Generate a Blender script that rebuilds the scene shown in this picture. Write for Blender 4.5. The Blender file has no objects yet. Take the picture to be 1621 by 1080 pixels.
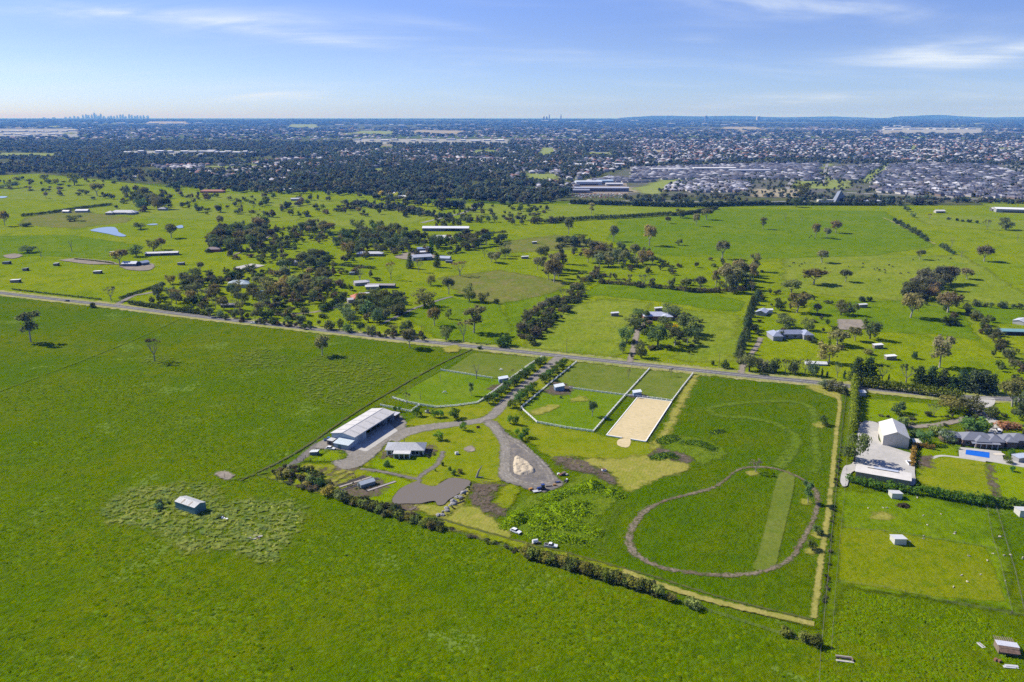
import bpy, bmesh, math, random
import numpy as np
from mathutils import Vector, Matrix

# ------------------------------------------------------------------ camera, world, sun, exposure
R = math.radians
scene = bpy.context.scene
COL = scene.collection
EYE = 155.0                     # flying height of the drone, metres
FPX, CX, CY, HORIZON = 1621*28/36, 810.5, 540.0, 187.0
PITCH = math.atan((CY-HORIZON)/FPX)
cam = bpy.data.cameras.new('camera'); camo = bpy.data.objects.new('camera', cam); COL.objects.link(camo)
cam.lens = 28; cam.sensor_width = 36; cam.clip_start = 1; cam.clip_end = 400000
camo.location = (0, 0, EYE); camo.rotation_euler = (R(90)-PITCH, 0, 0)
scene.camera = camo
SUN_EL, SUN_AZ = 40.0, -65.0    # azimuth from +Y towards +X
sunvec = Vector((math.sin(R(SUN_AZ))*math.cos(R(SUN_EL)), math.cos(R(SUN_AZ))*math.cos(R(SUN_EL)), math.sin(R(SUN_EL))))
sl = bpy.data.lights.new('sun', 'SUN'); sl.energy = 5.0; sl.angle = R(0.5); sl.color = (1, .95, .87)
so = bpy.data.objects.new('sun', sl); COL.objects.link(so)
so.rotation_euler = (-sunvec).to_track_quat('-Z', 'Y').to_euler()
world = bpy.data.worlds.new('World'); scene.world = world; world.use_nodes = True
wn = world.node_tree; wn.nodes.clear()
def N(nt, t, **kw):
    n = nt.nodes.new(t)
    for k, v in kw.items(): setattr(n, k, v)
    return n
def L(nt, a, b): nt.links.new(a, b)
sky = N(wn, 'ShaderNodeTexSky', sky_type='NISHITA', sun_disc=False)
sky.sun_elevation = R(SUN_EL); sky.sun_rotation = R(SUN_AZ % 360)
sky.altitude = 150; sky.air_density = 1.0; sky.dust_density = 0.4; sky.ozone_density = 3.0
wout = N(wn, 'ShaderNodeOutputWorld'); wbg = N(wn, 'ShaderNodeBackground'); wbg.inputs['Strength'].default_value = 0.056
# thin cirrus over the sky, laid on a plane high overhead (direction / elevation)
tc = N(wn, 'ShaderNodeTexCoord'); sep = N(wn, 'ShaderNodeSeparateXYZ'); L(wn, tc.outputs['Generated'], sep.inputs[0])
zz = N(wn, 'ShaderNodeMath', operation='MAXIMUM'); L(wn, sep.outputs['Z'], zz.inputs[0]); zz.inputs[1].default_value = 0.0
zs = N(wn, 'ShaderNodeMath', operation='ADD'); L(wn, zz.outputs[0], zs.inputs[0]); zs.inputs[1].default_value = 0.10
dv = N(wn, 'ShaderNodeVectorMath', operation='DIVIDE'); L(wn, tc.outputs['Generated'], dv.inputs[0])
cmb = N(wn, 'ShaderNodeCombineXYZ'); [L(wn, zs.outputs[0], cmb.inputs[i]) for i in range(3)]; L(wn, cmb.outputs[0], dv.inputs[1])
def cloud(scale, rot, loc, detail, dist, lo, hi):
    mp = N(wn, 'ShaderNodeMapping'); mp.inputs['Scale'].default_value = scale; mp.inputs['Rotation'].default_value = (0, 0, R(rot)); mp.inputs['Location'].default_value = loc
    L(wn, dv.outputs[0], mp.inputs[0])
    nz = N(wn, 'ShaderNodeTexNoise'); nz.inputs['Scale'].default_value = 1.0; nz.inputs['Detail'].default_value = detail
    nz.inputs['Roughness'].default_value = .58; nz.inputs['Distortion'].default_value = dist; L(wn, mp.outputs[0], nz.inputs['Vector'])
    mr = N(wn, 'ShaderNodeMapRange', interpolation_type='SMOOTHSTEP'); mr.inputs['From Min'].default_value = lo; mr.inputs['From Max'].default_value = hi
    L(wn, nz.outputs['Fac'], mr.inputs['Value']); return mr.outputs[0]
def wm(op, a, b=None):
    n = N(wn, 'ShaderNodeMath', operation=op)
    for i, v in enumerate((a, b)):
        if v is None: continue
        if isinstance(v, (int, float)): n.inputs[i].default_value = v
        else: L(wn, v, n.inputs[i])
    return n.outputs[0]
yy = wm('MAXIMUM', sep.outputs['Y'], .05); du, dvv = wm('DIVIDE', sep.outputs['X'], yy), wm('DIVIDE', sep.outputs['Z'], yy)
fine = cloud((.45, .8, 1), 20, (.35, 1.9, 0), 9, 1.1, .40, .76); soft = cloud((.8, 1.5, 1), -8, (5.3, .6, 0), 7, .6, .34, .72)
tot = wm('MULTIPLY', wm('MULTIPLY', fine, soft), .22)
# banks of cirrus: azimuth, height, half width, half height (tangents), tilt, amount
for u0, v0, su, sv, tl, am in [(-.355, .113, .17, .014, -.04, 1.7), (-.29, .099, .11, .006, -.13, 1.3), (-.30, .026, .09, .011, 0, 1.0), (.50, .066, .10, .011, .02, 1.3), (.52, .086, .05, .010, .1, .7), (.34, .125, .14, .012, -.05, 1.2), (.37, .023, .16, .009, .05, .7), (-.085, .106, .06, .005, -.14, .8), (.60, .078, .09, .008, .22, .7), (.225, .090, .03, .006, 0, .6), (-.55, .06, .2, .03, 0, .3)]:
    a_ = wm('SUBTRACT', du, u0); b_ = wm('SUBTRACT', wm('SUBTRACT', dvv, v0), wm('MULTIPLY', a_, tl))
    q_ = wm('ADD', wm('POWER', wm('ABSOLUTE', wm('DIVIDE', a_, su)), 2.0), wm('POWER', wm('ABSOLUTE', wm('DIVIDE', b_, sv)), 2.0))
    tot = wm('ADD', tot, wm('MULTIPLY', wm('EXPONENT', wm('MULTIPLY', q_, -1.0)), wm('MULTIPLY', wm('ADD', wm('MULTIPLY', fine, .75), wm('MULTIPLY', soft, .35)), am)))
cm3 = N(wn, 'ShaderNodeMath', operation='MINIMUM'); L(wn, tot, cm3.inputs[0]); cm3.inputs[1].default_value = .9
mixc = N(wn, 'ShaderNodeMixRGB'); L(wn, cm3.outputs[0], mixc.inputs['Fac']); mixc.inputs['Color2'].default_value = (10.5, 11.8, 13.6, 1)
skc = N(wn, 'ShaderNodeMixRGB', blend_type='MULTIPLY'); skc.inputs['Fac'].default_value = 1; L(wn, sky.outputs[0], skc.inputs['Color1']); skc.inputs['Color2'].default_value = (0.965, 1.085, 1.82, 1); hzr = N(wn, 'ShaderNodeMapRange', interpolation_type='SMOOTHSTEP'); hzr.inputs['From Min'].default_value = 0; hzr.inputs['From Max'].default_value = .10; L(wn, sep.outputs['Z'], hzr.inputs['Value'])
hzm = N(wn, 'ShaderNodeMixRGB'); hzm.inputs['Color1'].default_value = (1.15, 1.32, 1.36, 1); hzm.inputs['Color2'].default_value = (1.03, 1.03, 1.03, 1); L(wn, hzr.outputs[0], hzm.inputs['Fac'])
sk2 = N(wn, 'ShaderNodeMixRGB', blend_type='MULTIPLY'); sk2.inputs['Fac'].default_value = 1; L(wn, skc.outputs[0], sk2.inputs['Color1']); L(wn, hzm.outputs[0], sk2.inputs['Color2']); L(wn, sk2.outputs[0], mixc.inputs['Color1'])
L(wn, mixc.outputs[0], wbg.inputs['Color']); L(wn, wbg.outputs[0], wout.inputs['Surface'])
scene.view_settings.view_transform = 'Standard'; scene.view_settings.look = 'None'
scene.view_settings.exposure = 0.46; scene.view_settings.gamma = 1.0; scene.view_settings.use_curve_mapping = False
scene.cycles.transparent_max_bounces = 24; scene.cycles.max_bounces = 5; scene.cycles.diffuse_bounces = 2; scene.cycles.volume_bounces = 0
scene.cycles.volume_step_rate = 4; scene.cycles.use_denoising = False

# ------------------------------------------------------------------ helpers
random.seed(7); rng = np.random.default_rng(7)
U = random.uniform
def ZF(y):
    """the far country climbs gently away from the camera: height of the land at distance y"""
    t = np.clip((np.asarray(y, float)-6500)/21500, 0, 1); return 128*t*t*(3-2*t)
def G(px, py, z=None):
    """photo pixel -> point of the ground (or of the level z) it shows"""
    if z is None:
        z = 0.0
        if py < 214:
            for _ in range(14): z = .5*z+.5*float(ZF(G(px, py, z).y))
    x, y = (px-CX)/FPX, (CY-py)/FPX; c, s = math.cos(PITCH), math.sin(PITCH)
    d = Vector((x, c+y*s, -s+y*c)); return Vector((0, 0, EYE))+d*((z-EYE)/d.z)
def HT(px, py, ytop):
    """height of an upright thing whose foot and top are seen at py and ytop"""
    b = G(px, py); y = (CY-ytop)/FPX; c, s = math.cos(PITCH), math.sin(PITCH)
    return EYE+(b.y/(c+y*s))*(-s+y*c)
def MPP(px, py):
    b = G(px, py); c, s = math.cos(PITCH), math.sin(PITCH)
    return (b.y*c+EYE*s)/FPX
def tag(o, label, cat=None, group=None, kind=None):
    if label: o['label'] = label
    if cat: o['category'] = cat
    if group: o['group'] = group
    if kind: o['kind'] = kind
    return o
def empty(name, loc=(0, 0, 0), rz=0.0):
    o = bpy.data.objects.new(name, None); COL.objects.link(o); o.location = loc; o.rotation_euler = (0, 0, rz); return o
def link(name, me, parent=None, mat=None):
    o = bpy.data.objects.new(name, me); COL.objects.link(o)
    if parent: o.parent = parent
    if mat and not me.materials: me.materials.append(mat)
    return o
class MB:
    def __init__(s): s.v = []; s.f = []
    def poly(s, pts):
        n = len(s.v); s.v += [tuple(p) for p in pts]; s.f.append(tuple(range(n, n+len(pts)))); return s
    def box(s, c, d, rz=0.0):
        cx, cy, cz = c; dx, dy, dz = d[0]/2, d[1]/2, d[2]/2; n = len(s.v); co, si = math.cos(rz), math.sin(rz)
        for z in (-dz, dz):
            for x, y in ((-dx, -dy), (dx, -dy), (dx, dy), (-dx, dy)): s.v.append((cx+x*co-y*si, cy+x*si+y*co, cz+z))
        s.f += [tuple(n+i for i in q) for q in ((3, 2, 1, 0), (4, 5, 6, 7), (0, 1, 5, 4), (1, 2, 6, 5), (2, 3, 7, 6), (3, 0, 4, 7))]; return s
    def prism(s, pts, vec):
        """closed solid: polygon swept along vec"""
        n = len(s.v); k = len(pts); a = [Vector(p) for p in pts]; w = Vector(vec)
        s.v += [tuple(p) for p in a]+[tuple(p+w) for p in a]
        s.f += [tuple(range(n+k-1, n-1, -1)), tuple(range(n+k, n+2*k))]+[(n+i, n+(i+1) % k, n+k+(i+1) % k, n+k+i) for i in range(k)]; return s
    def tube(s, p, q, r0, r1, k=6, cap=True):
        p, q = Vector(p), Vector(q); d = (q-p).normalized(); a = d.orthogonal().normalized(); b = d.cross(a); n = len(s.v)
        for c, r in ((p, r0), (q, r1)):
            for i in range(k):
                t = 2*math.pi*i/k; s.v.append(tuple(c+a*(math.cos(t)*r)+b*(math.sin(t)*r)))
        s.f += [(n+i, n+(i+1) % k, n+k+(i+1) % k, n+k+i) for i in range(k)]
        if cap: s.f += [tuple(range(n+k-1, n-1, -1)), tuple(range(n+k, n+2*k))]
        return s
    def ball(s, c, r, nu=8, nv=5, jit=0.0):
        n = len(s.v); rx, ry, rz = (r, r, r) if not hasattr(r, '__len__') else r
        s.v.append((c[0], c[1], c[2]-rz))
        for j in range(1, nv):
            t = math.pi*j/nv
            for i in range(nu):
                p = 2*math.pi*i/nu; k = 1+U(-jit, jit)
                s.v.append((c[0]+rx*k*math.sin(t)*math.cos(p), c[1]+ry*k*math.sin(t)*math.sin(p), c[2]-rz*k*math.cos(t)))
        s.v.append((c[0], c[1], c[2]+rz)); m = len(s.v)-1
        for i in range(nu): s.f.append((n, n+1+(i+1) % nu, n+1+i)); s.f.append((m, m-nu+i, m-nu+(i+1) % nu))
        for j in range(nv-2):
            for i in range(nu):
                a = n+1+j*nu; s.f.append((a+i, a+(i+1) % nu, a+nu+(i+1) % nu, a+nu+i))
        return s
    def mesh(s, name, mat=None, smooth=False):
        me = bpy.data.meshes.new(name); me.from_pydata(s.v, [], s.f)
        if mat: me.materials.append(mat)
        if smooth: me.polygons.foreach_set('use_smooth', [True]*len(me.polygons))
        me.update(); return me
    def build(s, name, mat, parent=None, smooth=False): return link(name, s.mesh(name, mat, smooth), parent)
def np_mesh(name, v, quads, mat, col=None, fcol=None):
    """mesh of quads (or tris) straight from arrays; col = colour per vertex"""
    me = bpy.data.meshes.new(name); k = quads.shape[1]; nf = len(quads)
    me.vertices.add(len(v)); me.vertices.foreach_set('co', np.asarray(v, np.float32).ravel())
    me.loops.add(nf*k); me.loops.foreach_set('vertex_index', quads.astype(np.int32).ravel())
    me.polygons.add(nf); me.polygons.foreach_set('loop_start', (np.arange(nf)*k).astype(np.int32))
    try: me.polygons.foreach_set('loop_total', np.full(nf, k, np.int32))
    except Exception: pass
    if col is not None:
        a = me.attributes.new('tint', 'FLOAT_COLOR', 'POINT'); c4 = np.ones((len(v), 4), np.float32); c4[:, :3] = col; a.data.foreach_set('color', c4.ravel())
    me.materials.append(mat); me.update(calc_edges=True); me.validate(); return me
def resample(pts, step, closed=False, smooth=True):
    """Catmull-Rom through the points, about one point per step"""
    P = [Vector((p[0], p[1])) for p in pts]; n = len(P); out = []
    rngi = range(n if closed else n-1)
    for i in rngi:
        a, b = P[i], P[(i+1) % n]
        if closed: p0, p3 = P[(i-1) % n], P[(i+2) % n]
        else: p0 = P[i-1] if i > 0 else a*2-b; p3 = P[i+2] if i+2 < n else b*2-a
        m = max(1, int((b-a).length/step+.5))
        for j in range(m):
            t = j/m
            if smooth: out.append(.5*((2*a)+(b-p0)*t+(2*p0-5*a+4*b-p3)*t*t+(3*a-p0-3*b+p3)*t**3))
            else: out.append(a.lerp(b, t))
    if not closed: out.append(P[-1])
    return out
def inside(pts, poly):
    x, y = pts[:, 0], pts[:, 1]; r = np.zeros(len(pts), bool); n = len(poly)
    for i in range(n):
        x0, y0 = poly[i]; x1, y1 = poly[(i+1) % n]
        if y0 == y1: continue
        r ^= ((y0 > y) != (y1 > y)) & (x < (x1-x0)*(y-y0)/(y1-y0)+x0)
    return r
def sdist(pts, poly):
    d = np.full(len(pts), 1e9); n = len(poly)
    for i in range(n):
        a = np.array(poly[i]); b = np.array(poly[(i+1) % n]); e = b-a; w = pts-a
        t = np.clip((w@e)/max(e@e, 1e-9), 0, 1); d = np.minimum(d, np.hypot(*(w-t[:, None]*e).T))
    return np.where(inside(pts, poly), d, -d)
def gpoly(px): return [tuple(G(*p)[:2]) for p in px]

# ------------------------------------------------------------------ materials
def new_mat(name):
    m = bpy.data.materials.new(name); m.use_nodes = True; nt = m.node_tree; p = nt.nodes['Principled BSDF']; return m, nt, p
def noise(nt, vec, scale, detail=3, rough=.55, dist=0.0):
    n = N(nt, 'ShaderNodeTexNoise'); n.inputs['Scale'].default_value = scale; n.inputs['Detail'].default_value = detail
    n.inputs['Roughness'].default_value = rough; n.inputs['Distortion'].default_value = dist
    if vec is not None: L(nt, vec, n.inputs['Vector'])
    return n.outputs['Fac']
def maprange(nt, v, a, b, c=0.0, d=1.0, smooth=True):
    n = N(nt, 'ShaderNodeMapRange', interpolation_type='SMOOTHSTEP' if smooth else 'LINEAR')
    for i, k in enumerate((a, b, c, d)): n.inputs[i+1].default_value = k
    L(nt, v, n.inputs[0]); return n.outputs[0]
def mix(nt, f, a, b, mode='MIX'):
    n = N(nt, 'ShaderNodeMixRGB', blend_type=mode)
    for s, v in (('Fac', f), ('Color1', a), ('Color2', b)):
        if isinstance(v, (int, float)): n.inputs[s].default_value = v
        elif isinstance(v, tuple): n.inputs[s].default_value = (*v[:3], 1)
        else: L(nt, v, n.inputs[s])
    return n.outputs[0]
def mth(nt, op, a, b):
    n = N(nt, 'ShaderNodeMath', operation=op)
    for i, v in enumerate((a, b)):
        if isinstance(v, (int, float)): n.inputs[i].default_value = v
        else: L(nt, v, n.inputs[i])
    return n.outputs[0]
def ground_mat(name, c1, c2, c3, big=70., mid=9., fine=1.1, bump=.5, rag=1.0, ragscale=.35, soft=.6, rough=.95, alpha=True, cover=1.0, speck=None, bumpd=.5, stripes=None, patchy=.0):
    """ground cover: two tones in big drifts, a third in tufts, bumps of tuft size, and a ragged edge taken from the distance-to-edge attribute"""
    m, nt, p = new_mat(name); p.inputs['Roughness'].default_value = rough; p.inputs['Specular IOR Level'].default_value = 0
    g = N(nt, 'ShaderNodeNewGeometry').outputs['Position']
    a = maprange(nt, noise(nt, g, 1/big, 4, .6), .36, .64); b = maprange(nt, noise(nt, g, 1/mid, 3, .6, .4), .45, .72)
    col = mix(nt, a, c1, c2); col = mix(nt, b, col, c3)
    if patchy:
        pn = noise(nt, g, 1/(mid*.45), 5, .72, .8); col = mix(nt, maprange(nt, pn, .42, .74, 0, patchy), col, mix(nt, 1.0, col, (.62, .62, .60), 'MULTIPLY'))
        pn2 = noise(nt, g, 1/(mid*1.7), 5, .7, .5); col = mix(nt, maprange(nt, pn2, .48, .76, 0, patchy), col, mix(nt, 1.0, col, (1.3, 1.22, 1.25), 'MULTIPLY'))
    if stripes:
        mp = N(nt, 'ShaderNodeMapping'); mp.inputs['Rotation'].default_value = (0, 0, R(stripes[0])); L(nt, g, mp.inputs[0]); w_ = N(nt, 'ShaderNodeTexWave'); w_.inputs['Scale'].default_value = .31/stripes[1]; w_.inputs['Distortion'].default_value = 1.2; w_.inputs['Detail'].default_value = 2; w_.inputs['Detail Scale'].default_value = .4; L(nt, mp.outputs[0], w_.inputs['Vector'])
        col = mix(nt, maprange(nt, w_.outputs['Fac'], .3, .7, 0, stripes[2]), col, mix(nt, 1.0, col, (.74, .80, .7), 'MULTIPLY'))
    f1 = noise(nt, g, 1/fine, 3, .6); f2 = noise(nt, g, .28/fine, 3, .6)
    col = mix(nt, maprange(nt, f1, .36, .68, .0, .4), col, mix(nt, 1.0, col, (.5, .55, .5), 'MULTIPLY'))
    if speck:
        col = mix(nt, maprange(nt, mth(nt, 'MULTIPLY', noise(nt, g, speck[1], 2, .7), maprange(nt, noise(nt, g, speck[1]/14, 3), .4, .7)), speck[2], speck[2]+.12), col, speck[0])
    L(nt, col, p.inputs['Base Color'])
    if bump:
        h = mth(nt, 'ADD', mth(nt, 'MULTIPLY', f1, .5), f2)
        bn = N(nt, 'ShaderNodeBump'); bn.inputs['Strength'].default_value = bump; bn.inputs['Distance'].default_value = bumpd*fine*2
        L(nt, h, bn.inputs['Height']); L(nt, bn.outputs[0], p.inputs['Normal'])
    if alpha:
        at = N(nt, 'ShaderNodeAttribute', attribute_name='sd').outputs['Fac']
        r = mth(nt, 'MULTIPLY', mth(nt, 'SUBTRACT', noise(nt, g, ragscale, 4, .65), .5), rag*2.5)
        al = maprange(nt, mth(nt, 'ADD', at, r), -soft/2, soft/2)
        if cover < 1: al = mth(nt, 'MULTIPLY', al, maprange(nt, noise(nt, g, 1/(fine*2.5), 4, .7, .6), .62-cover*.35, .72-cover*.2))
        L(nt, al, p.inputs['Alpha'])
    return m
def plain(name, c, rough=.6, var=.12, scale=1.5, metal=0.0, spec=.4, wave=None, objcol=False, bump=0.0):
    """paint, metal, timber: base colour with slow weathering, optional sheet ribs as bump"""
    m, nt, p = new_mat(name); p.inputs['Roughness'].default_value = rough; p.inputs['Metallic'].default_value = metal; p.inputs['Specular IOR Level'].default_value = spec
    tcx = N(nt, 'ShaderNodeTexCoord').outputs['Object']
    base = N(nt, 'ShaderNodeObjectInfo').outputs['Color'] if objcol else c
    n = noise(nt, tcx, scale, 4, .65)
    col = mix(nt, maprange(nt, n, .3, .7), mix(nt, 1.0, base, (1-var,)*3, 'MULTIPLY'), base)
    L(nt, col, p.inputs['Base Color'])
    if wave or bump:
        bn = N(nt, 'ShaderNodeBump'); bn.inputs['Strength'].default_value = .5
        if wave:
            w = N(nt, 'ShaderNodeTexWave', bands_direction=wave[0]); w.inputs['Scale'].default_value = wave[1]; L(nt, tcx, w.inputs['Vector']); L(nt, w.outputs['Fac'], bn.inputs['Height']); bn.inputs['Distance'].default_value = .05
        else: L(nt, noise(nt, tcx, bump, 4), bn.inputs['Height']); bn.inputs['Distance'].default_value = .1
        L(nt, bn.outputs[0], p.inputs['Normal'])
    return m
def leaf_mat(name, attr=False):
    m, nt, p = new_mat(name); p.inputs['Roughness'].default_value = .75; p.inputs['Specular IOR Level'].default_value = .02
    if attr: base = N(nt, 'ShaderNodeAttribute', attribute_name='tint').outputs['Color']
    else: base = N(nt, 'ShaderNodeObjectInfo').outputs['Color']
    g = N(nt, 'ShaderNodeNewGeometry')
    n = noise(nt, g.outputs['Position'], .55, 2)
    col = mix(nt, maprange(nt, n, .35, .65), mix(nt, 1.0, base, (.6, .62, .6), 'MULTIPLY'), mix(nt, 1.0, base, (1.35, 1.3, 1.2), 'MULTIPLY'))
    d_ = N(nt, 'ShaderNodeBsdfDiffuse'); t_ = N(nt, 'ShaderNodeBsdfTranslucent'); ms = N(nt, 'ShaderNodeMixShader'); ms.inputs[0].default_value = .5
    L(nt, col, d_.inputs['Color']); L(nt, mix(nt, 1.0, col, (1.15, 1.2, .7), 'MULTIPLY'), t_.inputs['Color']); L(nt, d_.outputs[0], ms.inputs[1]); L(nt, t_.outputs[0], ms.inputs[2])
    out = [n_ for n_ in nt.nodes if n_.type == 'OUTPUT_MATERIAL'][0]; nt.nodes.remove(p); L(nt, ms.outputs[0], out.inputs['Surface']); return m
def attr_mat(name, rough=.7, spec=.3):
    m, nt, p = new_mat(name); p.inputs['Roughness'].default_value = rough; p.inputs['Specular IOR Level'].default_value = spec
    L(nt, N(nt, 'ShaderNodeAttribute', attribute_name='tint').outputs['Color'], p.inputs['Base Color']); return m
M = {}
M['leaf'] = leaf_mat('leaves'); M['mass'] = leaf_mat('woodland_leaves', True); M['turf'] = attr_mat('turf_clumps', .95, 0); M['tint'] = attr_mat('tinted_surface')
M['bark'] = plain('gum_bark', (.46, .42, .36), .9, .35, 1.2); M['dark_bark'] = plain('dark_bark', (.09, .07, .055), .9, .3, 2)
M['dead_wood'] = plain('grey_dead_wood', (.27, .25, .23), .9, .3, 2)
M['white'] = plain('white_paint', (.78, .78, .76), .5, .1, .8); M['white_rail'] = plain('white_rail_paint', (.94, .92, .86), .5, .08, .8)
M['roof_obj'] = plain('roof_tiles', (.1, .1, .12), .55, .18, .25, objcol=True); M['wall_obj'] = plain('rendered_wall', (.5, .45, .4), .8, .12, .3, objcol=True)
M['glass'] = plain('window_glass', (.015, .02, .03), .08, .1, .5, spec=.6)
M['dark'] = plain('dark_opening', (.02, .02, .022), .8, .2, 1); M['tyre'] = plain('tyre_rubber', (.02, .02, .02), .85, .1, 3)
M['timber'] = plain('weathered_timber', (.22, .17, .12), .9, .3, 2); M['post_wood'] = plain('fence_post_timber', (.16, .14, .115), .9, .3, 2)
M['car_paint'] = plain('car_paint', (.5, .5, .5), .25, .03, 1, spec=.6, objcol=True); M['chrome'] = plain('headlight_glass', (.7, .7, .72), .15, .05, 1, spec=.7)
# ------------------------------------------------------------------ ground and everything flat on it
HAZE_D, HAZE_C = 5.5e-5, (.11, .35, 1.0)
ZL = [0.03]
def zlev(d=.003): ZL[0] += d; return ZL[0]
def patch(name, px, mat, step=2.0, margin=3.0, smooth=True, z=None, closed=True, sm_step=None):
    """flat piece of ground inside a pixel outline; carries the distance to its own edge"""
    poly = gpoly(px)
    if smooth: poly = [tuple(p) for p in resample(poly, sm_step or step*2, closed=True)]
    P = np.array(poly); lo, hi = P.min(0)-margin, P.max(0)+margin
    nx, ny = max(3, int((hi[0]-lo[0])/step)+2), max(3, int((hi[1]-lo[1])/step)+2)
    X, Y = np.meshgrid(np.linspace(lo[0], hi[0], nx), np.linspace(lo[1], hi[1], ny)); pts = np.c_[X.ravel(), Y.ravel()]
    sd = sdist(pts, poly); idx = np.arange(nx*ny).reshape(ny, nx)
    q = np.stack([idx[:-1, :-1], idx[:-1, 1:], idx[1:, 1:], idx[1:, :-1]], -1).reshape(-1, 4)
    q = q[(sd[q] > -margin).any(1)]
    used, inv = np.unique(q, return_inverse=True); q = inv.reshape(-1, 4)
    zz = zlev() if z is None else z
    v = np.c_[pts[used], zz*(1+np.clip(pts[used][:, 1]-5000, 0, None)/1500)+ZF(pts[used][:, 1])]
    me = np_mesh(name, v, q, mat); a = me.attributes.new('sd', 'FLOAT', 'POINT'); a.data.foreach_set('value', sd[used].astype(np.float32))
    return tag(link(name, me), None, kind='structure')
def ribbon(name, px, w, mat, step=4.0, margin=1.5, closed=False, smooth=True, z=None, world=False, off=0.0):
    pts = resample(px if world else gpoly(px), step, closed, smooth); n = len(pts)
    if off: pts = [p+Vector((-(pts[min(i+1, n-1)]-pts[max(i-1, 0)]).normalized().y, (pts[min(i+1, n-1)]-pts[max(i-1, 0)]).normalized().x))*off for i, p in enumerate(pts)]
    zz = zlev() if z is None else z
    v, sd, q = [], [], []
    for i, p in enumerate(pts):
        a = pts[(i-1) % n] if closed or i else p; b = pts[(i+1) % n] if closed or i < n-1 else p
        t = (b-a).normalized(); nn = Vector((-t.y, t.x)); ww = (w if not callable(w) else w(i/(n-1)))/2
        for o, s in ((-ww-margin, -margin), (0, ww), (ww+margin, -margin)): v.append((p.x+nn.x*o, p.y+nn.y*o, zz)); sd.append(s)
    for i in range(n if closed else n-1):
        j = (i+1) % n
        for k in (0, 1): q.append((3*i+k, 3*i+k+1, 3*j+k+1, 3*j+k))
    q = [tuple(reversed(f)) for f in q]
    me = np_mesh(name, np.array(v), np.array(q), mat); a = me.attributes.new('sd', 'FLOAT', 'POINT'); a.data.foreach_set('value', np.array(sd, np.float32))
    return tag(link(name, me), None, kind='structure')

GR = dict
lush = ground_mat('lush_pasture', (.076, .134, .0), (.114, .150, .001), (.066, .120, .0), big=85, mid=7, fine=1.5, bump=1.0, alpha=False, speck=((.13, .19, .025), .45, .45), bumpd=.32, patchy=.6)
g = MB(); S = 160000
YG = [-3000, 6000]+list(np.linspace(6500, 28000, 26))+[40000, S]
for y0, y1 in zip(YG[:-1], YG[1:]): g.poly([(-S, y0, float(ZF(y0))), (S, y0, float(ZF(y0))), (S, y1, float(ZF(y1))), (-S, y1, float(ZF(y1)))])
tag(g.build('ground', lush), None, kind='structure')
# far country: bush floor and suburbs
farfloor = ground_mat('far_bush_floor', (.07, .085, .03), (.10, .12, .035), (.13, .13, .06), big=260, mid=60, fine=14, bump=0, rag=60, ragscale=.008, soft=30)
estate = ground_mat('estate_streets_and_yards', (.12, .12, .115), (.095, .115, .045), (.17, .16, .135), big=60, mid=16, fine=5, bump=0, rag=10, ragscale=.03, soft=8)
mid_pasture = ground_mat('mid_pasture', (.165, .225, .001), (.20, .242, .004), (.132, .19, .001), big=120, mid=22, fine=3.5, bump=.35, rag=8, ragscale=.05, soft=6, patchy=.45)
pale_pasture = ground_mat('pale_pasture', (.18, .232, .014), (.212, .25, .024), (.15, .21, .010), big=110, mid=20, fine=3.5, bump=.35, rag=10, ragscale=.05, soft=8, patchy=.5, stripes=(75, 5, .18))
deep_pasture = ground_mat('deep_pasture', (.115, .188, .002), (.142, .203, .004), (.09, .158, .001), big=90, mid=16, fine=2.6, bump=.4, rag=6, ragscale=.08, soft=5, patchy=.45)
brown_pasture = ground_mat('rough_pasture', (.175, .185, .035), (.14, .17, .025), (.20, .18, .06), big=50, mid=14, fine=2.6, bump=.4, rag=8, ragscale=.08, soft=8, patchy=.6)
lawn = ground_mat('mown_lawn', (.195, .236, .006), (.23, .248, .012), (.155, .205, .004), big=30, mid=6, fine=.8, bump=.25, rag=4.5, ragscale=.25, soft=3, patchy=.55, stripes=(62, 1.6, .35))
fresh_lawn = ground_mat('watered_lawn', (.165, .235, .001), (.20, .255, .004), (.135, .205, .001), big=24, mid=6, fine=.8, bump=.25, rag=3, ragscale=.3, soft=2.5, patchy=.5)
straw = ground_mat('dry_mown_grass', (.305, .285, .055), (.26, .27, .035), (.345, .30, .075), big=22, mid=4, fine=.8, bump=.3, rag=4, ragscale=0.2, soft=3, patchy=.6, stripes=(20, 1.5, .3))
dull = ground_mat('grazed_paddock', (.135, .178, .020), (.16, .19, .03), (.115, .165, .018), big=26, mid=6, fine=.8, bump=.25, rag=.6, ragscale=.4, soft=.8, patchy=.6)
bright = ground_mat('watered_paddock', (.125, .205, .004), (.155, .22, .010), (.105, .18, .004), big=24, mid=6, fine=.8, bump=.3, rag=.6, ragscale=.4, soft=.8, patchy=.6)
gravel = ground_mat('grey_gravel', (.27, .245, .205), (.235, .215, .18), (.32, .29, .24), big=14, mid=3, fine=.5, bump=.3, rag=1.6, ragscale=.6, soft=1.4, patchy=.7)
gravel2 = ground_mat('dark_gravel', (.165, .152, .14), (.205, .185, .16), (.26, .225, .18), big=14, mid=3, fine=.5, bump=.3, rag=1.8, ragscale=.6, soft=1.6, patchy=.7)
asphalt = ground_mat('old_asphalt', (.22, .21, .20), (.245, .23, .22), (.195, .185, .18), big=40, mid=6, fine=.6, bump=.1, rag=.4, ragscale=.5, soft=.4, patchy=.5)
verge = ground_mat('dry_road_verge', (.34, .32, .11), (.25, .28, .06), (.38, .34, .16), big=26, mid=5, fine=1, bump=.3, rag=4, ragscale=.2, soft=2, patchy=.7)
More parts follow.
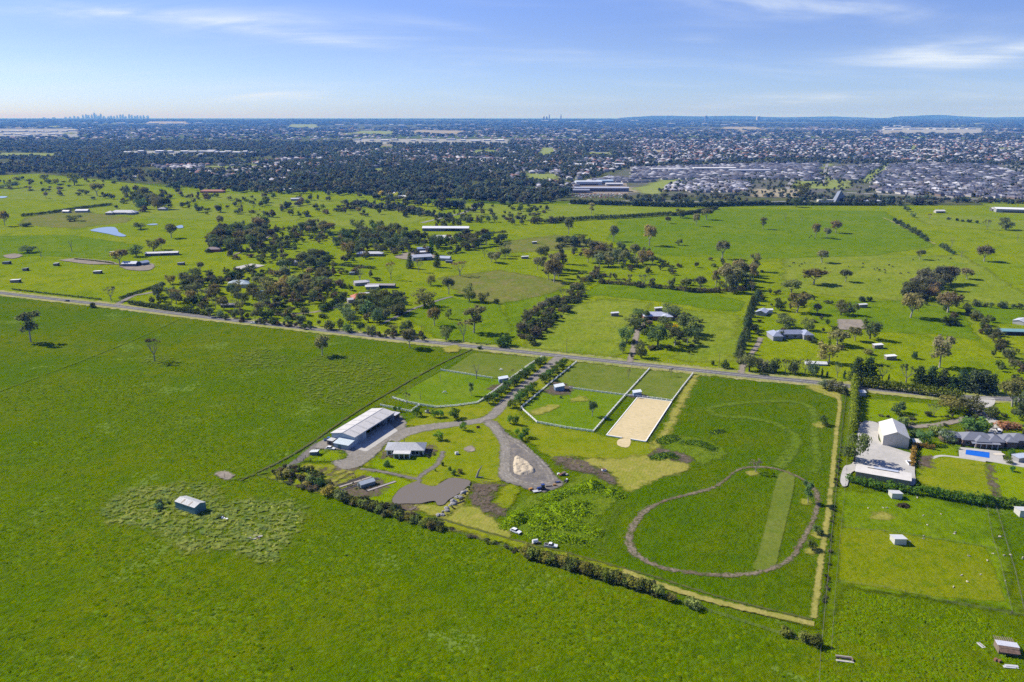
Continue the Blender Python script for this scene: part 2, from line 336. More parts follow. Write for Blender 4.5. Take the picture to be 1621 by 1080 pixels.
soil = ground_mat('bare_soil', (.15, .115, .085), (.12, .09, .065), (.18, .15, .11), big=12, mid=3, fine=.6, bump=.5, rag=5, ragscale=.22, soft=3.5, cover=.9, patchy=.9)
dirt = ground_mat('pale_dirt', (.30, .255, .20), (.24, .21, .17), (.34, .29, .22), big=12, mid=3, fine=.6, bump=.3, rag=2, ragscale=.25, soft=1.5, patchy=.8)
sand = ground_mat('arena_sand', (.62, .50, .28), (.66, .53, .31), (.57, .46, .26), big=14, mid=2.5, fine=.5, bump=.15, rag=.3, ragscale=.6, soft=.3, stripes=(70, 2.2, .3), patchy=.2)
concrete = ground_mat('concrete_slab', (.48, .455, .41), (.43, .41, .37), (.52, .49, .44), big=12, mid=3, fine=.5, bump=.05, rag=.1, ragscale=.5, soft=.15, patchy=.35)
trackm = ground_mat('worn_sand_track', (.19, .145, .10), (.27, .22, .16), (.12, .115, .045), big=10, mid=2.5, fine=.6, bump=.4, rag=1.8, ragscale=.4, soft=1.1, patchy=.9, cover=.9)
mowtrk = ground_mat('mown_grass_track', (.115, .178, .008), (.13, .19, .014), (.10, .16, .006), big=16, mid=4, fine=.8, bump=.2, rag=2.2, ragscale=.35, soft=2.4, patchy=.5, cover=.93)
wheel = ground_mat('wheel_worn_grass', (.10, .115, .03), (.12, .12, .04), (.085, .10, .025), big=12, mid=3, fine=.7, bump=.3, rag=1.2, ragscale=.3, soft=.7)
tallgrass = ground_mat('rank_grass', (.11, .175, .006), (.14, .19, .012), (.09, .145, .006), big=12, mid=3.5, fine=1.2, bump=.8, rag=4, ragscale=.25, soft=3, patchy=.6)
thistle = ground_mat('pale_seeding_weeds', (.16, .205, .03), (.225, .25, .045), (.105, .165, .045), big=18, mid=3.5, fine=1.1, bump=.6, rag=9, ragscale=.11, soft=6, cover=.55)
seedy = ground_mat('yellow_seed_heads', (.165, .21, .025), (.14, .19, .015), (.12, .17, .03), big=14, mid=3.5, fine=1.2, bump=.45, rag=8, ragscale=.12, soft=6, cover=.42)

patch('far_bushland', [(-700, 262), (-60, 277), (0, 276), (60, 273), (130, 280), (260, 293), (420, 300), (560, 303), (660, 313), (720, 322), (860, 318), (960, 321), (1160, 325), (1621, 325), (2400, 325), (2100, 188.3), (-500, 188.3)], farfloor, step=330, margin=200, smooth=False)
patch('estate_ground', [(905, 312), (960, 283), (1000, 262), (1240, 254), (1420, 252), (1800, 252), (2050, 318), (1621, 319), (1200, 313), (1040, 309)], estate, step=40, margin=30, smooth=False)
# pastures beyond the road
patch('far_pasture', [(-600, 462), (0, 463), (300, 500), (600, 534), (900, 564), (1200, 596), (1345, 610), (1621, 632), (2000, 632), (2400, 326), (1621, 325), (1160, 327), (860, 322), (720, 325), (660, 315), (560, 306), (420, 302), (260, 296), (130, 282), (60, 275), (0, 278), (-500, 280)], mid_pasture, step=12, margin=10, smooth=False)
def field(name, px, mat, step=5): return patch(name, px, mat, step=step, margin=6, smooth=False)
field('pale_field', [(480, 348), (509, 341), (571, 330), (640, 331), (700, 337), (652, 354), (623, 363), (530, 358)], pale_pasture)
field('pale_field', [(1242, 410), (1335, 400), (1480, 406), (1524, 404), (1630, 470), (1630, 482), (1545, 482), (1430, 476), (1330, 470), (1240, 460)], pale_pasture)
field('hay_field', [(955, 474), (905, 484), (870, 510), (822, 549), (900, 557), (980, 565), (1000, 520), (1035, 480)], pale_pasture)
field('hay_field', [(1080, 490), (1170, 500), (1168, 570), (1110, 575), (1060, 568), (1090, 540)], pale_pasture)
field('rough_field', [(695, 440), (790, 428), (900, 447), (858, 477), (780, 480), (735, 468)], brown_pasture)
field('rough_field', [(40, 345), (110, 333), (210, 345), (200, 352), (120, 362), (30, 356)], brown_pasture)
field('lush_field', [(800, 480), (870, 466), (895, 455), (858, 492), (818, 535), (800, 545)], deep_pasture)
field('lush_field', [(950, 447), (1110, 462), (1180, 478), (1168, 495), (1040, 477), (945, 467), (905, 480)], deep_pasture)
field('lush_field', [(640, 500), (700, 470), (790, 482), (812, 520), (780, 545), (700, 540)], deep_pasture)
field('lush_field', [(1280, 480), (1440, 476), (1520, 492), (1552, 540), (1480, 530), (1380, 525), (1290, 510)], deep_pasture)
field('lush_field', [(1535, 486), (1621, 484), (1621, 512), (1560, 512)], deep_pasture)
field('lush_field', [(-60, 375), (110, 372), (230, 390), (180, 410), (60, 405), (-60, 412)], deep_pasture)
field('lush_field', [(980, 350), (1150, 330), (1400, 335), (1480, 390), (1380, 405), (1200, 410), (1050, 405), (960, 380)], deep_pasture)
field('pale_field', [(100, 320), (190, 316), (330, 330), (480, 338), (470, 350), (380, 352), (250, 345), (150, 338)], pale_pasture)
field('sown_field', [(1543, 318.5), (1640, 320), (1640, 341), (1590, 339)], pale_pasture)
field('pale_field', [(-40, 300), (110, 296), (200, 312), (100, 318), (-40, 313)], pale_pasture, 8)
field('pale_field', [(250, 303), (420, 309), (560, 320), (470, 330), (330, 320)], pale_pasture, 8)
field('pale_field', [(735, 322), (860, 325), (1140, 331), (1050, 340), (860, 350), (745, 346)], pale_pasture, 8)
field('pale_field', [(1440, 340), (1560, 342), (1640, 352), (1640, 366), (1540, 362), (1470, 356)], pale_pasture, 8)
field('pale_field', [(420, 432), (520, 430), (545, 450), (470, 470), (420, 458)], pale_pasture, 6)
field('rough_field', [(790, 384), (880, 372), (960, 384), (900, 396), (810, 400)], brown_pasture, 6)
# far clearings, car parks and yards
farfield = ground_mat('far_clearing', (.22, .27, .06), (.26, .29, .09), (.20, .24, .06), big=200, mid=50, fine=9, bump=0, rag=40, ragscale=.012, soft=25)
fartan = ground_mat('far_bare_clearing', (.34, .29, .19), (.28, .26, .16), (.38, .32, .22), big=200, mid=50, fine=9, bump=0, rag=30, ragscale=.012, soft=20)
STRIPS = [[(-20, 217), (125, 217), (122, 204), (-20, 204)], [(560, 228), (805, 229), (805, 220.5), (560, 220)], [(1395, 211), (1555, 212), (1555, 203), (1395, 202)], [(200, 246), (400, 246), (395, 240), (205, 239)]]
FARFIELDS = [[(0, 251), (88, 249), (92, 243), (0, 242)], [(550, 212), (625, 214), (622, 208), (575, 207)], [(645, 211), (722, 213), (735, 207), (660, 206)],
             [(828, 288), (886, 288), (882, 276), (832, 275)], [(848, 246), (880, 247), (876, 234), (858, 234)], [(925, 247), (970, 247), (965, 241), (930, 241)],
             [(1135, 206), (1210, 206), (1196, 201), (1148, 201)], [(590, 274), (610, 276), (606, 267), (592, 266)], [(455, 202), (505, 203), (500, 197), (460, 197)],
             [(600, 236), (632, 236), (625, 232), (600, 232)], [(745, 244), (790, 244), (785, 238), (750, 238)], [(385, 266), (410, 268), (405, 260), (388, 260)], [(230, 196), (300, 197), (295, 192.5), (235, 192.5)],
             [(1440, 238), (1452, 238), (1450, 230), (1444, 230)], [(320, 268), (375, 272), (370, 264), (325, 262)], [(250, 272), (280, 273), (275, 267), (255, 267)]]
for i, q in enumerate(FARFIELDS): patch('far_clearing', q, fartan if i in (2, 6, 12) else farfield, step=25 if q[0][1] > 230 else 90, margin=25, smooth=False)
for q in STRIPS: patch('industrial_yards', q, ground_mat('industrial_paving', (.34, .335, .32), (.24, .25, .20), (.42, .41, .39), big=160, mid=45, fine=9, bump=0, rag=40, ragscale=.012, soft=25), step=40, margin=25, smooth=False)
patch('bare_earth_site', [(790, 308), (870, 310), (872, 302), (800, 299)], fartan, step=10, margin=8, smooth=False)
patch('bare_earth_site', [(985, 305), (1025, 304), (1020, 296), (990, 297)], fartan, step=10, margin=8, smooth=False)
patch('bare_earth_site', [(1190, 312), (1265, 313), (1262, 300), (1195, 299)], fartan, step=10, margin=8, smooth=False)
patch('yard_concrete', [(900, 306), (995, 309), (992, 290), (905, 287)], dirt, step=8, margin=4, smooth=False)
for q in ([(1040, 309), (1070, 290), (1085, 285), (1050, 284), (1000, 300)], [(1255, 299), (1345, 299), (1342, 288), (1260, 286)], [(1300, 288), (1378, 290), (1420, 262), (1400, 258), (1376, 276), (1318, 268)],
          [(1090, 284), (1200, 284), (1195, 277), (1100, 277)]): patch('estate_parkland', q, farfield, step=12, margin=10, smooth=False)
patch('boulevard_lawn', [(1297, 289), (1312, 289), (1316, 254), (1308, 254)], farfield, step=10, margin=5, smooth=False)
farroad = ground_mat('far_road', (.27, .265, .25), (.31, .30, .28), (.24, .235, .22), big=60, mid=20, fine=6, bump=0, rag=1, ragscale=.05, soft=2)
ribbon('freeway', [(900, 323), (1000, 318), (1160, 320), (1330, 318), (1480, 318.5), (1760, 321)], 12, farroad, step=40)
ribbon('freeway', [(1340, 305), (1440, 310), (1560, 316), (1621, 318), (1760, 321)], 16, farroad, step=30)
ribbon('highway', [(858, 228), (872, 233), (900, 237), (960, 242), (1010, 243)], 34, farroad, step=60)
ribbon('highway', [(1566, 252), (1590, 260), (1640, 276), (1720, 300)], 24, farroad, step=60)
ribbon('boulevard', [(1302, 290), (1305, 275), (1312, 252)], 9, farroad, step=30)
ribbon('estate_street', [(1245, 300), (1255, 285), (1268, 266), (1272, 258)], 12, farroad, step=30)
# the main road with its verges, and lanes off it
ROAD = [(-330, 424), (-120, 450), (0, 464), (100, 475.5), (185, 485), (300, 499.5), (400, 511), (500, 522), (600, 533.5), (700, 544), (800, 554.5), (900, 565.5), (1000, 576), (1100, 586.5), (1200, 597), (1290, 605.5), (1345, 612), (1420, 620), (1490, 626.5), (1560, 631), (1640, 634), (1800, 640)]
ribbon('road_verge', ROAD, 17.5, verge, step=10, margin=4)
ribbon('road', ROAD, 7.6, asphalt, step=10)
ribbon('road_line', ROAD, .26, ground_mat('road_marking_paint', (.62, .62, .58), (.5, .5, .47), (.66, .66, .62), big=20, mid=5, fine=.6, bump=0, rag=.1, ragscale=.3, soft=.2, cover=.9), step=8, margin=.2)
ribbon('lane', [(183, 484), (198, 475), (212, 468), (226, 466), (246, 462)], 5, gravel, step=3)
ribbon('road', [(668, 353), (700, 345), (732, 337.5), (748, 330), (762, 322)], 7, farroad, step=10)
ribbon('lane', [(400, 498), (470, 497), (510, 492), (560, 478), (580, 470)], 4, dirt, step=4)
ribbon('lane', [(470, 512), (466, 516), (452, 517)], 4, gravel, step=3)
ribbon('lane', [(604, 513), (640, 496), (660, 487), (700, 474), (716, 470)], 3.2, asphalt, step=4)
ribbon('drive', [(996, 574), (1003, 553), (1009, 525), (1020, 513), (1030, 508)], 4, dirt, step=4)
ribbon('drive', [(1173, 592), (1177, 577), (1190, 560), (1200, 545), (1203, 535)], 3.6, dirt, step=4)
ribbon('drive', [(1561, 630), (1548, 640), (1545, 648), (1556, 656), (1568, 664), (1578, 676), (1572, 690)], 5.5, concrete, step=3)
ribbon('drive', [(1556, 655), (1520, 665), (1490, 672), (1450, 676), (1400, 672), (1362, 672)], 4.5, dirt, step=4)
patch('driveway_entrance', [(1548, 629), (1574, 631), (1570, 644), (1545, 645)], concrete, step=1.5, margin=2)
# ------------------------------------------------------------------ the property
field('lush_field', [(1098, 597), (1340, 616), (1300, 1000), (830, 862), (960, 780), (1095, 745), (1035, 718)], ground_mat('rank_green_field', (.070, .128, .0), (.092, .134, .001), (.058, .112, .0), big=40, mid=6, fine=1.2, bump=.7, rag=1.5, ragscale=.3, soft=2, patchy=.7), 2.5)
field('paddock', [(703, 590), (750, 559), (862, 568), (840, 577), (812, 598), (779, 600), (740, 594)], dull, 2)
field('paddock', [(622, 631), (700, 588), (748, 595), (779, 600), (808, 601), (781, 621), (766, 632), (755, 639), (721, 644), (689, 646)], bright, 2)
field('paddock', [(913, 575), (1028, 586), (990, 626), (901, 615), (876, 606)], dull, 2)
field('paddock', [(1028, 587), (1096, 593), (1063, 637), (1010, 630), (990, 627)], dull, 2)
field('paddock', [(876, 606), (901, 616), (989, 627), (939, 684), (895, 678), (850, 669), (825, 647)], bright, 2)
L_ = patch
L_('lawn', [(860, 569), (905, 574), (870, 608), (824, 648), (850, 671), (940, 686), (960, 692), (1030, 703), (1046, 700), (1022, 726), (960, 728), (905, 724), (880, 730), (845, 705), (800, 680), (772, 664), (810, 632)], lawn, 2, 3)
L_('lawn', [(648, 668), (690, 648), (766, 636), (800, 606), (858, 574), (866, 574), (840, 600), (800, 634), (768, 660), (720, 670), (660, 677), (640, 672)], lawn, 2, 3)
L_('lawn', [(612, 706), (640, 688), (700, 678), (770, 669), (786, 684), (796, 703), (794, 725), (791, 750), (796, 762), (770, 768), (745, 764), (715, 757), (690, 772), (660, 766), (600, 742), (575, 738), (598, 722)], lawn, 2, 3)
L_('lawn', [(425, 752), (470, 737), (545, 736), (580, 745), (655, 766), (625, 782), (620, 800), (700, 830), (640, 820), (540, 790), (470, 772)], lawn, 2, 3)
L_('watered_lawn', [(585, 737), (606, 722), (690, 715), (700, 722), (690, 738), (668, 752), (640, 750), (600, 745)], fresh_lawn, 1.5, 2)
L_('watered_lawn', [(560, 765), (590, 748), (650, 765), (626, 782), (618, 797), (590, 800), (555, 785)], fresh_lawn, 1.5, 2)
L_('watered_lawn', [(478, 728), (512, 713), (545, 720), (536, 730), (500, 731)], fresh_lawn, 1, 1)
L_('dry_lawn', [(962, 728), (1035, 722), (1092, 741), (1040, 760), (994, 779), (975, 760), (955, 742), (900, 734), (935, 727)], straw, 2, 3)
L_('dry_lawn', [(1097, 594), (1106, 596), (1082, 640), (1062, 682), (1038, 716), (1030, 710), (1052, 676), (1070, 640)], straw, 2, 3)
L_('dry_lawn', [(1275, 611), (1325, 616), (1330, 640), (1326, 632), (1310, 627), (1290, 620)], straw, 2, 3)
L_('dry_lawn', [(700, 830), (740, 800), (790, 830), (808, 845), (790, 857), (745, 845)], straw, 2, 3)
L_('dry_shore', [(622, 799), (665, 799), (700, 800), (722, 786), (738, 772), (748, 772), (738, 790), (722, 806), (702, 822), (690, 818), (652, 808)], straw, 1.2, 2)
L_('mown_bank', [(782, 800), (800, 772), (822, 770), (812, 795), (795, 810)], lawn, 1.2, 2)
L_('bare_soil', [(752, 766), (792, 768), (785, 778), (776, 790), (788, 802), (806, 812), (780, 818), (758, 803), (746, 790)], soil, 1.2, 3)
L_('bare_soil', [(880, 725), (905, 724), (930, 735), (960, 747), (972, 758), (965, 768), (935, 752), (905, 745), (888, 738)], soil, 1.2, 3)
L_('bare_soil', [(1030, 722), (1058, 704), (1085, 712), (1105, 722), (1090, 733), (1060, 727)], soil, 1.2, 3)
L_('bare_soil', [(534, 733), (566, 735), (556, 750), (535, 748)], soil, 1.2, 3)
L_('weed_ground', [(806, 812), (830, 788), (862, 782), (895, 768), (930, 752), (975, 772), (985, 785), (960, 808), (935, 840), (945, 850), (930, 866), (880, 862), (840, 848), (806, 835)], tallgrass, 1.5, 3)
L_('weed_ground', [(1045, 706), (1075, 690), (1130, 702), (1150, 720), (1110, 735), (1090, 722)], tallgrass, 1.5, 3)
L_('bare_soil', [(545, 780), (566, 757), (600, 760), (612, 773), (592, 786), (566, 790)], soil, 1, 2)
L_('bare_soil', [(601, 720), (611, 712), (616, 722), (606, 727)], soil, .8, 1)
L_('bare_soil', [(674, 711), (684, 705), (690, 716), (680, 723)], soil, .8, 1)
L_('bare_soil', [(616, 800), (626, 796), (660, 803), (650, 810)], soil, .8, 1.5)
for x0, y0, x1, y1 in [(498, 753, 518, 741), (508, 759, 538, 743), (516, 765, 550, 747), (524, 770, 559, 751)]: ribbon('garden_row', [(x0, y0), (x1, y1)], 1.3, soil, step=2, smooth=False)
ribbon('gravel_track', [(445, 748), (470, 732), (490, 715), (505, 703)], 4, gravel2, step=2)
L_('gravel_yard', [(622, 654), (642, 668), (637, 684), (622, 692), (607, 705), (600, 716), (576, 736), (560, 742), (543, 744), (526, 732), (550, 726), (545, 714), (522, 712), (498, 710), (508, 699), (530, 695), (562, 700), (600, 680)], gravel, 1.5, 2)
ribbon('driveway', [(884, 566), (877, 573), (862, 586), (844, 600), (822, 617), (800, 637), (785, 654), (770, 664), (748, 669), (718, 672.5), (689, 676), (659, 681), (637, 687), (615, 697)], lambda t: 6.2+5*max(0, t-.75)*4, gravel, step=3)
L_('gravel_turning_circle', [(765, 667), (785, 668), (804, 689), (827, 701), (844, 718), (864, 734), (878, 753), (891, 768), (862, 780), (837, 776), (822, 770), (795, 762), (791, 749), (794, 724), (796, 702), (783, 684)], gravel2, 1.5, 2)
ribbon('gravel_track', [(772, 670), (786, 682), (799, 703), (800, 730), (799, 752), (812, 764)], 5, gravel, step=2)
ribbon('garden_path', [(702, 715), (698, 726), (690, 738), (676, 747), (664, 757), (662, 766)], 2.2, gravel2, step=1.5)
ribbon('garden_path', [(570, 743), (600, 747), (630, 753), (662, 760)], 2.0, gravel2, step=2)
DRV = [(884, 566), (877, 573), (862, 586), (844, 600), (822, 617), (800, 637), (785, 654), (770, 664), (748, 669), (718, 672.5), (689, 676), (659, 681), (637, 687), (615, 697), (590, 720), (566, 734)]
LOOPD = [(772, 668), (786, 682), (799, 703), (801, 730), (803, 750), (818, 762), (845, 768), (870, 762), (866, 748), (850, 728), (828, 708), (800, 692)]
palegravel = ground_mat('wheel_swept_gravel', (.36, .325, .27), (.32, .29, .24), (.40, .36, .30), big=10, mid=2.5, fine=.5, bump=.2, rag=1.4, ragscale=.5, soft=1.2, cover=.8)
for pth in (DRV, LOOPD):
    for o_ in (-1.1, .9): ribbon('wheel_track', pth, .8, palegravel, step=2, off=o_)
for o_ in (-.9, .9): ribbon('wheel_track', ROAD, .9, ground_mat('tyre_polished_asphalt', (.17, .165, .165), (.19, .18, .18), (.16, .155, .155), big=30, mid=6, fine=.6, bump=.1, rag=.5, ragscale=.3, soft=.6, cover=.85), step=8, off=o_*1.9)
L_('concrete_apron', [(560, 711), (580, 716.5), (630, 683), (612, 669), (590, 682), (565, 699)], concrete, 1, .6, smooth=False)
L_('arena', [(1009, 630), (1063, 637), (1022, 700), (960, 690)], sand, 1.2, .6, smooth=False)
L_('arena_apron', [(979, 697), (996, 695), (998, 704), (992, 710), (978, 706)], sand, 1, 1)
TRACK = [(1000, 838), (1013, 818), (1033, 802), (1062, 791), (1089, 784), (1124, 775), (1144, 764), (1160, 750), (1175, 742.5), (1191, 740), (1222, 742), (1249, 750), (1269, 759), (1287, 774), (1295, 791), (1291, 813), (1280, 838), (1264, 867), (1252, 885), (1220, 902), (1178, 911), (1135, 912), (1096, 908), (1056, 902), (1028, 892), (1005, 877), (995, 858)]
L_('mown_infield', [(1234, 751), (1258, 756), (1236, 862), (1224, 900), (1192, 902), (1200, 878), (1215, 820)], dull, 1.5, 1.5)
ribbon('racing_track', TRACK, lambda t: 1.75+.9*math.exp(-(min(abs(t-.97), abs(t+.03))/.12)**2)-.5*math.exp(-((t-.3)/.1)**2)+.5*math.sin(t*41)*.5, trackm, step=3, closed=True, margin=1.2)
ribbon('grass_track', [(1250, 720), (1261, 696), (1247, 682), (1222, 670), (1189, 663), (1160, 661), (1133, 658), (1121, 650), (1126, 646), (1155, 641), (1200, 637), (1245, 636), (1273, 641), (1288, 653), (1288, 673), (1290, 707), (1294, 729), (1288, 750)], 4.2, mowtrk, step=3)
ribbon('grass_track', [(1230, 740), (1240, 732), (1256, 706), (1262, 695)], 6.5, mowtrk, step=3)
strawtrk = ground_mat('dry_grass_track', (.33, .295, .075), (.28, .27, .055), (.37, .32, .10), big=22, mid=4, fine=.8, bump=.3, rag=1.0, ragscale=.4, soft=.9, patchy=.5)
ribbon('dry_track', [(1284, 614), (1310, 622), (1326, 631), (1329, 645), (1324, 684), (1315.5, 775), (1305, 851), (1299, 890), (1292, 944), (1287, 980)], 2.0, strawtrk, step=4)
ribbon('dry_track', [(1289, 989), (1220, 974), (1164, 961), (1107, 946.5), (1039, 925), (985, 904)], 2.8, strawtrk, step=4)
ribbon('mown_track', [(985, 906), (908, 886), (854, 873), (800, 858), (760, 846), (700, 828)], 4.0, lawn, step=4)
ribbon('wheel_track', [(1285, 982), (1220, 967), (1164, 953), (1107, 937), (1039, 915), (979, 899), (900, 877), (854, 866), (810, 855), (775, 845), (740, 836), (692, 820)], .9, wheel, step=4)
for o in (-2, 6): ribbon('wheel_track', [(948+o, 880), (954+o, 845), (975+o, 810), (990+o, 795)], .5, mowtrk, step=4)
ribbon('wheel_track', [(620, 662), (560, 690), (480, 733), (360, 762)], 1.2, mowtrk, step=6)
ribbon('wheel_track', [(748, 553), (700, 575), (640, 608), (560, 655), (470, 716), (380, 762)], 1.2, wheel, step=6)
ribbon('wheel_track', [(285, 505), (220, 535), (120, 575), (0, 620), (-100, 660)], .9, mowtrk, step=8)
L_('bare_patch', [(341, 752), (356, 747), (371, 755), (358, 761)], dirt, 1, 2)
L_('tree_ring', [(1184, 750), (1196, 746), (1204, 751), (1192, 755)], straw, .7, 1)
L_('tree_ring', [(1266, 797), (1278, 792), (1286, 797), (1276, 802)], straw, .7, 1)
L_('tree_ring', [(1289, 673), (1302, 669), (1312, 674), (1300, 679)], straw, .7, 1)
L_('tree_ring', [(1286, 848), (1296, 843), (1304, 848), (1294, 853)], straw, .7, 1)
L_('tree_ring', [(1275, 873), (1290, 866), (1300, 873), (1284, 880)], straw, .7, 1)
L_('pale_weeds', [(155, 810), (190, 780), (250, 770), (335, 765), (345, 790), (390, 790), (470, 795), (485, 815), (450, 870), (440, 895), (390, 885), (340, 870), (290, 875), (240, 840), (180, 830)], thistle, 2.5, 12)
L_('pale_weeds', [(360, 570), (400, 552), (455, 565), (440, 582), (375, 582)], seedy, 2.5, 12)
L_('pale_weeds', [(222, 573), (240, 562), (270, 565), (285, 575), (250, 580)], seedy, 2.5, 8)
L_('pale_weeds', [(470, 590), (520, 560), (600, 575), (620, 600), (560, 640), (500, 640)], seedy, 2.5, 12)
L_('dry_grass', [(700, 553), (722, 547), (726, 556), (708, 559)], straw, 1, 3)
L_('trodden_ground', [(776, 614), (806, 604), (808, 598), (826, 596), (806, 612), (785, 625)], soil, 1, 2)
L_('trodden_ground', [(862, 622), (880, 606), (905, 614), (898, 625), (880, 626)], soil, 1, 2)
L_('trodden_ground', [(995, 629), (1005, 624), (1022, 626), (1024, 632)], soil, 1, 1)
L_('sandy_patch', [(840, 653), (870, 642), (886, 644), (865, 654), (845, 658)], straw, 1, 3)
L_('sandy_patch', [(906, 632), (925, 628), (925, 636), (908, 637)], straw, 1, 3)
L_('bare_patch', [(735, 711), (746, 707), (752, 714), (740, 717)], dirt, 1, 2)
# neighbour on the right
field('mown_paddock', [(1366, 632), (1520, 645), (1545, 655), (1500, 665), (1440, 672), (1360, 668)], fresh_lawn, 2)
field('mown_paddock', [(1322, 775), (1410, 786), (1480, 792), (1568, 812), (1590, 870), (1610, 970), (1460, 948), (1328, 930), (1312, 985), (1330, 850)], deep_pasture, 2)
field('weedy_paddock', [(1330, 836), (1400, 842), (1560, 868), (1592, 955), (1460, 945), (1327, 922)], ground_mat('olive_pasture', (.15, .19, .002), (.18, .205, .006), (.115, .165, .002), big=25, mid=5, fine=1.0, bump=.5, rag=1, ragscale=.3, soft=1), 2)
L_('bare_patch', [(1379, 817), (1396, 811), (1413, 816), (1404, 823), (1386, 823)], straw, 1, 1.5)
L_('concrete_yard', [(1362, 672), (1392, 673), (1392, 700), (1432, 716), (1446, 722), (1448, 748), (1445, 770), (1400, 757), (1352, 747), (1340, 772), (1330, 765), (1336, 740), (1352, 730)], concrete, 1.2, 1.5)
L_('lawn', [(1452, 760), (1475, 726), (1520, 724), (1560, 735), (1574, 775), (1566, 790), (1500, 780)], lawn, 1.5, 2)
L_('watered_lawn', [(1455, 715), (1480, 700), (1510, 710), (1515, 722), (1470, 726)], fresh_lawn, 1.5, 2)
L_('watered_lawn', [(1565, 735), (1640, 740), (1640, 790), (1580, 785)], fresh_lawn, 1.5, 2)
L_('watered_lawn', [(1580, 640), (1640, 645), (1640, 690), (1595, 682), (1578, 660)], fresh_lawn, 1.5, 2)
ribbon('garden_path', [(1475, 727), (1490, 723), (1520, 726), (1560, 732)], 1.8, concrete, step=2)
L_('paved_terrace', [(1517, 709), (1585, 716), (1588, 728), (1640, 737), (1640, 745), (1570, 733), (1518, 726)], concrete, 1, .6, smooth=False)
ribbon('garden_bed', [(1566, 737), (1570, 760), (1578, 788)], 2, soil, step=2)
L_('garden_bed', [(1457, 725), (1473, 723), (1477, 742), (1458, 743)], soil, 1, 1, smooth=False)
L_('riding_yard', [(1326, 506), (1364, 507), (1372, 520), (1350, 524), (1326, 522)], dirt, 1.5, 2, smooth=False)
L_('riding_yard', [(92, 412.5), (120, 409), (175, 414), (190, 419), (140, 419)], dirt, 2, 2, smooth=False)
L_('bare_patch', [(5, 406), (22, 402), (36, 405), (20, 410)], dirt, 2, 3)
L_('yard', [(190, 420), (240, 418), (238, 428), (205, 428)], dirt, 2, 3)
L_('yard', [(625, 408), (660, 398), (690, 405), (672, 413)], dirt, 2, 3)
L_('tennis_court', [(370, 424), (398, 418), (420, 421), (388, 429)], concrete, 2, .5, smooth=False)
for q in ([(160, 316), (260, 320)], [(410, 448), (480, 441)]): pass
ribbon('track', [(370, 404), (392, 396), (410, 385), (430, 372)], 3, dirt, step=5)
ribbon('track', [(36, 303), (75, 300), (100, 297)], 5, verge, step=10)
ribbon('track', [(1397, 345), (1412, 351), (1440, 365), (1480, 387)], 3, verge, step=10)
# water
def water_mat(name, c, rough=.06):
    m, nt, p = new_mat(name); p.inputs['Base Color'].default_value = (*c, 1); p.inputs['Roughness'].default_value = rough; p.inputs['Specular IOR Level'].default_value = .5 if rough < .15 else .12
    gg = N(nt, 'ShaderNodeNewGeometry').outputs['Position']; bn = N(nt, 'ShaderNodeBump'); bn.inputs['Strength'].default_value = .12; bn.inputs['Distance'].default_value = .1
    L(nt, noise(nt, gg, 1.2, 3), bn.inputs['Height']); L(nt, bn.outputs[0], p.inputs['Normal'])
    at = N(nt, 'ShaderNodeAttribute', attribute_name='sd').outputs['Fac']; L(nt, maprange(nt, at, -.15, .15), p.inputs['Alpha']); return m
muddy = water_mat('muddy_water', (.165, .14, .11), .5); clear = water_mat('dam_water', (.20, .24, .28), .03)
POND = [(621, 793), (627, 783), (636, 774), (658, 764), (666, 767), (686, 772), (695, 768), (707, 761), (717, 758), (742, 762), (744, 767), (733, 778), (722, 786), (710, 793), (702, 801), (692, 801), (689, 795), (677, 796), (665, 799), (644, 799), (625, 799)]
L_('muddy_bank', POND, ground_mat('pond_rim', (.07, .065, .04), (.09, .08, .05), (.06, .06, .03), big=8, mid=2, fine=.5, bump=.4, rag=1, ragscale=.6, soft=.5), .8, 2.5)
L_('pond_water', POND, muddy, .8, .8)
L_('dam_water', [(143, 365), (160, 361), (179, 360), (186, 364), (188, 368), (200, 374), (190, 375), (172, 371), (156, 368)], clear, 2, 1)
L_('dam_water', [(-12, 313.5), (4, 311), (12, 312), (4, 314)], clear, 4, 2)
L_('dam_water', [(232, 356), (246, 354.5), (250, 356), (240, 357)], clear, 2, 1)
L_('dam_water', [(279, 359), (288, 357), (290, 361), (282, 362)], clear, 2, 1)
L_('pool_water', [(1529, 713.5), (1566, 718), (1566, 727), (1528, 721)], water_mat('pool_water', (.004, .12, .55), .05), .5, .3, smooth=False)
for x0, y0, x1, y1 in [(492, 751, 508, 740), (504, 756, 530, 741), (512, 762, 545, 745), (520, 768, 556, 748), (529, 773, 562, 754), (476, 746, 492, 737)]: ribbon('garden_row', [(x0, y0), (x1, y1)], 1.1, straw, step=2, smooth=False)
rr_ = random.Random(5)
for i_ in range(46):
    x_, y_ = rr_.uniform(-60, 1680), 196+66*rr_.random()**1.3
    if y_ > 250 and x_ > 840: continue
    w_, h_ = rr_.uniform(8, 30), rr_.uniform(.5, 1.6)+(y_-196)*.035
    FARFIELDS.append([(x_, y_), (x_+w_, y_+h_*.3), (x_+w_*.9, y_-h_), (x_+w_*.1, y_-h_*.9)]); patch('far_clearing', FARFIELDS[-1], farfield if rr_.random() < .6 else fartan, step=40 if y_ > 225 else 110, margin=25, smooth=False)
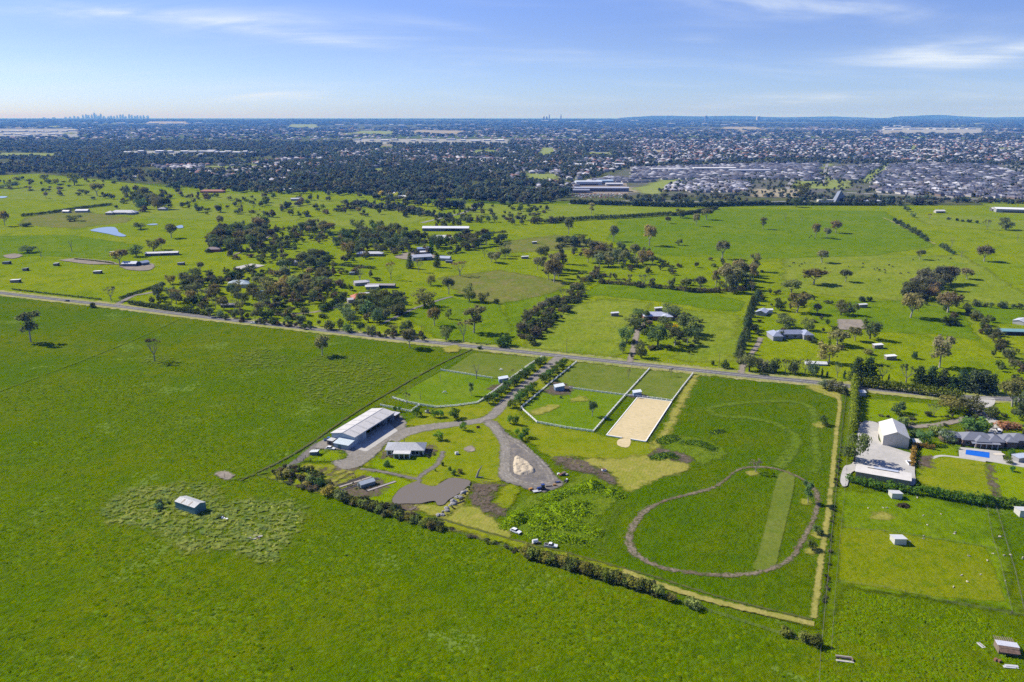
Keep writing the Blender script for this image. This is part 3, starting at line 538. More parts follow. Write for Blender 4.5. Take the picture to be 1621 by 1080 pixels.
# hills on the horizon
def ridge(name, y, prof, mat, depth=2500):
    b = MB(); pts = [(p[0], p[1]) for p in prof]; k = len(pts)
    X = [G(px, 400).x/G(px, 400).y for px, h in pts]
    for i, (px, hh) in enumerate(pts): x = (px-CX)/FPX*y*math.cos(PITCH); b.v += [(x, y-depth*.5, 0), (x*1.01, y, hh), (x*1.02, y+depth, 0)]
    for i in range(k-1): a = 3*i; b.f += [(a, a+3, a+4, a+1), (a+1, a+4, a+5, a+2)]
    return tag(b.build(name, mat, smooth=True), None, kind='structure')
hillm = ground_mat('forested_hills', (.03, .045, .025), (.04, .055, .03), (.05, .06, .03), big=900, mid=200, fine=60, bump=0, alpha=False)
def prof(x0, x1, n, f, seed):
    r = random.Random(seed); return [(x0+(x1-x0)*i/n, max(1, f(i/n)+r.uniform(-5, 5))) for i in range(n+1)]
HB = 28000
def k2h(px, y): return EYE + px*y/FPX
ridge('hills', HB, prof(960, 1760, 80, lambda t: k2h(-1+8*0.5*math.exp(-((t-.11)/.07)**2)+3.4*math.exp(-((t-.24)/.10)**2)+2.7*math.exp(-((t-.42)/.10)**2)+4.2*math.exp(-((t-.63)/.07)**2)+2.8*math.exp(-((t-.82)/.16)**2)+2*math.sin(t*31)*.3, HB) if .02 < t < .99 else 5, 3), hillm)
ridge('hills', 26000, prof(1370, 1500, 26, lambda t: 20+k2h(4.4, 26000)*math.sin(math.pi*t)**.8*.8, 5), hillm, 1500)
ridge('hills', 26000, prof(1560, 1760, 26, lambda t: 20+k2h(3.2, 26000)*math.sin(math.pi*min(1, t*1.2)*.8)**1.3*.95, 8), hillm, 1500)
# the air
hz = bpy.data.materials.new('haze_air'); hz.use_nodes = True; hn = hz.node_tree; hn.nodes.clear()
ho = N(hn, 'ShaderNodeOutputMaterial'); hv = N(hn, 'ShaderNodeVolumePrincipled'); hv.inputs['Density'].default_value = HAZE_D; hv.inputs['Color'].default_value = (*HAZE_C, 1); hv.inputs['Absorption Color'].default_value = (1, 1, 1, 1); hv.inputs['Anisotropy'].default_value = 0.0
L(hn, hv.outputs[0], ho.inputs['Volume'])
hb = MB(); hb.box((0, 38000, 204), (130000, 84000, 410)); tag(hb.build('haze', hz), None, kind='stuff')
# ------------------------------------------------------------------ tree kit
def leaf_cloud(lobes, n, size, seed, up=.45, shell=.55):
    """leaf clumps spread through the volume of the lobes (centre, radii): arrays of quads"""
    r = np.random.default_rng(seed); C = np.array([l[0] for l in lobes], float); Rr = np.array([l[1] if hasattr(l[1], '__len__') else (l[1],)*3 for l in lobes], float)
    w = (Rr.prod(1))**(2/3); w /= w.sum(); k = r.choice(len(lobes), n, p=w)
    d = r.normal(size=(n, 3)); d /= np.linalg.norm(d, axis=1)[:, None]
    rad = (shell+(1-shell)*r.random(n))*(1+.18*r.normal(size=n)); c = C[k]+d*rad[:, None]*Rr[k]
    nrm = d+r.normal(size=(n, 3))*.55; nrm[:, 2] += up; nrm /= np.linalg.norm(nrm, axis=1)[:, None]
    a = np.cross(nrm, r.normal(size=(n, 3))); a /= np.linalg.norm(a, axis=1)[:, None]; b = np.cross(nrm, a)
    s = size*(.55+.9*r.random(n))[:, None]; s2 = s*(.55+.5*r.random(n))[:, None]
    v = np.stack([c-a*s, c-b*s2+nrm*s*.15, c+a*s, c+b*s2-nrm*s*.1], 1).reshape(-1, 3)
    return v, np.arange(4*n).reshape(n, 4)
def crown_data(name, lobes, n, size, seed, **kw):
    v, q = leaf_cloud(lobes, n, size, seed, **kw); return np_mesh(name, v, q, M['leaf'])
def limbs(b, p, d, length, r, depth, rnd, tips, spread=.6, k=(2, 3), up=.15):
    q = p+d*length; b.tube(p, q, r, r*.62, 5, cap=False)
    if depth == 0: tips.append(q); return
    for i in range(rnd.randint(*k)):
        nd = (d+Vector((rnd.uniform(-1, 1), rnd.uniform(-1, 1), rnd.uniform(-.4, .6)))*spread+Vector((0, 0, up))).normalized()
        limbs(b, q, nd, length*rnd.uniform(.6, .85), r*.58, depth-1, rnd, tips, spread, k, up)
KIT = {}
def kit(kind, trunk_mb, crown, bark='bark'): KIT.setdefault(kind, []).append((trunk_mb.mesh('trunk', M[bark], True) if trunk_mb else None, crown))
for s in range(9):      # spreading eucalypt, height 1
    rn = random.Random(100+s); b = MB(); tips = []; lean = Vector((rn.uniform(-.12, .12), rn.uniform(-.12, .12), 1)).normalized()
    b.tube((0, 0, -.03), lean*.26, .032, .024, 7, False)
    for i in range(5):
        an = i*1.26+rn.uniform(-.4, .4); limbs(b, lean*.25, Vector((math.cos(an)*.75, math.sin(an)*.75, rn.uniform(.5, 1.3))).normalized(), rn.uniform(.2, .27), .015, 1, rn, tips, .55, (2, 3))
    lob = [(tuple(t), (rn.uniform(.12, .18), rn.uniform(.12, .18), rn.uniform(.10, .14))) for t in tips]
    for i in range(7): an = i*.9+rn.uniform(-.4, .4); rr_ = rn.uniform(.18, .3); lob.append(((math.cos(an)*rr_, math.sin(an)*rr_, rn.uniform(.36, .56)), (.15, .15, .12)))
    lob.append(((0, 0, .6), (.25, .25, .2)))
    zt = max(l[0][2]+l[1][2] for l in lob); lob = [((c[0], c[1], c[2]*1/zt if c[2] > 0 else c[2]), rr) for c, rr in lob]
    kit('gum', b, crown_data('gum_crown', lob, 1350, .035, 200+s))
for s in range(6):      # tall narrow eucalypt with a bare pale trunk
    rn = random.Random(300+s); b = MB(); tips = []; lean = Vector((rn.uniform(-.1, .1), rn.uniform(-.1, .1), 1)).normalized()
    b.tube((0, 0, -.03), lean*.42, .026, .019, 7, False)
    for i in range(4):
        an = i*1.57+rn.uniform(-.5, .5); limbs(b, lean*rn.uniform(.36, .45), Vector((math.cos(an)*.45, math.sin(an)*.45, 1.1)).normalized(), rn.uniform(.2, .3), .012, 1, rn, tips, .5, (2, 2))
    lob = [(tuple(t), (rn.uniform(.10, .15), rn.uniform(.10, .15), rn.uniform(.10, .14))) for t in tips]+[((rn.uniform(-.1, .1), rn.uniform(-.1, .1), .58), (.17, .17, .16))]+[((math.cos(i_*1.6)*.15, math.sin(i_*1.6)*.15, rn.uniform(.38, .52)), (.12, .12, .10)) for i_ in range(4)]
    zt = max(l[0][2]+l[1][2] for l in lob); lob = [((c[0], c[1], c[2]/zt), rr) for c, rr in lob]
    kit('tallgum', b, crown_data('tall_gum_crown', lob, 950, .032, 400+s))
for s in range(7):      # dense round broadleaf / wattle
    rn = random.Random(500+s); b = MB(); b.tube((0, 0, -.03), (0, 0, .35), .04, .025, 7, False); lob = [((0, 0, .5), (.3, .3, .34))]
    for i in range(13):
        an = rn.uniform(0, 6.28); z = rn.uniform(.22, .82); rr = .30*math.sin(math.pi*min(.95, max(.12, z*.92)))**.6+.02
        lob.append(((math.cos(an)*rr, math.sin(an)*rr, z), (rn.uniform(.13, .2),)*2+(rn.uniform(.11, .17),)))
    kit('round', b, crown_data('broadleaf_crown', lob, 1100, .034, 600+s), 'dark_bark')
for s in range(3):      # cypress and pine, broad dark cone
    rn = random.Random(700+s); b = MB(); b.tube((0, 0, -.03), (0, 0, .7), .035, .01, 6, False); lob = []
    for i in range(26):
        z = .06+.9*(i/25); an = i*2.4; rr = (.26*(1-z)**.75+.015)*rn.uniform(.7, 1.05); lob.append(((math.cos(an)*rr*.6, math.sin(an)*rr*.6, z), (.09+.11*(1-z), .09+.11*(1-z), .075)))
    kit('cypress', b, crown_data('conifer_crown', lob, 1200, .028, 800+s, up=.1), 'dark_bark')
for s in range(2):      # narrow upright conifer or poplar
    rn = random.Random(900+s); b = MB(); b.tube((0, 0, -.03), (0, 0, .6), .03, .01, 6, False)
    lob = [((rn.uniform(-.03, .03), rn.uniform(-.03, .03), z), (.13*math.sin(math.pi*(.12+.85*z))**.6+.02,)*2+(.1,)) for z in np.linspace(.08, .93, 11)]
    kit('column', b, crown_data('upright_crown', lob, 700, .028, 950+s, up=.1), 'dark_bark')
for s in range(4):      # young round-headed planted tree, short clean stem
    rn = random.Random(1000+s); b = MB(); b.tube((0, 0, -.03), (0, 0, .4), .022, .014, 6, False); lob = [((0, 0, .58), (.24, .24, .3))]
    for i in range(9):
        an = rn.uniform(0, 6.28); z = rn.uniform(.24, .86); lob.append(((math.cos(an)*.2, math.sin(an)*.2, z), (.15, .15, .15)))
    kit('young', b, crown_data('young_crown', lob, 620, .036, 1050+s))
for s in range(6):      # low bush
    rn = random.Random(1100+s); lob = [((0, 0, .38), (.5, .45, .42))]
    for i in range(10):
        an = rn.uniform(0, 6.28); rr = rn.uniform(.2, .5); lob.append(((math.cos(an)*rr, math.sin(an)*rr, rn.uniform(.25, .7)), (rn.uniform(.2, .32),)*2+(rn.uniform(.18, .3),)))
    b = MB()
    for i in range(4): b.tube((0, 0, -.03), (rn.uniform(-.3, .3), rn.uniform(-.3, .3), .5), .03, .015, 5, False)
    kit('bush', b, crown_data('bush_foliage', lob, 620, .062, 1150+s), 'dark_bark')
for s in range(3):      # dead tree
    rn = random.Random(1200+s); b = MB(); tips = []; b.tube((0, 0, -.03), (.02, 0, .36), .04, .028, 7, False)
    for i in range(4): limbs(b, Vector((.02, 0, .3+.03*i)), Vector((math.cos(i*1.6)*.7, math.sin(i*1.6)*.7, rn.uniform(.6, 1.4))).normalized(), .24, .018, 2, rn, tips, .6, (2, 2), .1)
    KIT.setdefault('dead', []).append((b.mesh('bare_limbs', M['dead_wood'], True), None))
for s in range(3):      # thin-leaved or bare winter tree: fine limbs plus a scatter of leaves
    rn = random.Random(1300+s); b = MB(); tips = []; b.tube((0, 0, -.03), (0, 0, .28), .03, .022, 7, False)
    for i in range(5): limbs(b, Vector((0, 0, .26)), Vector((math.cos(i*1.26)*.7, math.sin(i*1.26)*.7, rn.uniform(.7, 1.5))).normalized(), .24, .014, 2, rn, tips, .55, (2, 3), .15)
    lob = [(tuple(t), (.07, .07, .06)) for t in tips]
    zt = max(l[0][2]+l[1][2] for l in lob); lob = [((c[0], c[1], c[2]/zt), rr) for c, rr in lob]
    kit('sparse', b, crown_data('thin_crown', lob, 330, .026, 1350+s), 'dead_wood')
WID = dict(gum=1.0, tallgum=.62, round=.85, cypress=.62, column=.3, young=.66, bush=1.35, dead=.8, sparse=.85)
TINT = dict(gum=(.165, .155, .075), tallgum=(.18, .17, .078), round=(.115, .135, .052), cypress=(.05, .072, .026), column=(.035, .07, .02), young=(.075, .15, .018), bush=(.05, .08, .022), dead=(.2, .18, .15), sparse=(.13, .115, .08))
TREES = []      # (root, kind, group phrase, context, label or None)
def tree(kind, px, py, ytop, ctx, w=None, tint=None, label=None, group=None, name=None, world=None, h=None):
    p = G(px, py) if world is None else Vector((*world, 0)); hh = (HT(px, py, ytop) if ytop is not None else h)
    tr, cr = random.choice(KIT[kind]); wm = (w*MPP(px, py) if w else hh*WID[kind]*U(.88, 1.12)); sx = wm/WID[kind]; sx = min(max(sx, hh*.45), hh*2.6)
    nm = name or dict(gum='gum_tree', tallgum='gum_tree', round='broadleaf_tree', cypress='conifer', column='upright_tree', young='young_tree', bush='bush', dead='dead_tree', sparse='thin_leaved_tree')[kind]
    r = empty(nm, (p.x, p.y, 0), U(0, 6.28)); r.scale = (sx*U(.86, 1.16), sx*U(.86, 1.16), hh)
    for n, me in (('trunk', tr), ('crown', cr)):
        if me is None: continue
        o = link(n if kind != 'bush' or n == 'trunk' else 'foliage', me, r)
        if kind == 'bush' and n == 'trunk': o.name = 'stem'
        c = tint or TINT[kind]; f = U(.68, 1.4)*(1.5 if tint is None else 2.85); o.color = (c[0]*f*U(.82, 1.2), c[1]*f, c[2]*f*U(.75, 1.3), 1)
    r['category'] = 'bush' if kind == 'bush' else 'tree'
    TREES.append([r, kind, group, ctx, label, hh, wm]); return r
def hedge(name, px, w, h, tint, label, leaf=.42, dens=1.6, group=None, cat='hedge', wob=.18, conif=False):
    """clipped or shaggy hedge along a line: foliage shell over a run of overlapping lobes, with stems"""
    pts = resample(gpoly(px), max(1.2, w*.5)); rn = random.Random(len(px)*7+int(px[0][0])); lob = []
    for p in pts:
        k = 1+rn.uniform(-wob, wob)
        lob.append(((p.x, p.y, h*.48), (w*.5*k, w*.5*k, h*.5*k)))
        if conif: lob.append(((p.x+rn.uniform(-.2, .2)*w, p.y+rn.uniform(-.2, .2)*w, h*.8), (w*.22, w*.22, h*.26*k)))
        else: lob.append(((p.x+rn.uniform(-.3, .3)*w, p.y+rn.uniform(-.3, .3)*w, h*.72*k), (w*.28, w*.28, h*.22)))
    L0 = sum((pts[i+1]-pts[i]).length for i in range(len(pts)-1)); n = int(L0*(w+2*h)*dens/leaf)+60
    v, q = leaf_cloud(lob, n, leaf, int(px[0][0])); v[:, 2] = np.maximum(v[:, 2], 0.02)
    b = MB(); c0 = pts[len(pts)//2]
    r = empty(name, (c0.x, c0.y, 0)); v[:, :2] -= np.array(c0)
    for p in pts[::2]: b.tube((p.x-c0.x, p.y-c0.y, 0), (p.x-c0.x, p.y-c0.y, h*.6), .09, .05, 5, False)
    b.build('stems', M['dark_bark'], r); o = link('foliage', np_mesh('hedge_foliage', v, q, M['leaf']), r); o.color = (tint[0]*2.35, tint[1]*2.25, tint[2]*2.1, 1)
    return tag(r, label, cat, group)
# ------------------------------------------------------------------ building kit
PAINT = {}
def paint(name, c, **kw):
    k = (name, c)
    if k not in PAINT: PAINT[k] = plain(name, c, **kw)
    return PAINT[k]
def frame3(A, B, C):
    a, b, c = (G(*p).to_2d() for p in (A, B, C)); u = (b-a); l = u.length; u.normalize(); v = Vector((-u.y, u.x)); w = (c-b).dot(v)
    if w < 0: a, b = b, a; u = -u; v = -v; w = -w
    return (a+b)/2+v*w/2, math.atan2(u.y, u.x), l, w
def put(root, name, mat, c, d, rz=0.0): return MB().box(c, d, rz).build(name, mat, root)
def gable_solid(l, w, h, rise): return MB().prism([(-l/2, -w/2, -.1), (-l/2, w/2, -.1), (-l/2, w/2, h), (-l/2, 0, h+rise), (-l/2, -w/2, h)], (l, 0, 0))
def gable_roof(l, w, h, rise, ov=.4, t=.14, x0=0.0):
    s = rise/(w/2); e = w/2+ov
    return MB().prism([(x0-l/2-ov, -e, h-ov*s+.02), (x0-l/2-ov, 0, h+rise+.02), (x0-l/2-ov, e, h-ov*s+.02), (x0-l/2-ov, e, h-ov*s+t+.02), (x0-l/2-ov, 0, h+rise+t+.02), (x0-l/2-ov, -e, h-ov*s+t+.02)], (l+2*ov, 0, 0))
def hip_roof(l, w, h, rise, ov=.5, t=.15, o=(0, 0)):
    b = MB(); L2, W2 = l/2+ov, w/2+ov; k = max(0.01, L2-W2) if l >= w else 0; kw = max(0.01, W2-L2) if w > l else 0; ox, oy = o
    b.v = [(ox+x, oy+y, h+z) for z in (0, t) for x, y in ((-L2, -W2), (L2, -W2), (L2, W2), (-L2, W2))]
    if l >= w: b.v += [(ox-k, oy, h+t+rise), (ox+k, oy, h+t+rise)]; b.f = [(4, 5, 9, 8), (5, 6, 9), (6, 7, 8, 9), (7, 4, 8)]
    else: b.v += [(ox, oy-kw, h+t+rise), (ox, oy+kw, h+t+rise)]; b.f = [(4, 5, 8), (5, 6, 9, 8), (6, 7, 9), (7, 4, 8, 9)]
    b.f += [(3, 2, 1, 0), (0, 1, 5, 4), (1, 2, 6, 5), (2, 3, 7, 6), (3, 0, 4, 7)]; return b
def sheet(c): return paint('sheet_metal', c, rough=.45, var=.12, scale=.35, wave=('X', 2.2), spec=.5)
def gable_house(name, A, B, C, h, rise, roofc, wallc, label, cat='house', ov=.45, wins=(), doors=(), group=None, chim=None, dims=None):
    c, rz, l, w = frame3(A, B, C) if dims is None else dims
    r = empty(name, (c.x, c.y, 0), rz); gable_solid(l, w, h, rise).build('wall', paint('cladding', wallc, rough=.8, scale=.6), r)
    rf = gable_roof(l, w, h, rise, ov).build('roof', sheet(roofc), r)
    openings(r, l, w, wins, doors)
    if chim: put(rf, 'chimney', paint('brick', (.25, .12, .08)), (chim[0], chim[1], h+rise+.3), (.7, .7, 1.6))
    return tag(r, label, cat, group)
def openings(r, l, w, wins, doors):
    for side, pos, z, ww, hh in wins:
        if side in 'fb': y = -w/2-.03 if side == 'f' else w/2+.03; o = put(r, 'window', M['glass'], (pos, y, z), (ww, .06, hh)); put(o, 'frame', M['white'], (pos, y*1.0, z-hh/2-.06), (ww+.2, .12, .1))
        else: x = -l/2-.03 if side == 'l' else l/2+.03; o = put(r, 'window', M['glass'], (x, pos, z), (.06, ww, hh)); put(o, 'frame', M['white'], (x, pos, z-hh/2-.06), (.12, ww+.2, .1))
    for side, pos, ww, hh, m in doors:
        if side in 'fb': y = -w/2-.03 if side == 'f' else w/2+.03; put(r, 'door', m, (pos, y, hh/2), (ww, .07, hh))
        else: x = -l/2-.03 if side == 'l' else l/2+.03; put(r, 'door', m, (x, pos, hh/2), (.07, ww, hh))
def hip_house(name, ctr, rz, l, w, h, rise, roofc, wallc, label, cat='house', group=None, wings=(), wins=(), doors=(), tile=False):
    r = empty(name, (ctr.x, ctr.y, 0), rz); b = MB().box((0, 0, h/2-.05), (l, w, h+.1))
    rm = paint('roof_tile', roofc, rough=.7, scale=.8) if tile else sheet(roofc)
    hip_roof(l, w, h, rise).build('roof', rm, r)
    for i, (ox, oy, wl, ww, dz) in enumerate(wings):
        b.box((ox, oy, (h+dz)/2-.05), (wl, ww, h+dz+.1)); hip_roof(wl, ww, h+dz+.012*(i+1), rise*min(wl, ww)/min(l, w), o=(ox, oy)).build('roof', rm, r)
    b.build('wall', paint('cladding', wallc, rough=.8, scale=.6), r); openings(r, l, w, wins, doors); return tag(r, label, cat, group)
def shelter(name, px, rz, l, w, h0, h1, roofc, wallc, label, group=None, cat='shelter', open_side=True, leg=False):
    """three-sided animal shelter with a skillion roof, open to local +x"""
    p = G(*px); r = empty(name, (p.x, p.y, 0), R(rz)); b = MB(); wm = paint('sheet_wall', wallc, rough=.5, var=.1, scale=.8, wave=('X', 2.5))
    slope = (h1-h0)/l
    b.prism([(-l/2, -w/2, 0), (l/2, -w/2, 0), (l/2, -w/2, h1), (-l/2, -w/2, h0)], (0, .08, 0)); b.prism([(-l/2, w/2-.08, 0), (l/2, w/2-.08, 0), (l/2, w/2-.08, h1), (-l/2, w/2-.08, h0)], (0, .08, 0))
    b.box((-l/2+.04, 0, h0/2), (.08, w-.17, h0))
    if not open_side: b.box((l/2-.04, 0, h1/2), (.08, w-.17, h1))
    b.build('wall', wm, r)
    MB().prism([(-l/2-.25, -w/2-.25, h0+.03-.25*slope), (l/2+.35, -w/2-.25, h1+.03+.35*slope), (l/2+.35, -w/2-.25, h1+.13+.35*slope), (-l/2-.25, -w/2-.25, h0+.13-.25*slope)], (0, w+.5, 0)).build('roof', sheet(roofc), r)
    if open_side: put(r, 'post', M['timber'], (l/2-.06, 0, h1/2), (.12, .12, h1))
    return tag(r, label, cat, group)
# ------------------------------------------------------------------ fences
POSTS = {}
def post_mesh(w, h, mat, key):
    if key not in POSTS: POSTS[key] = MB().box((0, 0, h/2), (w, w, h)).mesh('post', mat)
    return POSTS[key]
def rail_fence(px, label, spacing=2.7, h=1.35, rails=(.45, .82, 1.22), group='white post and rail fences', smooth=False, cat='fence'):
    pts = resample(gpoly(px), spacing, smooth=smooth); c = pts[len(pts)//2]; r = empty('white_rail_fence', (c.x, c.y, 0)); me = post_mesh(.32, h, M['white_rail'], 'white')
    for p in pts[:100]: o = link('post', me, r); o.location = (p.x-c.x, p.y-c.y, 0)
    for z in rails:
        b = MB()
        for i in range(len(pts)-1):
            a, q = pts[i]-c, pts[i+1]-c; d = q-a; b.box(((a.x+q.x)/2, (a.y+q.y)/2, z), (d.length+.02, .14, .15), math.atan2(d.y, d.x))
        b.build('rail', M['white_rail'], r)
    return tag(r, label, cat, group)
def wire_fence(px, label, spacing=6., h=1.2, w=.13, smooth=False, name='wire_fence', mat='post_wood', group='post and wire fences', wires=(.4, .75, 1.1), wr=.018):
    pts = resample(gpoly(px), spacing, smooth=smooth)
    if len(pts) > 100: pts = resample(gpoly(px), spacing*len(pts)/98, smooth=smooth)[:100]
    c = pts[len(pts)//2]; r = empty(name, (c.x, c.y, 0)); me = post_mesh(w, h, M[mat], (mat, w, h))
    for p in pts: o = link('post', me, r); o.location = (p.x-c.x, p.y-c.y, 0)
    b = MB()
    for z in wires:
        for i in range(len(pts)-1): a, q = pts[i]-c, pts[i+1]-c; b.tube((a.x, a.y, z), (q.x, q.y, z), wr, wr, 3, False)
    b.build('wire', M['dead_wood'], r); return tag(r, label, 'fence', group)
# ------------------------------------------------------------------ vehicles
def car(name, px, rz, color, label, kind='car', cat='car', group=None):
    p = G(*px); r = empty(name, (p.x, p.y, 0), R(rz)); w = 1.8
    if kind == 'car': prof = [(-2.25, .35), (2.2, .35), (2.3, .75), (1.15, .98), (-2.2, 1.0), (-2.3, .7)]; cab = [(-1.9, .98), (.95, .97), (.25, 1.45), (-1.45, 1.48)]
    elif kind == 'ute': prof = [(-2.6, .45), (2.45, .45), (2.55, .95), (1.2, 1.15), (-2.55, 1.15), (-2.6, .8)]; cab = [(-.9, 1.13), (1.05, 1.13), (.45, 1.75), (-.7, 1.78)]
    else: prof = [(-2.4, .4), (2.3, .4), (2.4, 1.0), (1.75, 1.2), (-2.4, 1.2), (-2.42, .8)]; cab = [(-2.36, 1.18), (1.6, 1.18), (.85, 2.0), (-2.3, 2.02)]
    b = MB().prism([(x, -w/2, z) for x, z in prof], (0, w, 0)); bo = b.build('body', M['car_paint'], r); bo.color = (*color, 1)
    k = MB(); n = len(cab); k.v = [(x, -w/2+.04, z) for x, z in cab[:2]]+[(x, -w/2+.22, z) for x, z in cab[2:]]+[(x, w/2-.04, z) for x, z in cab[:2]]+[(x, w/2-.22, z) for x, z in cab[2:]]
    k.f = [(0, 1, 2, 3), (7, 6, 5, 4), (0, 4, 5, 1), (1, 5, 6, 2), (3, 2, 6, 7), (0, 3, 7, 4)]; k.build('window', M['glass'], r)
    z = cab[2][1]; MB().box(((cab[2][0]+cab[3][0])/2, 0, z+.03), (cab[2][0]-cab[3][0]+.05, w-.4, .07)).build('roof', M['car_paint'], r).color = (*color, 1)
    if kind == 'ute': put(r, 'tray', M['dark'], (-1.75, 0, 1.16), (1.5, 1.5, .05))
    for x in (-1.45, 1.45):
        for y in (-.82, .82): MB().tube((x, y-.1, .33), (x, y+.1, .33), .33, .33, 12).build('wheel', M['tyre'], r)
    for y in (-.6, .6): put(r, 'headlight', M['chrome'], (prof[2][0]-.02, y, .72), (.1, .35, .16))
    return tag(r, label, cat, group)
# ------------------------------------------------------------------ animals (one continuous skinned body each)
def skinned(name, verts, edges, radii, mat, level=1):
    me = bpy.data.meshes.new(name+'_skeleton'); me.from_pydata(verts, edges, []); o = bpy.data.objects.new(name+'_skeleton', me); COL.objects.link(o)
    m = o.modifiers.new('skin', 'SKIN'); sv = me.skin_vertices[0].data
    for i, r in enumerate(radii): sv[i].radius = (r, r) if not hasattr(r, '__len__') else r
    sv[0].use_root = True; s = o.modifiers.new('sub', 'SUBSURF'); s.levels = level; s.render_levels = level
    dg = bpy.context.evaluated_depsgraph_get(); out = bpy.data.meshes.new_from_object(o.evaluated_get(dg)); out.name = name; out.materials.clear(); out.materials.append(mat)
    bpy.data.objects.remove(o); out.polygons.foreach_set('use_smooth', [True]*len(out.polygons)); return out
def quadruped(name, s, girth, leg, neck, head, mat, tail=.3):
    """s = body length; chest, belly and rump on a spine, jointed legs, raised neck with head, ears, tail"""
    H = leg+girth; V = [(0, 0, H), (.38*s, 0, H+.02), (-.42*s, 0, H+.02), (.5*s, 0, H+.12*s), (.5*s+neck[0]*.6, 0, H+neck[1]*.7), (.5*s+neck[0], 0, H+neck[1]), (.5*s+neck[0]+head, 0, H+neck[1]-head*.45)]
    E_ = [(0, 1), (0, 2), (1, 3), (3, 4), (4, 5), (5, 6)]; Rd = [girth, girth*1.02, girth*.95, girth*.72, girth*.5, girth*.42, girth*.26]
    for x, dx, root in ((.36*s, 0, 1), (-.42*s, -.08*s, 2)):
        for y in (-1, 1):
            n = len(V); V += [(x, y*girth*.6, leg*.95), (x+(dx if dx else .02*s), y*girth*.6, leg*.48), (x, y*girth*.6, .03)]; E_ += [(root, n), (n, n+1), (n+1, n+2)]; Rd += [girth*.34, girth*.17, girth*.15]
    n = len(V); V += [(-.56*s, 0, H+girth*.3), (-.6*s, 0, H+girth*.3-tail)]; E_ += [(2, n), (n, n+1)]; Rd += [girth*.2, girth*.08]
    for y in (-1, 1): n = len(V); V += [(.5*s+neck[0]-.04*s, y*girth*.75, H+neck[1]+girth*.35)]; E_ += [(5, n)]; Rd += [girth*.12]
    return skinned(name, V, E_, Rd, mat)
M['wool'] = plain('dirty_wool', (.50, .45, .36), .95, .15, 3); M['hide'] = plain('black_cattle_hide', (.022, .018, .016), .7, .2, 2); M['rug'] = plain('pale_horse_rug', (.72, .72, .70), .8, .1, 2); M['bay'] = plain('bay_coat', (.10, .05, .03), .7, .2, 2)
SHEEP = quadruped('sheep_body', .95, .32, .42, (.16, .22), .24, M['wool'], .2); COW = quadruped('cattle_body', 1.7, .42, .72, (.34, .06), .42, M['hide'], .6); COWG = quadruped('grazing_body', 1.7, .42, .72, (.5, -.62), .3, M['hide'], .6)
HORSE = quadruped('horse_body', 1.55, .33, .92, (.55, .5), .48, M['bay'], .6); HORSEG = quadruped('grazing_horse_body', 1.55, .33, .92, (.62, -.55), .45, M['bay'], .6)
def animal(name, me, px, rz, label, cat, group=None, s=1.0):
    o = link(name, me); p = G(*px); o.location = (p.x, p.y, 0); o.rotation_euler = (0, 0, R(rz)); o.scale = (s, s, s); return tag(o, label, cat, group)
cast = paint('cast_concrete', (.46, .43, .37), rough=.9, var=.2, scale=2); clod = paint('turned_soil', (.14, .10, .07), rough=.95)
# ------------------------------------------------------------------ THE PROPERTY: buildings
BLUE, PALE, ZINC = (.16, .24, .36), (.60, .61, .60), (.50, .52, .56)
# long machinery shed with open bays facing its concrete apron
c, rz, l, w = frame3((562, 707), (624, 667), (592, 660)); h, rise = 5.0, 1.2
r = empty('machinery_shed', (c.x, c.y, 0), rz); wm = paint('sheet_wall', (.33, .40, .47), rough=.5, var=.1, scale=.5, wave=('X', 2.5))
b = MB(); b.prism([(-l/2, -w/2, 0), (-l/2, w/2, 0), (-l/2, w/2, h), (-l/2, 0, h+rise), (-l/2, -w/2, h)], (.2, 0, 0)); b.prism([(l/2-.2, -w/2, 0), (l/2-.2, w/2, 0), (l/2-.2, w/2, h), (l/2-.2, 0, h+rise), (l/2-.2, -w/2, h)], (.2, 0, 0))
b.box((0, w/2-.1, h/2), (l-.42, .2, h)); b.box((-l/2+5.2, -w/2+.1, h/2), (10, .2, h)); b.box((4.9, -w/2+.1, h-.35), (l-10.6, .18, .7)); b.box((-l/2+10.1, 0, h/2), (.16, w-.5, h)); b.box((l/2-7, 0, h/2), (.16, w-.5, h)); b.build('wall', wm, r)
gable_roof(l, w, h, rise, .5).build('roof', sheet((.62, .59, .53)), r)
for i in range(4): put(r, 'post', paint('steel_post', (.07, .09, .12)), (-l/2+14.5+i*5.3, -w/2+.12, h/2-.2), (.25, .25, h-.4))
put(r, 'door', paint('roller_door', (.22, .28, .36), wave=('Z', 3.)), (-l/2+5.2, -w/2-.04, 2), (4, .06, 4)); put(r, 'gutter', paint('gutter', (.55, .56, .58)), (0, -w/2-.62, h-.2), (l+1, .16, .16))
for i_ in range(5):
    for sg in (-1, 1): s_ = rise/(w/2); MB().prism([(-l/2+4+i_*6.8, sg*1.2, h+rise-1.2*s_+.19), (-l/2+5.1+i_*6.8, sg*1.2, h+rise-1.2*s_+.19), (-l/2+5.1+i_*6.8, sg*w*.47, h+rise-w*.47*s_+.19), (-l/2+4+i_*6.8, sg*w*.47, h+rise-w*.47*s_+.19)], (0, 0, .03)).build('roof_light', paint('fibreglass', (.50, .485, .44), rough=.5), r)
put(r, 'ridge_cap', paint('ridge_metal', (.50, .49, .47)), (0, 0, h+rise+.2), (l+1, .5, .1))
tag(r, 'long machinery shed with pale grey gable roof and open bays facing the concrete apron', 'shed')
a = math.degrees(rz)
ctr = Vector((math.cos(rz), math.sin(rz))); nrm = Vector((-ctr.y, ctr.x)); e = c.to_2d() if hasattr(c, 'to_2d') else c
q = e-ctr*(l/2+2.9)-nrm*2.6; r = empty('lean_to', (q.x, q.y, 0), rz)
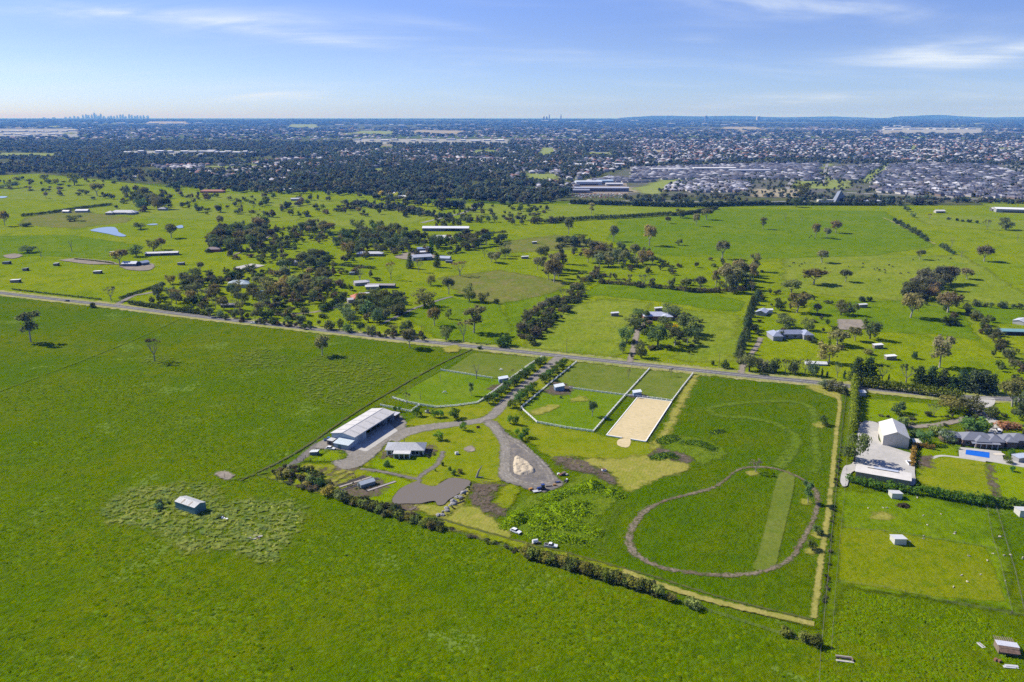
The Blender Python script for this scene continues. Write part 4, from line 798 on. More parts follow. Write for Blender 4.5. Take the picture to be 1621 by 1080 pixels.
b = MB(); b.prism([(-2.8, -4.2, 0), (2.8, -4.2, 0), (2.8, -4.2, 3.4), (-2.8, -4.2, 2.7)], (0, .12, 0)); b.prism([(-2.8, 4.1, 0), (2.8, 4.1, 0), (2.8, 4.1, 3.4), (-2.8, 4.1, 2.7)], (0, .12, 0)); b.box((-2.74, 0, 1.35), (.12, 8.1, 2.7)); b.build('wall', paint('sheet_wall', (.30, .36, .43), wave=('X', 2.5)), r)
MB().prism([(-3.1, -4.5, 2.72), (2.85, -4.5, 3.46), (2.85, -4.5, 3.58), (-3.1, -4.5, 2.84)], (0, 9, 0)).build('roof', sheet((.50, .58, .60)), r); put(r, 'door', paint('green_door', (.10, .18, .17)), (-2.83, 1, 1.1), (.06, 1.6, 2.2))
tag(r, 'low blue-grey lean-to on the near gable end of the long machinery shed', 'shed')
q = e-ctr*(l/2+2.2)+nrm*5.2; r = empty('storage_hutch', (q.x, q.y, 0), rz); put(r, 'wall', M['timber'], (0, 0, 1.3), (3.4, 3.2, 2.6)); put(r, 'roof', sheet((.55, .55, .52)), (0, 0, 2.68), (3.8, 3.6, .12)); put(r, 'door', M['dark'], (-1.73, 0, 1), (.06, 1.2, 2)); tag(r, 'small brown storage hutch with pale lid roof behind the lean-to', 'hutch')
q = e+ctr*(l/2+3.0)-nrm*4.5; r = empty('stable_block', (q.x, q.y, 0), rz); put(r, 'wall', paint('dark_timber', (.10, .075, .06)), (0, 0, 1.5), (4.6, 5, 3)); put(r, 'roof', sheet((.55, .55, .56)), (0, 0, 3.07), (5.2, 5.6, .14)); put(r, 'door', M['dark'], (0, -2.53, 1.1), (1.6, .06, 2.2)); tag(r, 'dark brown stable block closing the far end of the long machinery shed', 'stable')
# the homestead
ctr = G(642, 713.5).to_2d(); rz = R(-1); ctr = Vector((-50.9, 354.9))
r = empty('homestead', (*ctr, 0), rz); L_h, W_h, h = 17.6, 8.4, 3.0
MB().box((0, 0, h/2-.05), (L_h, W_h, h+.1)).build('wall', paint('weatherboard', (.66, .66, .62), rough=.7, scale=.8), r)
rf = hip_roof(L_h, W_h, h, 2.1, .75).build('roof', sheet((.34, .35, .37)), r); put(rf, 'flue', paint('steel_post', (.07, .09, .12)), (-1, 1.5, 5.6), (.25, .25, 1.8))
for k in (-7.4, -5.4, 4.1, 5.8, 7.6): o = put(r, 'window', M['glass'], (k, -W_h/2-.03, 1.55), (1.5, .06, 1.7)); put(o, 'frame', M['white'], (k, -W_h/2-.05, .62), (1.7, .1, .12))
for y in (-2, 2): o = put(r, 'window', M['glass'], (L_h/2+.03, y, 1.6), (.06, 1.6, 1.3)); put(o, 'frame', M['white'], (L_h/2+.05, y, .88), (.1, 1.8, .12))
pr = MB(); X0 = -1.0
for i in range(4): pr.box((X0-3.6+i*2.4, -W_h/2-3.7, 1.35), (.3, .3, 2.7))
pr.box((X0, -W_h/2-3.7, 2.55), (7.5, .32, .3)); pr.box((X0-3.62, -W_h/2-1.85, 1.3), (.2, 3.4, 2.6)); pr.box((X0+3.62, -W_h/2-1.85, 1.3), (.2, 3.4, 2.6)); po = pr.build('porch', M['white'], r)
for i in range(3): put(po, 'glazing', M['glass'], (X0-2.4+i*2.4, -W_h/2-3.6, 1.2), (2.05, .08, 2.3))
MB().prism([(X0-4.1, -W_h/2-4.3, 2.78), (X0-4.1, -W_h/2-.1, 3.02), (X0-4.1, -W_h/2-.1, 3.14), (X0-4.1, -W_h/2-4.3, 2.9)], (8.2, 0, 0)).build('porch_roof', sheet((.64, .62, .57)), r)
put(r, 'terrace', paint('brick_paving', (.30, .22, .17), scale=2), (X0, -W_h/2-4.9, .08), (9.4, 1.6, .16)); put(r, 'deck', M['timber'], (L_h/2+1.6, .5, .15), (3.0, 6.5, .3))
tag(r, 'white weatherboard homestead with grey hip roof and glazed front porch on the lawn', 'house')
# stock shelters in the white-fenced paddocks and elsewhere
SG = 'blue iron horse shelters in the white-fenced paddocks'
shelter('horse_shelter', (796.5, 605), 8, 5.4, 4.6, 2.6, 3.3, (.55, .60, .64), BLUE, 'blue iron horse shelter by the left avenue hedge, left of the driveway', SG)
shelter('horse_shelter', (885, 618), 8, 5.4, 4.8, 2.7, 3.5, (.58, .62, .64), BLUE, 'blue iron horse shelter right of the driveway where the cross fence starts', SG)
shelter('horse_shelter', (1008, 627), 2, 4.4, 4.2, 2.6, 3.2, (.58, .62, .64), BLUE, 'blue iron horse shelter above the sand arena corner', SG)
shelter('dog_run_hut', (498, 720), -8, 3.6, 2.6, 1.7, 2.1, (.62, .64, .60), (.10, .14, .19), 'small dark hut with pale roof inside the wire dog run near the white wagon')
r = wire_fence([(470, 731), (484, 727), (505, 714), (545, 719), (535, 731), (470, 731)], 'tall mesh fence of the grassy dog run in front of the lean-to', 3, 2.0, .14, name='mesh_fence', mat='dark_bark', group=None, wires=(.2, .7, 1.2, 1.9))
# greenhouse and vegetable beds
cc, rz, l, w = frame3((571, 772), (584, 776), (593, 763)); c = G(580, 769).to_2d(); g1 = empty('greenhouse', (c.x, c.y, 0), R(38))
gable_solid(7, 3.6, 1.9, .9).build('frame', paint('greenhouse_glass', (.20, .25, .24), rough=.2), g1); gable_roof(7, 3.6, 1.9, .9, .1, .06).build('roof', paint('polycarbonate', (.56, .60, .60), rough=.2), g1); put(g1, 'door', M['glass'], (-3.53, 0, .95), (.06, 1, 1.9)); tag(g1, 'glass greenhouse with pale ridged roof among the vegetable beds', 'greenhouse')
def bed(px, rz, l, w, fill, label):
    p = G(*px); r = empty('raised_bed', (p.x, p.y, 0), R(rz)); b = MB()
    for y in (-w/2, w/2): b.box((0, y, .25), (l, .1, .5))
    for x in (-l/2, l/2): b.box((x, 0, .25), (.1, w-.12, .5))
    b.build('frame', M['timber'], r); put(r, 'soil', fill, (0, 0, .2), (l-.14, w-.14, .4)); return tag(r, label, 'raised bed', 'raised vegetable beds by the greenhouse')
bed((551, 764), 40, 17, 1.4, M['dark'], 'long dark raised bed, farthest left of the beds beside the greenhouse'); bed((563, 764), 40, 16, 1.6, paint('pale_mulch', (.34, .30, .24)), 'raised bed of pale mulch and seedlings left of the greenhouse'); bed((569, 768), 40, 19, 1.6, paint('black_soil', (.04, .035, .03)), 'raised bed of black soil hard against the greenhouse')
bed((603, 771), 40, 15, 1.5, paint('stones', (.36, .33, .30), scale=3), 'stone-edged raised bed on the pond side of the greenhouse')
# vehicles and plant on the property
car('wagon', (523.5, 711.5), -15, (.82, .82, .82), 'white station wagon parked outside the mesh dog run'); car('hatchback', (535, 708), -20, (.04, .05, .08), 'dark hatchback parked against the lean-to beside the white wagon')
car('pickup', (872, 866.5), -12, (.75, .75, .74), 'white ute with dark tray parked below the overgrown mounds', 'ute', 'ute'); car('sedan', (816.5, 843), -38, (.85, .85, .85), 'white sedan abandoned at the left foot of the overgrown mounds')
car('road_car', (401, 513), 165, (.72, .74, .76), 'silver car driving along the main road left of the property'); car('road_car', (106, 477.5), 168, (.05, .05, .06), 'dark car driving on the main road near the lane corner'); car('delivery_van', (1580, 685), 70, (.85, .85, .85), 'white van parked on the curving drive by the gabled house', 'van', 'van'); car('utility', (1439, 735), 80, (.75, .76, .78), 'silver ute parked at the edge of the concrete yard by the copper hedge', 'ute', 'ute')
car('small_ute', (521, 697.5), 20, (.06, .16, .38), 'blue ute tucked behind the brown storage hutch', 'ute', 'ute')
p = G(847, 861); r = empty('water_cart', (p.x, p.y, 0), R(20)); MB().tube((-1.0, 0, 1.15), (1.0, 0, 1.15), .75, .75, 14).build('tank', M['white'], r); b = MB().box((.4, 0, .36), (3.6, .9, .12)).box((2.4, 0, .36), (1.2, .12, .1)); b.build('chassis', M['timber'], r)
for y in (-.6, .6): MB().tube((0, y-.1, .33), (0, y+.1, .33), .33, .33, 12).build('wheel', M['tyre'], r)
tag(r, 'white tank on a single-axle trailer between the sedan and the ute', 'water cart')
p = G(857, 776); r = empty('tractor', (p.x, p.y, 0), R(200)); put(r, 'body', paint('blue_paint', (.03, .06, .22), rough=.35), (.8, 0, 1.1), (2.2, .9, .9)); put(r, 'cab', M['glass'], (-.7, 0, 1.75), (1.3, 1.3, 1.5)); put(r, 'cab_roof', paint('blue_paint', (.03, .06, .22), rough=.35), (-.7, 0, 2.58), (1.5, 1.5, .14))
for x, rr in ((-.9, .8), (1.5, .5)):
    for y in (-.85, .85): MB().tube((x, y-.18, rr), (x, y+.18, rr), rr, rr, 14).build('wheel', M['tyre'], r)
tag(r, 'dark blue tractor parked at the bottom edge of the gravel circle', 'tractor')
def lump(name, px, parts, label, cat, rz=0, group=None):
    p = G(*px); r = empty(name, (p.x, p.y, 0), R(rz))
    for n, m, c_, d in parts: put(r, n, m, c_, d)
    return tag(r, label, cat, group)
or_ = paint('orange_paint', (.50, .24, .04)); bk = paint('black_steel', (.03, .03, .035))
lump('loader_bucket', (840, 776), [('bucket', or_, (0, 0, .5), (1.6, 1, .9)), ('arm', bk, (.9, 0, .4), (1.2, .2, .2))], 'orange loader bucket lying left of the blue tractor', 'loader bucket', 30)
lump('flat_trailer', (850, 779), [('deck', paint('galvanised', (.5, .5, .5)), (0, 0, .55), (3.6, 1.8, .12)), ('wheel', M['tyre'], (0, -.95, .3), (.6, .2, .6)), ('wheel', M['tyre'], (0, .95, .3), (.6, .2, .6)), ('drawbar', bk, (2.3, 0, .5), (1.2, .12, .1))], 'galvanised flat trailer in front of the blue tractor', 'trailer', 200)
lump('plough', (869, 771.5), [('frame', bk, (0, 0, .6), (3, .25, .25)), ('tine', bk, (-1, .1, .3), (.15, .6, .6)), ('tine', bk, (0, .1, .3), (.15, .6, .6)), ('tine', bk, (1, .1, .3), (.15, .6, .6))], 'black plough frame standing right of the blue tractor', 'plough', 15)
lump('mower_deck', (883, 765), [('deck', bk, (0, 0, .4), (2.4, 1.6, .4)), ('guard', paint('blue_paint', (.03, .06, .22), rough=.35), (0, 0, .68), (1.2, .8, .2)), ('roller', M['timber'], (0, -.95, .22), (2.2, .3, .3))], 'dark mower deck at the lower right edge of the gravel circle', 'mower deck', 10)
lump('orange_drum_rack', (878, 770), [('rack', bk, (0, 0, .2), (1.6, .8, .2)), ('drum', or_, (-.35, 0, .7), (.6, .6, .8)), ('drum', or_, (.4, 0, .7), (.6, .6, .8))], 'two orange drums on a low rack between plough and mower deck', 'drums', 0)
lump('scrap_heap', (889, 752), [('sheet', paint('rusty_iron', (.22, .10, .06)), (0, 0, .4), (3, 2, .2)), ('crate', M['timber'], (1.5, .5, .5), (1.4, 1.2, 1)), ('box', M['white'], (-1.2, .8, .4), (1, .8, .7)), ('frame', bk, (.4, -.9, .5), (1.8, .4, .9)), ('box', paint('grey_plastic', (.4, .38, .36)), (2.2, -1, .3), (.9, .9, .6))], 'scrap heap of crates, boxes and rusty sheets beside the gravel circle', 'scrap heap', 20)
lump('scrap_heap', (896, 762), [('sheet', bk, (0, 0, .3), (1.8, 1.2, .4)), ('box', M['white'], (1.2, .2, .3), (.9, .7, .6)), ('beam', M['timber'], (-.8, -.7, .15), (2.4, .3, .3))], 'smaller black and white scrap heap just below the bigger one', 'scrap heap', 60)
lump('upturned_dinghy', (653, 807), [('hull', paint('weathered_hull', (.16, .12, .09)), (0, 0, .25), (2.8, 1.2, .4)), ('thwart', M['timber'], (.3, 0, .48), (.3, 1.1, .06)), ('bow', paint('weathered_hull', (.16, .12, .09)), (1.7, 0, .25), (.7, .7, .34))], 'small wooden dinghy left on the dry shore of the muddy pond', 'dinghy', 50)
lump('concrete_tank', (723, 720), [('tank', M['white'], (0, 0, .7), (1.5, 1.4, 1.4)), ('cover', paint('stones', (.36, .33, .30), scale=3), (0, 0, 1.46), (1.1, 1.0, .12)), ('plinth', M['dark'], (.2, -.6, .2), (1.9, 1, .4))], 'white tank on a dark plinth alone on the lawn below the house paddock', 'tank', 20)
lump('garden_bench', (757, 678.5), [('seat', paint('red_brown', (.12, .05, .04)), (0, 0, .5), (1.8, .7, .12)), ('backrest', paint('red_brown', (.12, .05, .04)), (0, .35, .9), (1.8, .1, .8)), ('leg', bk, (-.8, 0, .22), (.12, .6, .44)), ('leg', bk, (.8, 0, .22), (.12, .6, .44))], 'dark red garden seat on the lawn inside the drive bend', 'garden seat', 10)
lump('play_frame', (679, 654.5), [('slide', paint('red_plastic', (.40, .05, .05)), (.8, 0, .7), (2, .6, .2)), ('tower', paint('grey_plastic', (.4, .38, .36)), (-.6, 0, .9), (1.2, 1.2, 1.8)), ('roof', bk, (-.6, 0, 2.0), (1.5, 1.5, .15)), ('swing', M['white'], (-1.8, .2, .7), (.8, .8, 1.2))], 'red and grey play frame on the grass below the curved white fence', 'play frame', 0)
lump('white_container', (956, 746), [('box', M['white'], (0, 0, .5), (2, 1.2, 1.0)), ('lid', paint('rusty_iron', (.22, .10, .06)), (0, 0, 1.06), (1.6, 1.0, .12))], 'white crate with rusty lid lying on the bare soil below the arena', 'crate', 10)
# sand pile inside the gravel circle
PIL = [(813, 725), (822, 723.5), (836, 731), (849, 744.5), (846, 750), (830, 754), (816, 752), (811, 746)]
poly = [tuple(p) for p in resample(gpoly(PIL), 1.2, closed=True)]; Pp = np.array(poly); lo, hi = Pp.min(0), Pp.max(0); n = 40
X, Y = np.meshgrid(np.linspace(lo[0], hi[0], n), np.linspace(lo[1], hi[1], n)); pts = np.c_[X.ravel(), Y.ravel()]; sd = sdist(pts, poly)
z = np.clip(sd*.75, -.3, 1.25)+np.where(sd > .3, .28*np.sin(pts[:, 0]*1.7+2*np.sin(pts[:, 1]*.9))*np.cos(pts[:, 1]*1.3), 0)+rng.normal(size=len(sd))*.06
idx = np.arange(n*n).reshape(n, n); q = np.stack([idx[:-1, :-1], idx[:-1, 1:], idx[1:, 1:], idx[1:, :-1]], -1).reshape(-1, 4); q = q[(sd[q] > -.9).all(1)]; used, inv = np.unique(q, return_inverse=True)
cpos = pts.mean(0); v = np.c_[pts[used]-cpos, z[used]]; sp = link('sand_pile', np_mesh('sand_pile', v, inv.reshape(-1, 4), ground_mat('stockpiled_sand', (.55, .46, .33), (.50, .42, .30), (.40, .34, .24), big=5, mid=1.2, fine=.4, bump=.6, alpha=False, speck=((.10, .10, .05), 1.1, .42)))); sp.location = (*cpos, .02); tag(sp, 'flat-topped heap of pale sand inside the gravel turning circle', 'sand pile')
# overgrown earth mounds of bright weeds
def mound(name, px, w, h, label, tint=(.24, .35, .008)):
    pts = resample(gpoly(px), 1.0); A = np.array([tuple(p) for p in pts]); lo, hi = A.min(0)-w*.8, A.max(0)+w*.8; st = .55; nx, ny = int((hi[0]-lo[0])/st)+2, int((hi[1]-lo[1])/st)+2
    X, Y = np.meshgrid(np.linspace(lo[0], hi[0], nx), np.linspace(lo[1], hi[1], ny)); P = np.c_[X.ravel(), Y.ravel()]; d = np.full(len(P), 1e9); tt = np.zeros(len(P))
    for i in range(len(A)):
        dd = np.hypot(*(P-A[i]).T); m = dd < d; d[m] = dd[m]; tt[m] = i/max(1, len(A)-1)
    hh = h*(.75+.25*np.sin(tt*9+px[0][0]))*np.clip(np.sin(np.pi*(.12+.76*tt)), .35, 1); z = hh*np.clip(1-(d/(w*.62))**2, -.1, 1)+rng.normal(size=len(d))*.07; ix = np.arange(nx*ny).reshape(ny, nx)
    q = np.stack([ix[:-1, :-1], ix[:-1, 1:], ix[1:, 1:], ix[1:, :-1]], -1).reshape(-1, 4); q = q[(d[q] < w*.66).all(1)]; us, inv = np.unique(q, return_inverse=True); c0 = A.mean(0)
    r = empty(name, (*c0, 0)); link('earth', np_mesh('mound_earth', np.c_[P[us]-c0, z[us]], inv.reshape(-1, 4), tallgrass_solid), r)
    k = us[d[us] < w*.6]; k = np.repeat(k, 2); rr = rng; B = np.c_[P[k]-c0+rr.normal(size=(len(k), 2))*.3, z[k]]; n_ = len(k); an = rr.random(n_)*6.28; s = .2+.22*rr.random(n_); hgt = .22+.45*rr.random(n_)
    ax = np.c_[np.cos(an)*s, np.sin(an)*s, np.zeros(n_)]; lean = np.c_[rr.normal(size=(n_, 2))*.4, hgt*.75]
    v = np.stack([B-ax, B+ax, B+lean+ax*.5, B+lean-ax*.5], 1).reshape(-1, 3); o = link('weeds', np_mesh('weed_tufts', v, np.arange(4*n_).reshape(n_, 4), M['leaf']), r); o.color = (*tint, 1)
    return tag(r, label, 'mound', 'overgrown earth mounds below the gravel circle')
tallgrass_solid = ground_mat('rank_grass_bank', (.20, .30, .004), (.25, .34, .008), (.13, .22, .006), big=10, mid=3, fine=.9, bump=.8, alpha=False)
mound('weed_mound', [(803, 834), (822, 822), (842, 822), (856, 836)], 6.5, 2.9, 'bright weed mound behind the abandoned white sedan, lowest at left')
mound('weed_mound', [(815, 816), (845, 812), (870, 826), (893, 834), (925, 838), (942, 845)], 6, 2.7, 'longest weed ridge curving across the middle of the overgrown mounds')
mound('weed_mound', [(852, 806), (872, 803), (888, 811), (905, 823), (912, 828)], 5.5, 2.8, 'upper weed ridge with dark shaded flank, sloping down to the right')
mound('weed_mound', [(844, 848), (865, 850), (893, 855), (925, 859), (930, 862)], 5, 2.2, 'low weed ridge right behind the parked white ute')
mound('weed_mound', [(905, 800), (918, 799), (930, 803)], 5, 2.4, 'small rounded weed mound, upper of the two right of the long ridge'); mound('weed_mound', [(905, 812), (918, 812), (929, 816)], 5, 2.5, 'small rounded weed mound, lower of the two right of the long ridge')
mound('weed_mound', [(866, 792), (884, 784), (900, 778)], 7, 2.0, 'broad weed bank between the tractor and the tall round mound'); mound('weed_mound', [(920, 776), (936, 772), (948, 778)], 7.5, 3.8, 'tallest round weed mound with a dark shaded hollow'); mound('weed_mound', [(960, 784), (971, 782), (979, 786)], 5.5, 2.8, 'round weed mound by the tip of the straw-coloured lawn')
mound('weed_mound', [(1050, 700), (1065, 694)], 7, 1.5, 'dark reedy mound by the wet soil right of the arena', (.10, .17, .02)); mound('weed_mound', [(1037, 726), (1055, 722), (1066, 725)], 6, 1.4, 'dark sedge mound at the straw lawn edge right of the arena', (.09, .16, .03)); mound('weed_mound', [(1130, 686), (1142, 684)], 4, 1.0, 'small sedge clump alone in the lush field right of the arena', (.06, .11, .02))
mound('weed_mound', [(1085, 702), (1110, 704), (1128, 712)], 6, 1.0, 'low spreading weed bank right of the wet soil', (.10, .18, .015))
# rocks of the pond bank
rk = paint('granite', (.36, .34, .32), rough=.9, var=.4, scale=2)
ROCK = []
for s in range(4):
    b = MB(); b.ball((0, 0, .35), (.9, .7, .55), 9, 6, .16); ROCK.append(b.mesh('rock', rk))
for i in range(16):
    t = i/15; x, y = 696+48*t+U(-2.5, 2.5), 818-46*t+U(-2, 2); o = link('rock', ROCK[i % 4]); p = G(x, y); o.location = (p.x, p.y, 0); o.rotation_euler = (0, 0, U(0, 6)); s = U(.6, 1.7); o.scale = (s, s, s*U(.6, 1)); tag(o, 'grey rock in the line of rocks along the right bank of the muddy pond', 'rock', 'rocks along the pond bank')
for i, (x, y, rz, ln, lb) in enumerate([(728, 797, 40, 5, 'dark log lying along the rocks of the pond bank'), (731, 791, 55, 3.4, 'shorter log lying among the pond bank rocks')]):
    p = G(x, y); b = MB().tube((-ln/2, 0, .35), (ln/2, 0, .45), .38, .25, 8); o = b.build('log', M['dark_bark']); o.location = (p.x, p.y, 0); o.rotation_euler = (0, 0, R(rz)); tag(o, lb, 'log')
# white fences
rail_fence([(621, 631), (644, 638), (664, 642), (689, 646), (721.5, 643.7), (755.5, 639), (766, 632), (781, 621), (810, 599), (840, 577), (858, 566)], 'white rail fence curving round the left paddocks and up beside the left avenue trees')
rail_fence([(698, 587), (748, 595), (779, 600)], 'short white cross fence between the two left paddocks, ending at a shelter')
rail_fence([(602, 643), (622, 647), (650, 653)], 'white rail fence of the narrow yard behind the machinery shed'); rail_fence([(650, 653), (664, 642)], 'short white end rail joining the yard fence to the curved paddock fence')
rail_fence([(912.5, 574), (871, 608), (824.5, 647), (850, 670), (895, 678.5), (939, 684.5), (989.6, 627), (1028, 585)], 'white rail fence wrapping the right paddock from the road down and back')
rail_fence([(901, 615.5), (945, 621.5), (989, 627)], 'white cross fence dividing the two right paddocks'); rail_fence([(990.5, 627.3), (1010, 629.3), (1040, 632.6), (1063, 636)], 'white rail fence along the top edge of the sand arena')
rail_fence([(1097, 592.6), (1080, 614), (1063, 637)], 'white rail fence between the small paddock and the lush right field')
# arena kerb
b = MB(); P4 = [G(*p).to_2d() for p in [(1009, 630), (1063, 637), (1022, 700), (960, 690)]]; ce = sum(P4, Vector((0, 0)))/4; r = empty('arena_surround', (*ce, 0))
for i in range(4):
    a_, b_ = P4[i]-ce, P4[(i+1) % 4]-ce; d = b_-a_
    if i == 2:
        for t0, t1 in ((0, .38), (.6, 1)): m_ = a_+d*(t0+t1)/2; put(r, 'kerb', M['white_rail'], (m_.x, m_.y, .3), (d.length*(t1-t0), .5, .5), math.atan2(d.y, d.x))
    else: m_ = (a_+b_)/2; put(r, 'kerb', M['white_rail'], (m_.x, m_.y, .3), (d.length, .45, .5), math.atan2(d.y, d.x))
tag(r, 'low white kerb framing the sand riding arena', 'arena kerb')
wire_fence([(1065, 640), (1045, 672), (1026, 703)], 'dark post fence along the right side of the sand arena', 3, 1.3, .2, mat='dark_bark')
# boundary and other wire fences
wire_fence([(408, 754), (520, 785), (650, 822), (780, 861), (900, 899), (1050, 946), (1180, 987), (1300, 1026)], 'post and wire boundary fence behind the shrubs along the near side'); wire_fence([(1300, 1026), (1308, 940), (1318, 830), (1329, 720), (1336, 650), (1341, 614)], 'post and wire boundary fence up the right side of the property'); wire_fence([(408, 754), (500, 700), (590, 649), (680, 597), (748, 557)], 'post and wire boundary fence up the left side of the property'); wire_fence([(748, 557), (860, 567.5)], 'post and wire fence along the road left of the avenue'); wire_fence([(895, 571), (1000, 581), (1100, 592), (1200, 602), (1341, 614.5)], 'post and wire fence along the road right of the avenue')
wire_fence([(1299, 1030), (1297, 1080), (1296, 1110)], 'wire fence running down from the bottom corner to the picture edge'); wire_fence([(1337, 837), (1354, 840), (1400, 843), (1420, 846), (1500, 858), (1580, 872)], 'thin wire cross fence between the sheep paddocks below the white hut'); wire_fence([(1327, 923), (1400, 932), (1500, 955), (1600, 973), (1640, 980)], 'wire fence along the lower edge of the olive sheep paddock'); wire_fence([(1562, 802), (1570, 850), (1585, 900), (1602, 972)], 'left wire fence of the sheep race'); wire_fence([(1576, 802), (1590, 850), (1608, 910), (1622, 972)], 'right wire fence of the sheep race')
wire_fence([(1345, 640), (1338, 770), (1330, 850), (1322, 940), (1316, 1028)], 'wire fence along the neighbour side of the right boundary strip')
wire_fence([(815, 551), (900, 560), (985, 569)], 'paddock fence along the far verge left of the tree-lined homestead drive'); wire_fence([(1013, 571), (1100, 581), (1165, 588)], 'paddock fence along the far verge right of the tree-lined homestead drive'); wire_fence([(915, 514), (985, 520), (1080, 520)], 'faint fence across the striped hay field'); wire_fence([(20, 459), (80, 466), (150, 474)], 'dotted fence along the far verge of the road at far left'); wire_fence([(1345, 478), (1430, 474), (1500, 490)], 'fence across the green field right of the round trees')
wire_fence([(1200, 415), (1300, 419), (1400, 411), (1520, 404)], 'far fence across the cattle pasture'); wire_fence([(430, 400), (500, 404), (580, 406)], 'fence in front of the wooded farmstead')
# power poles
for (x, y, yt, lb) in [(897, 559, 536, 'timber power pole on the far verge left of the tree-lined drive'), (1138, 582, 559, 'timber power pole on the far verge by the dark conifer row'), (668, 537, 516, 'power pole on the far verge behind the lone roadside gum'), (560, 523, 503, 'power pole on the far verge by the hedged driveway'), (330, 502, 484, 'power pole on the far verge in front of the long roadside hedge')]:
    p = G(x, y); hh = HT(x, y, yt); r = empty('power_pole', (p.x, p.y, 0), R(70)); MB().tube((0, 0, 0), (0, 0, hh), .17, .11, 7).build('pole', M['timber'], r); put(r, 'crossarm', M['timber'], (0, 0, hh-.5), (2.2, .14, .16)); tag(r, lb, 'power pole', 'power poles along the road')
# lower left paddock: teal shed and odds and ends
r = gable_house('iron_shed', (278, 805.5), (309, 816), (333, 809), 3.3, .85, (.50, .50, .46), (.10, .20, .20), 'teal iron shed with cream and grey gable roof alone in the left paddock', 'shed', ov=.12, doors=[('r', 0, 2.4, 2.4, paint('teal_door', (.08, .16, .17)))])
c, rz, l, w = frame3((278, 805.5), (309, 816), (333, 809)); s_ = .85/(w/2)
for x_ in (-2.2, 2.2): MB().prism([(x_-.35, -.4, 3.3+.85-.4*s_+.18), (x_+.35, -.4, 3.3+.85-.4*s_+.18), (x_+.35, -w*.48, 3.3+.85-w*.48*s_+.18), (x_-.35, -w*.48, 3.3+.85-w*.48*s_+.18)], (0, 0, .03)).build('roof_light', paint('aged_fibreglass', (.26, .21, .15), rough=.6), r)
lump('concrete_blocks', (402, 852), [('block', cast, (-1.6, .3, .2), (1.6, 1, .4)), ('block', cast, (.4, 1.4, .2), (1.6, 1, .4)), ('block', cast, (.3, -.8, .2), (1.6, 1, .4)), ('block', cast, (2.3, .6, .2), (1.6, 1, .4)), ('soil', clod, (.3, .3, .06), (4, 2.6, .12))], 'four pale concrete blocks set in bare soil among the pale weeds', 'concrete blocks', 10)
lump('white_debris', (355, 822), [('drum', M['white'], (-.6, .8, .4), (.7, .7, .8)), ('sheet', M['white'], (0, -.2, .3), (.8, 1.8, .3)), ('pipe', M['white'], (.8, -1, .3), (.8, .9, .5)), ('box', bk, (0, 1.8, .3), (.7, .7, .6))], 'scatter of white drums and sheets in the weeds right of the teal shed', 'debris', 30)
p = G(356, 757); MBx = MB().tube((0, 0, 0), (0, 0, 2.2), .09, .07, 6); o = MBx.build('gate_post', M['dark_bark']); o.location = (p.x, p.y, 0); tag(o, 'single dark post standing on the bare patch near the left corner', 'post')
# neighbour: warehouse, low shed, house with pool, huts
gable_house('warehouse', (1434, 718), (1436, 690), (1392, 683), 5.4, 2.6, (.70, .67, .60), (.58, .54, .46), 'large cream warehouse with gable roof on the concrete yard', 'warehouse', ov=.3, dims=(G(1413, 697).to_2d(), R(72), 19, 11.5), doors=[('l', -1.5, 3.6, 4.2, paint('cream_door', (.52, .49, .42)))])
c, rz, l, w = frame3((1353, 760), (1440, 776), (1441, 763)); r = empty('long_low_shed', (G(1397, 757).x, G(1397, 757).y, 0), R(-26)); l, w = 22, 8.5
b = MB().box((0, 0, 1.4), (l, w, 2.8)); b.build('wall', paint('cladding', (.30, .27, .22)), r); gable_roof(l, w, 2.8, .7, .4).build('roof', sheet((.70, .66, .58)), r); put(r, 'ridge_vent', M['dark'], (0, .3, 3.72), (13, .5, .16)); put(r, 'solar_panel', paint('pale_glass', (.48, .52, .58), rough=.15), (1, 2.6, 3.35), (10, 2.2, .08)); tag(r, 'long low cream shed with dark ridge vent below the warehouse', 'shed')
wl = (.20, .13, .10)
c = G(1543, 701).to_2d(); r = hip_house('gabled_house', c, R(-8), 15, 9, 3.0, 2.6, (.19, .20, .23), wl, 'long brick house with many slate-grey hip roofs behind the blue pool', wings=[(-11, 1.5, 9, 7, -.1), (1, -3, 6, 7, .15), (7.5, -1, 7, 9, .05), (15, 1, 7, 7, -.2), (20, 2, 9, 8, 0), (15, -2, 4.5, 5, -.1)], wins=[('f', -5, 1.5, 2, 1.4), ('f', 5.5, 1.5, 2, 1.4)], tile=True)
for k in range(5): put(r, 'veranda_post', M['white'], (-3+k*2.6, -7.6, 1.3), (.18, .18, 2.6))
MB().prism([(-4.5, -8, 2.6), (-4.5, -6.3, 2.95), (-4.5, -6.3, 3.05), (-4.5, -8, 2.7)], (13, 0, 0)).build('veranda_roof', paint('roof_tile', (.25, .26, .29)), r)
pr = [G(*p) for p in [(1523, 709.5), (1585, 717.5), (1585, 729), (1521, 722)]]; ce = sum(pr, Vector((0, 0, 0)))/4; r = empty('pool_surround', (ce.x, ce.y, 0))
for i in range(4):
    a_, b_ = (pr[i]-ce).to_2d(), (pr[(i+1) % 4]-ce).to_2d(); d = b_-a_; m_ = (a_+b_)/2; put(r, 'coping' if i in (0, 2) else 'paving', paint('cream_stone', (.66, .58, .44)), (m_.x, m_.y, .1), (d.length+.3, .7 if i == 0 else .5, .2), math.atan2(d.y, d.x))
put(r, 'pool_wall', paint('cream_stone', (.66, .58, .44)), (8.0, -1.0, .35), (4.5, 2.2, .5)); tag(r, 'cream stone surround of the blue swimming pool', 'pool surround')
shelter('garden_pavilion', (1615, 730), 10, 6, 4.5, 2.6, 2.8, (.45, .50, .58), (.3, .3, .3), 'blue-grey garden pavilion at the picture edge right of the pool', cat='pavilion')
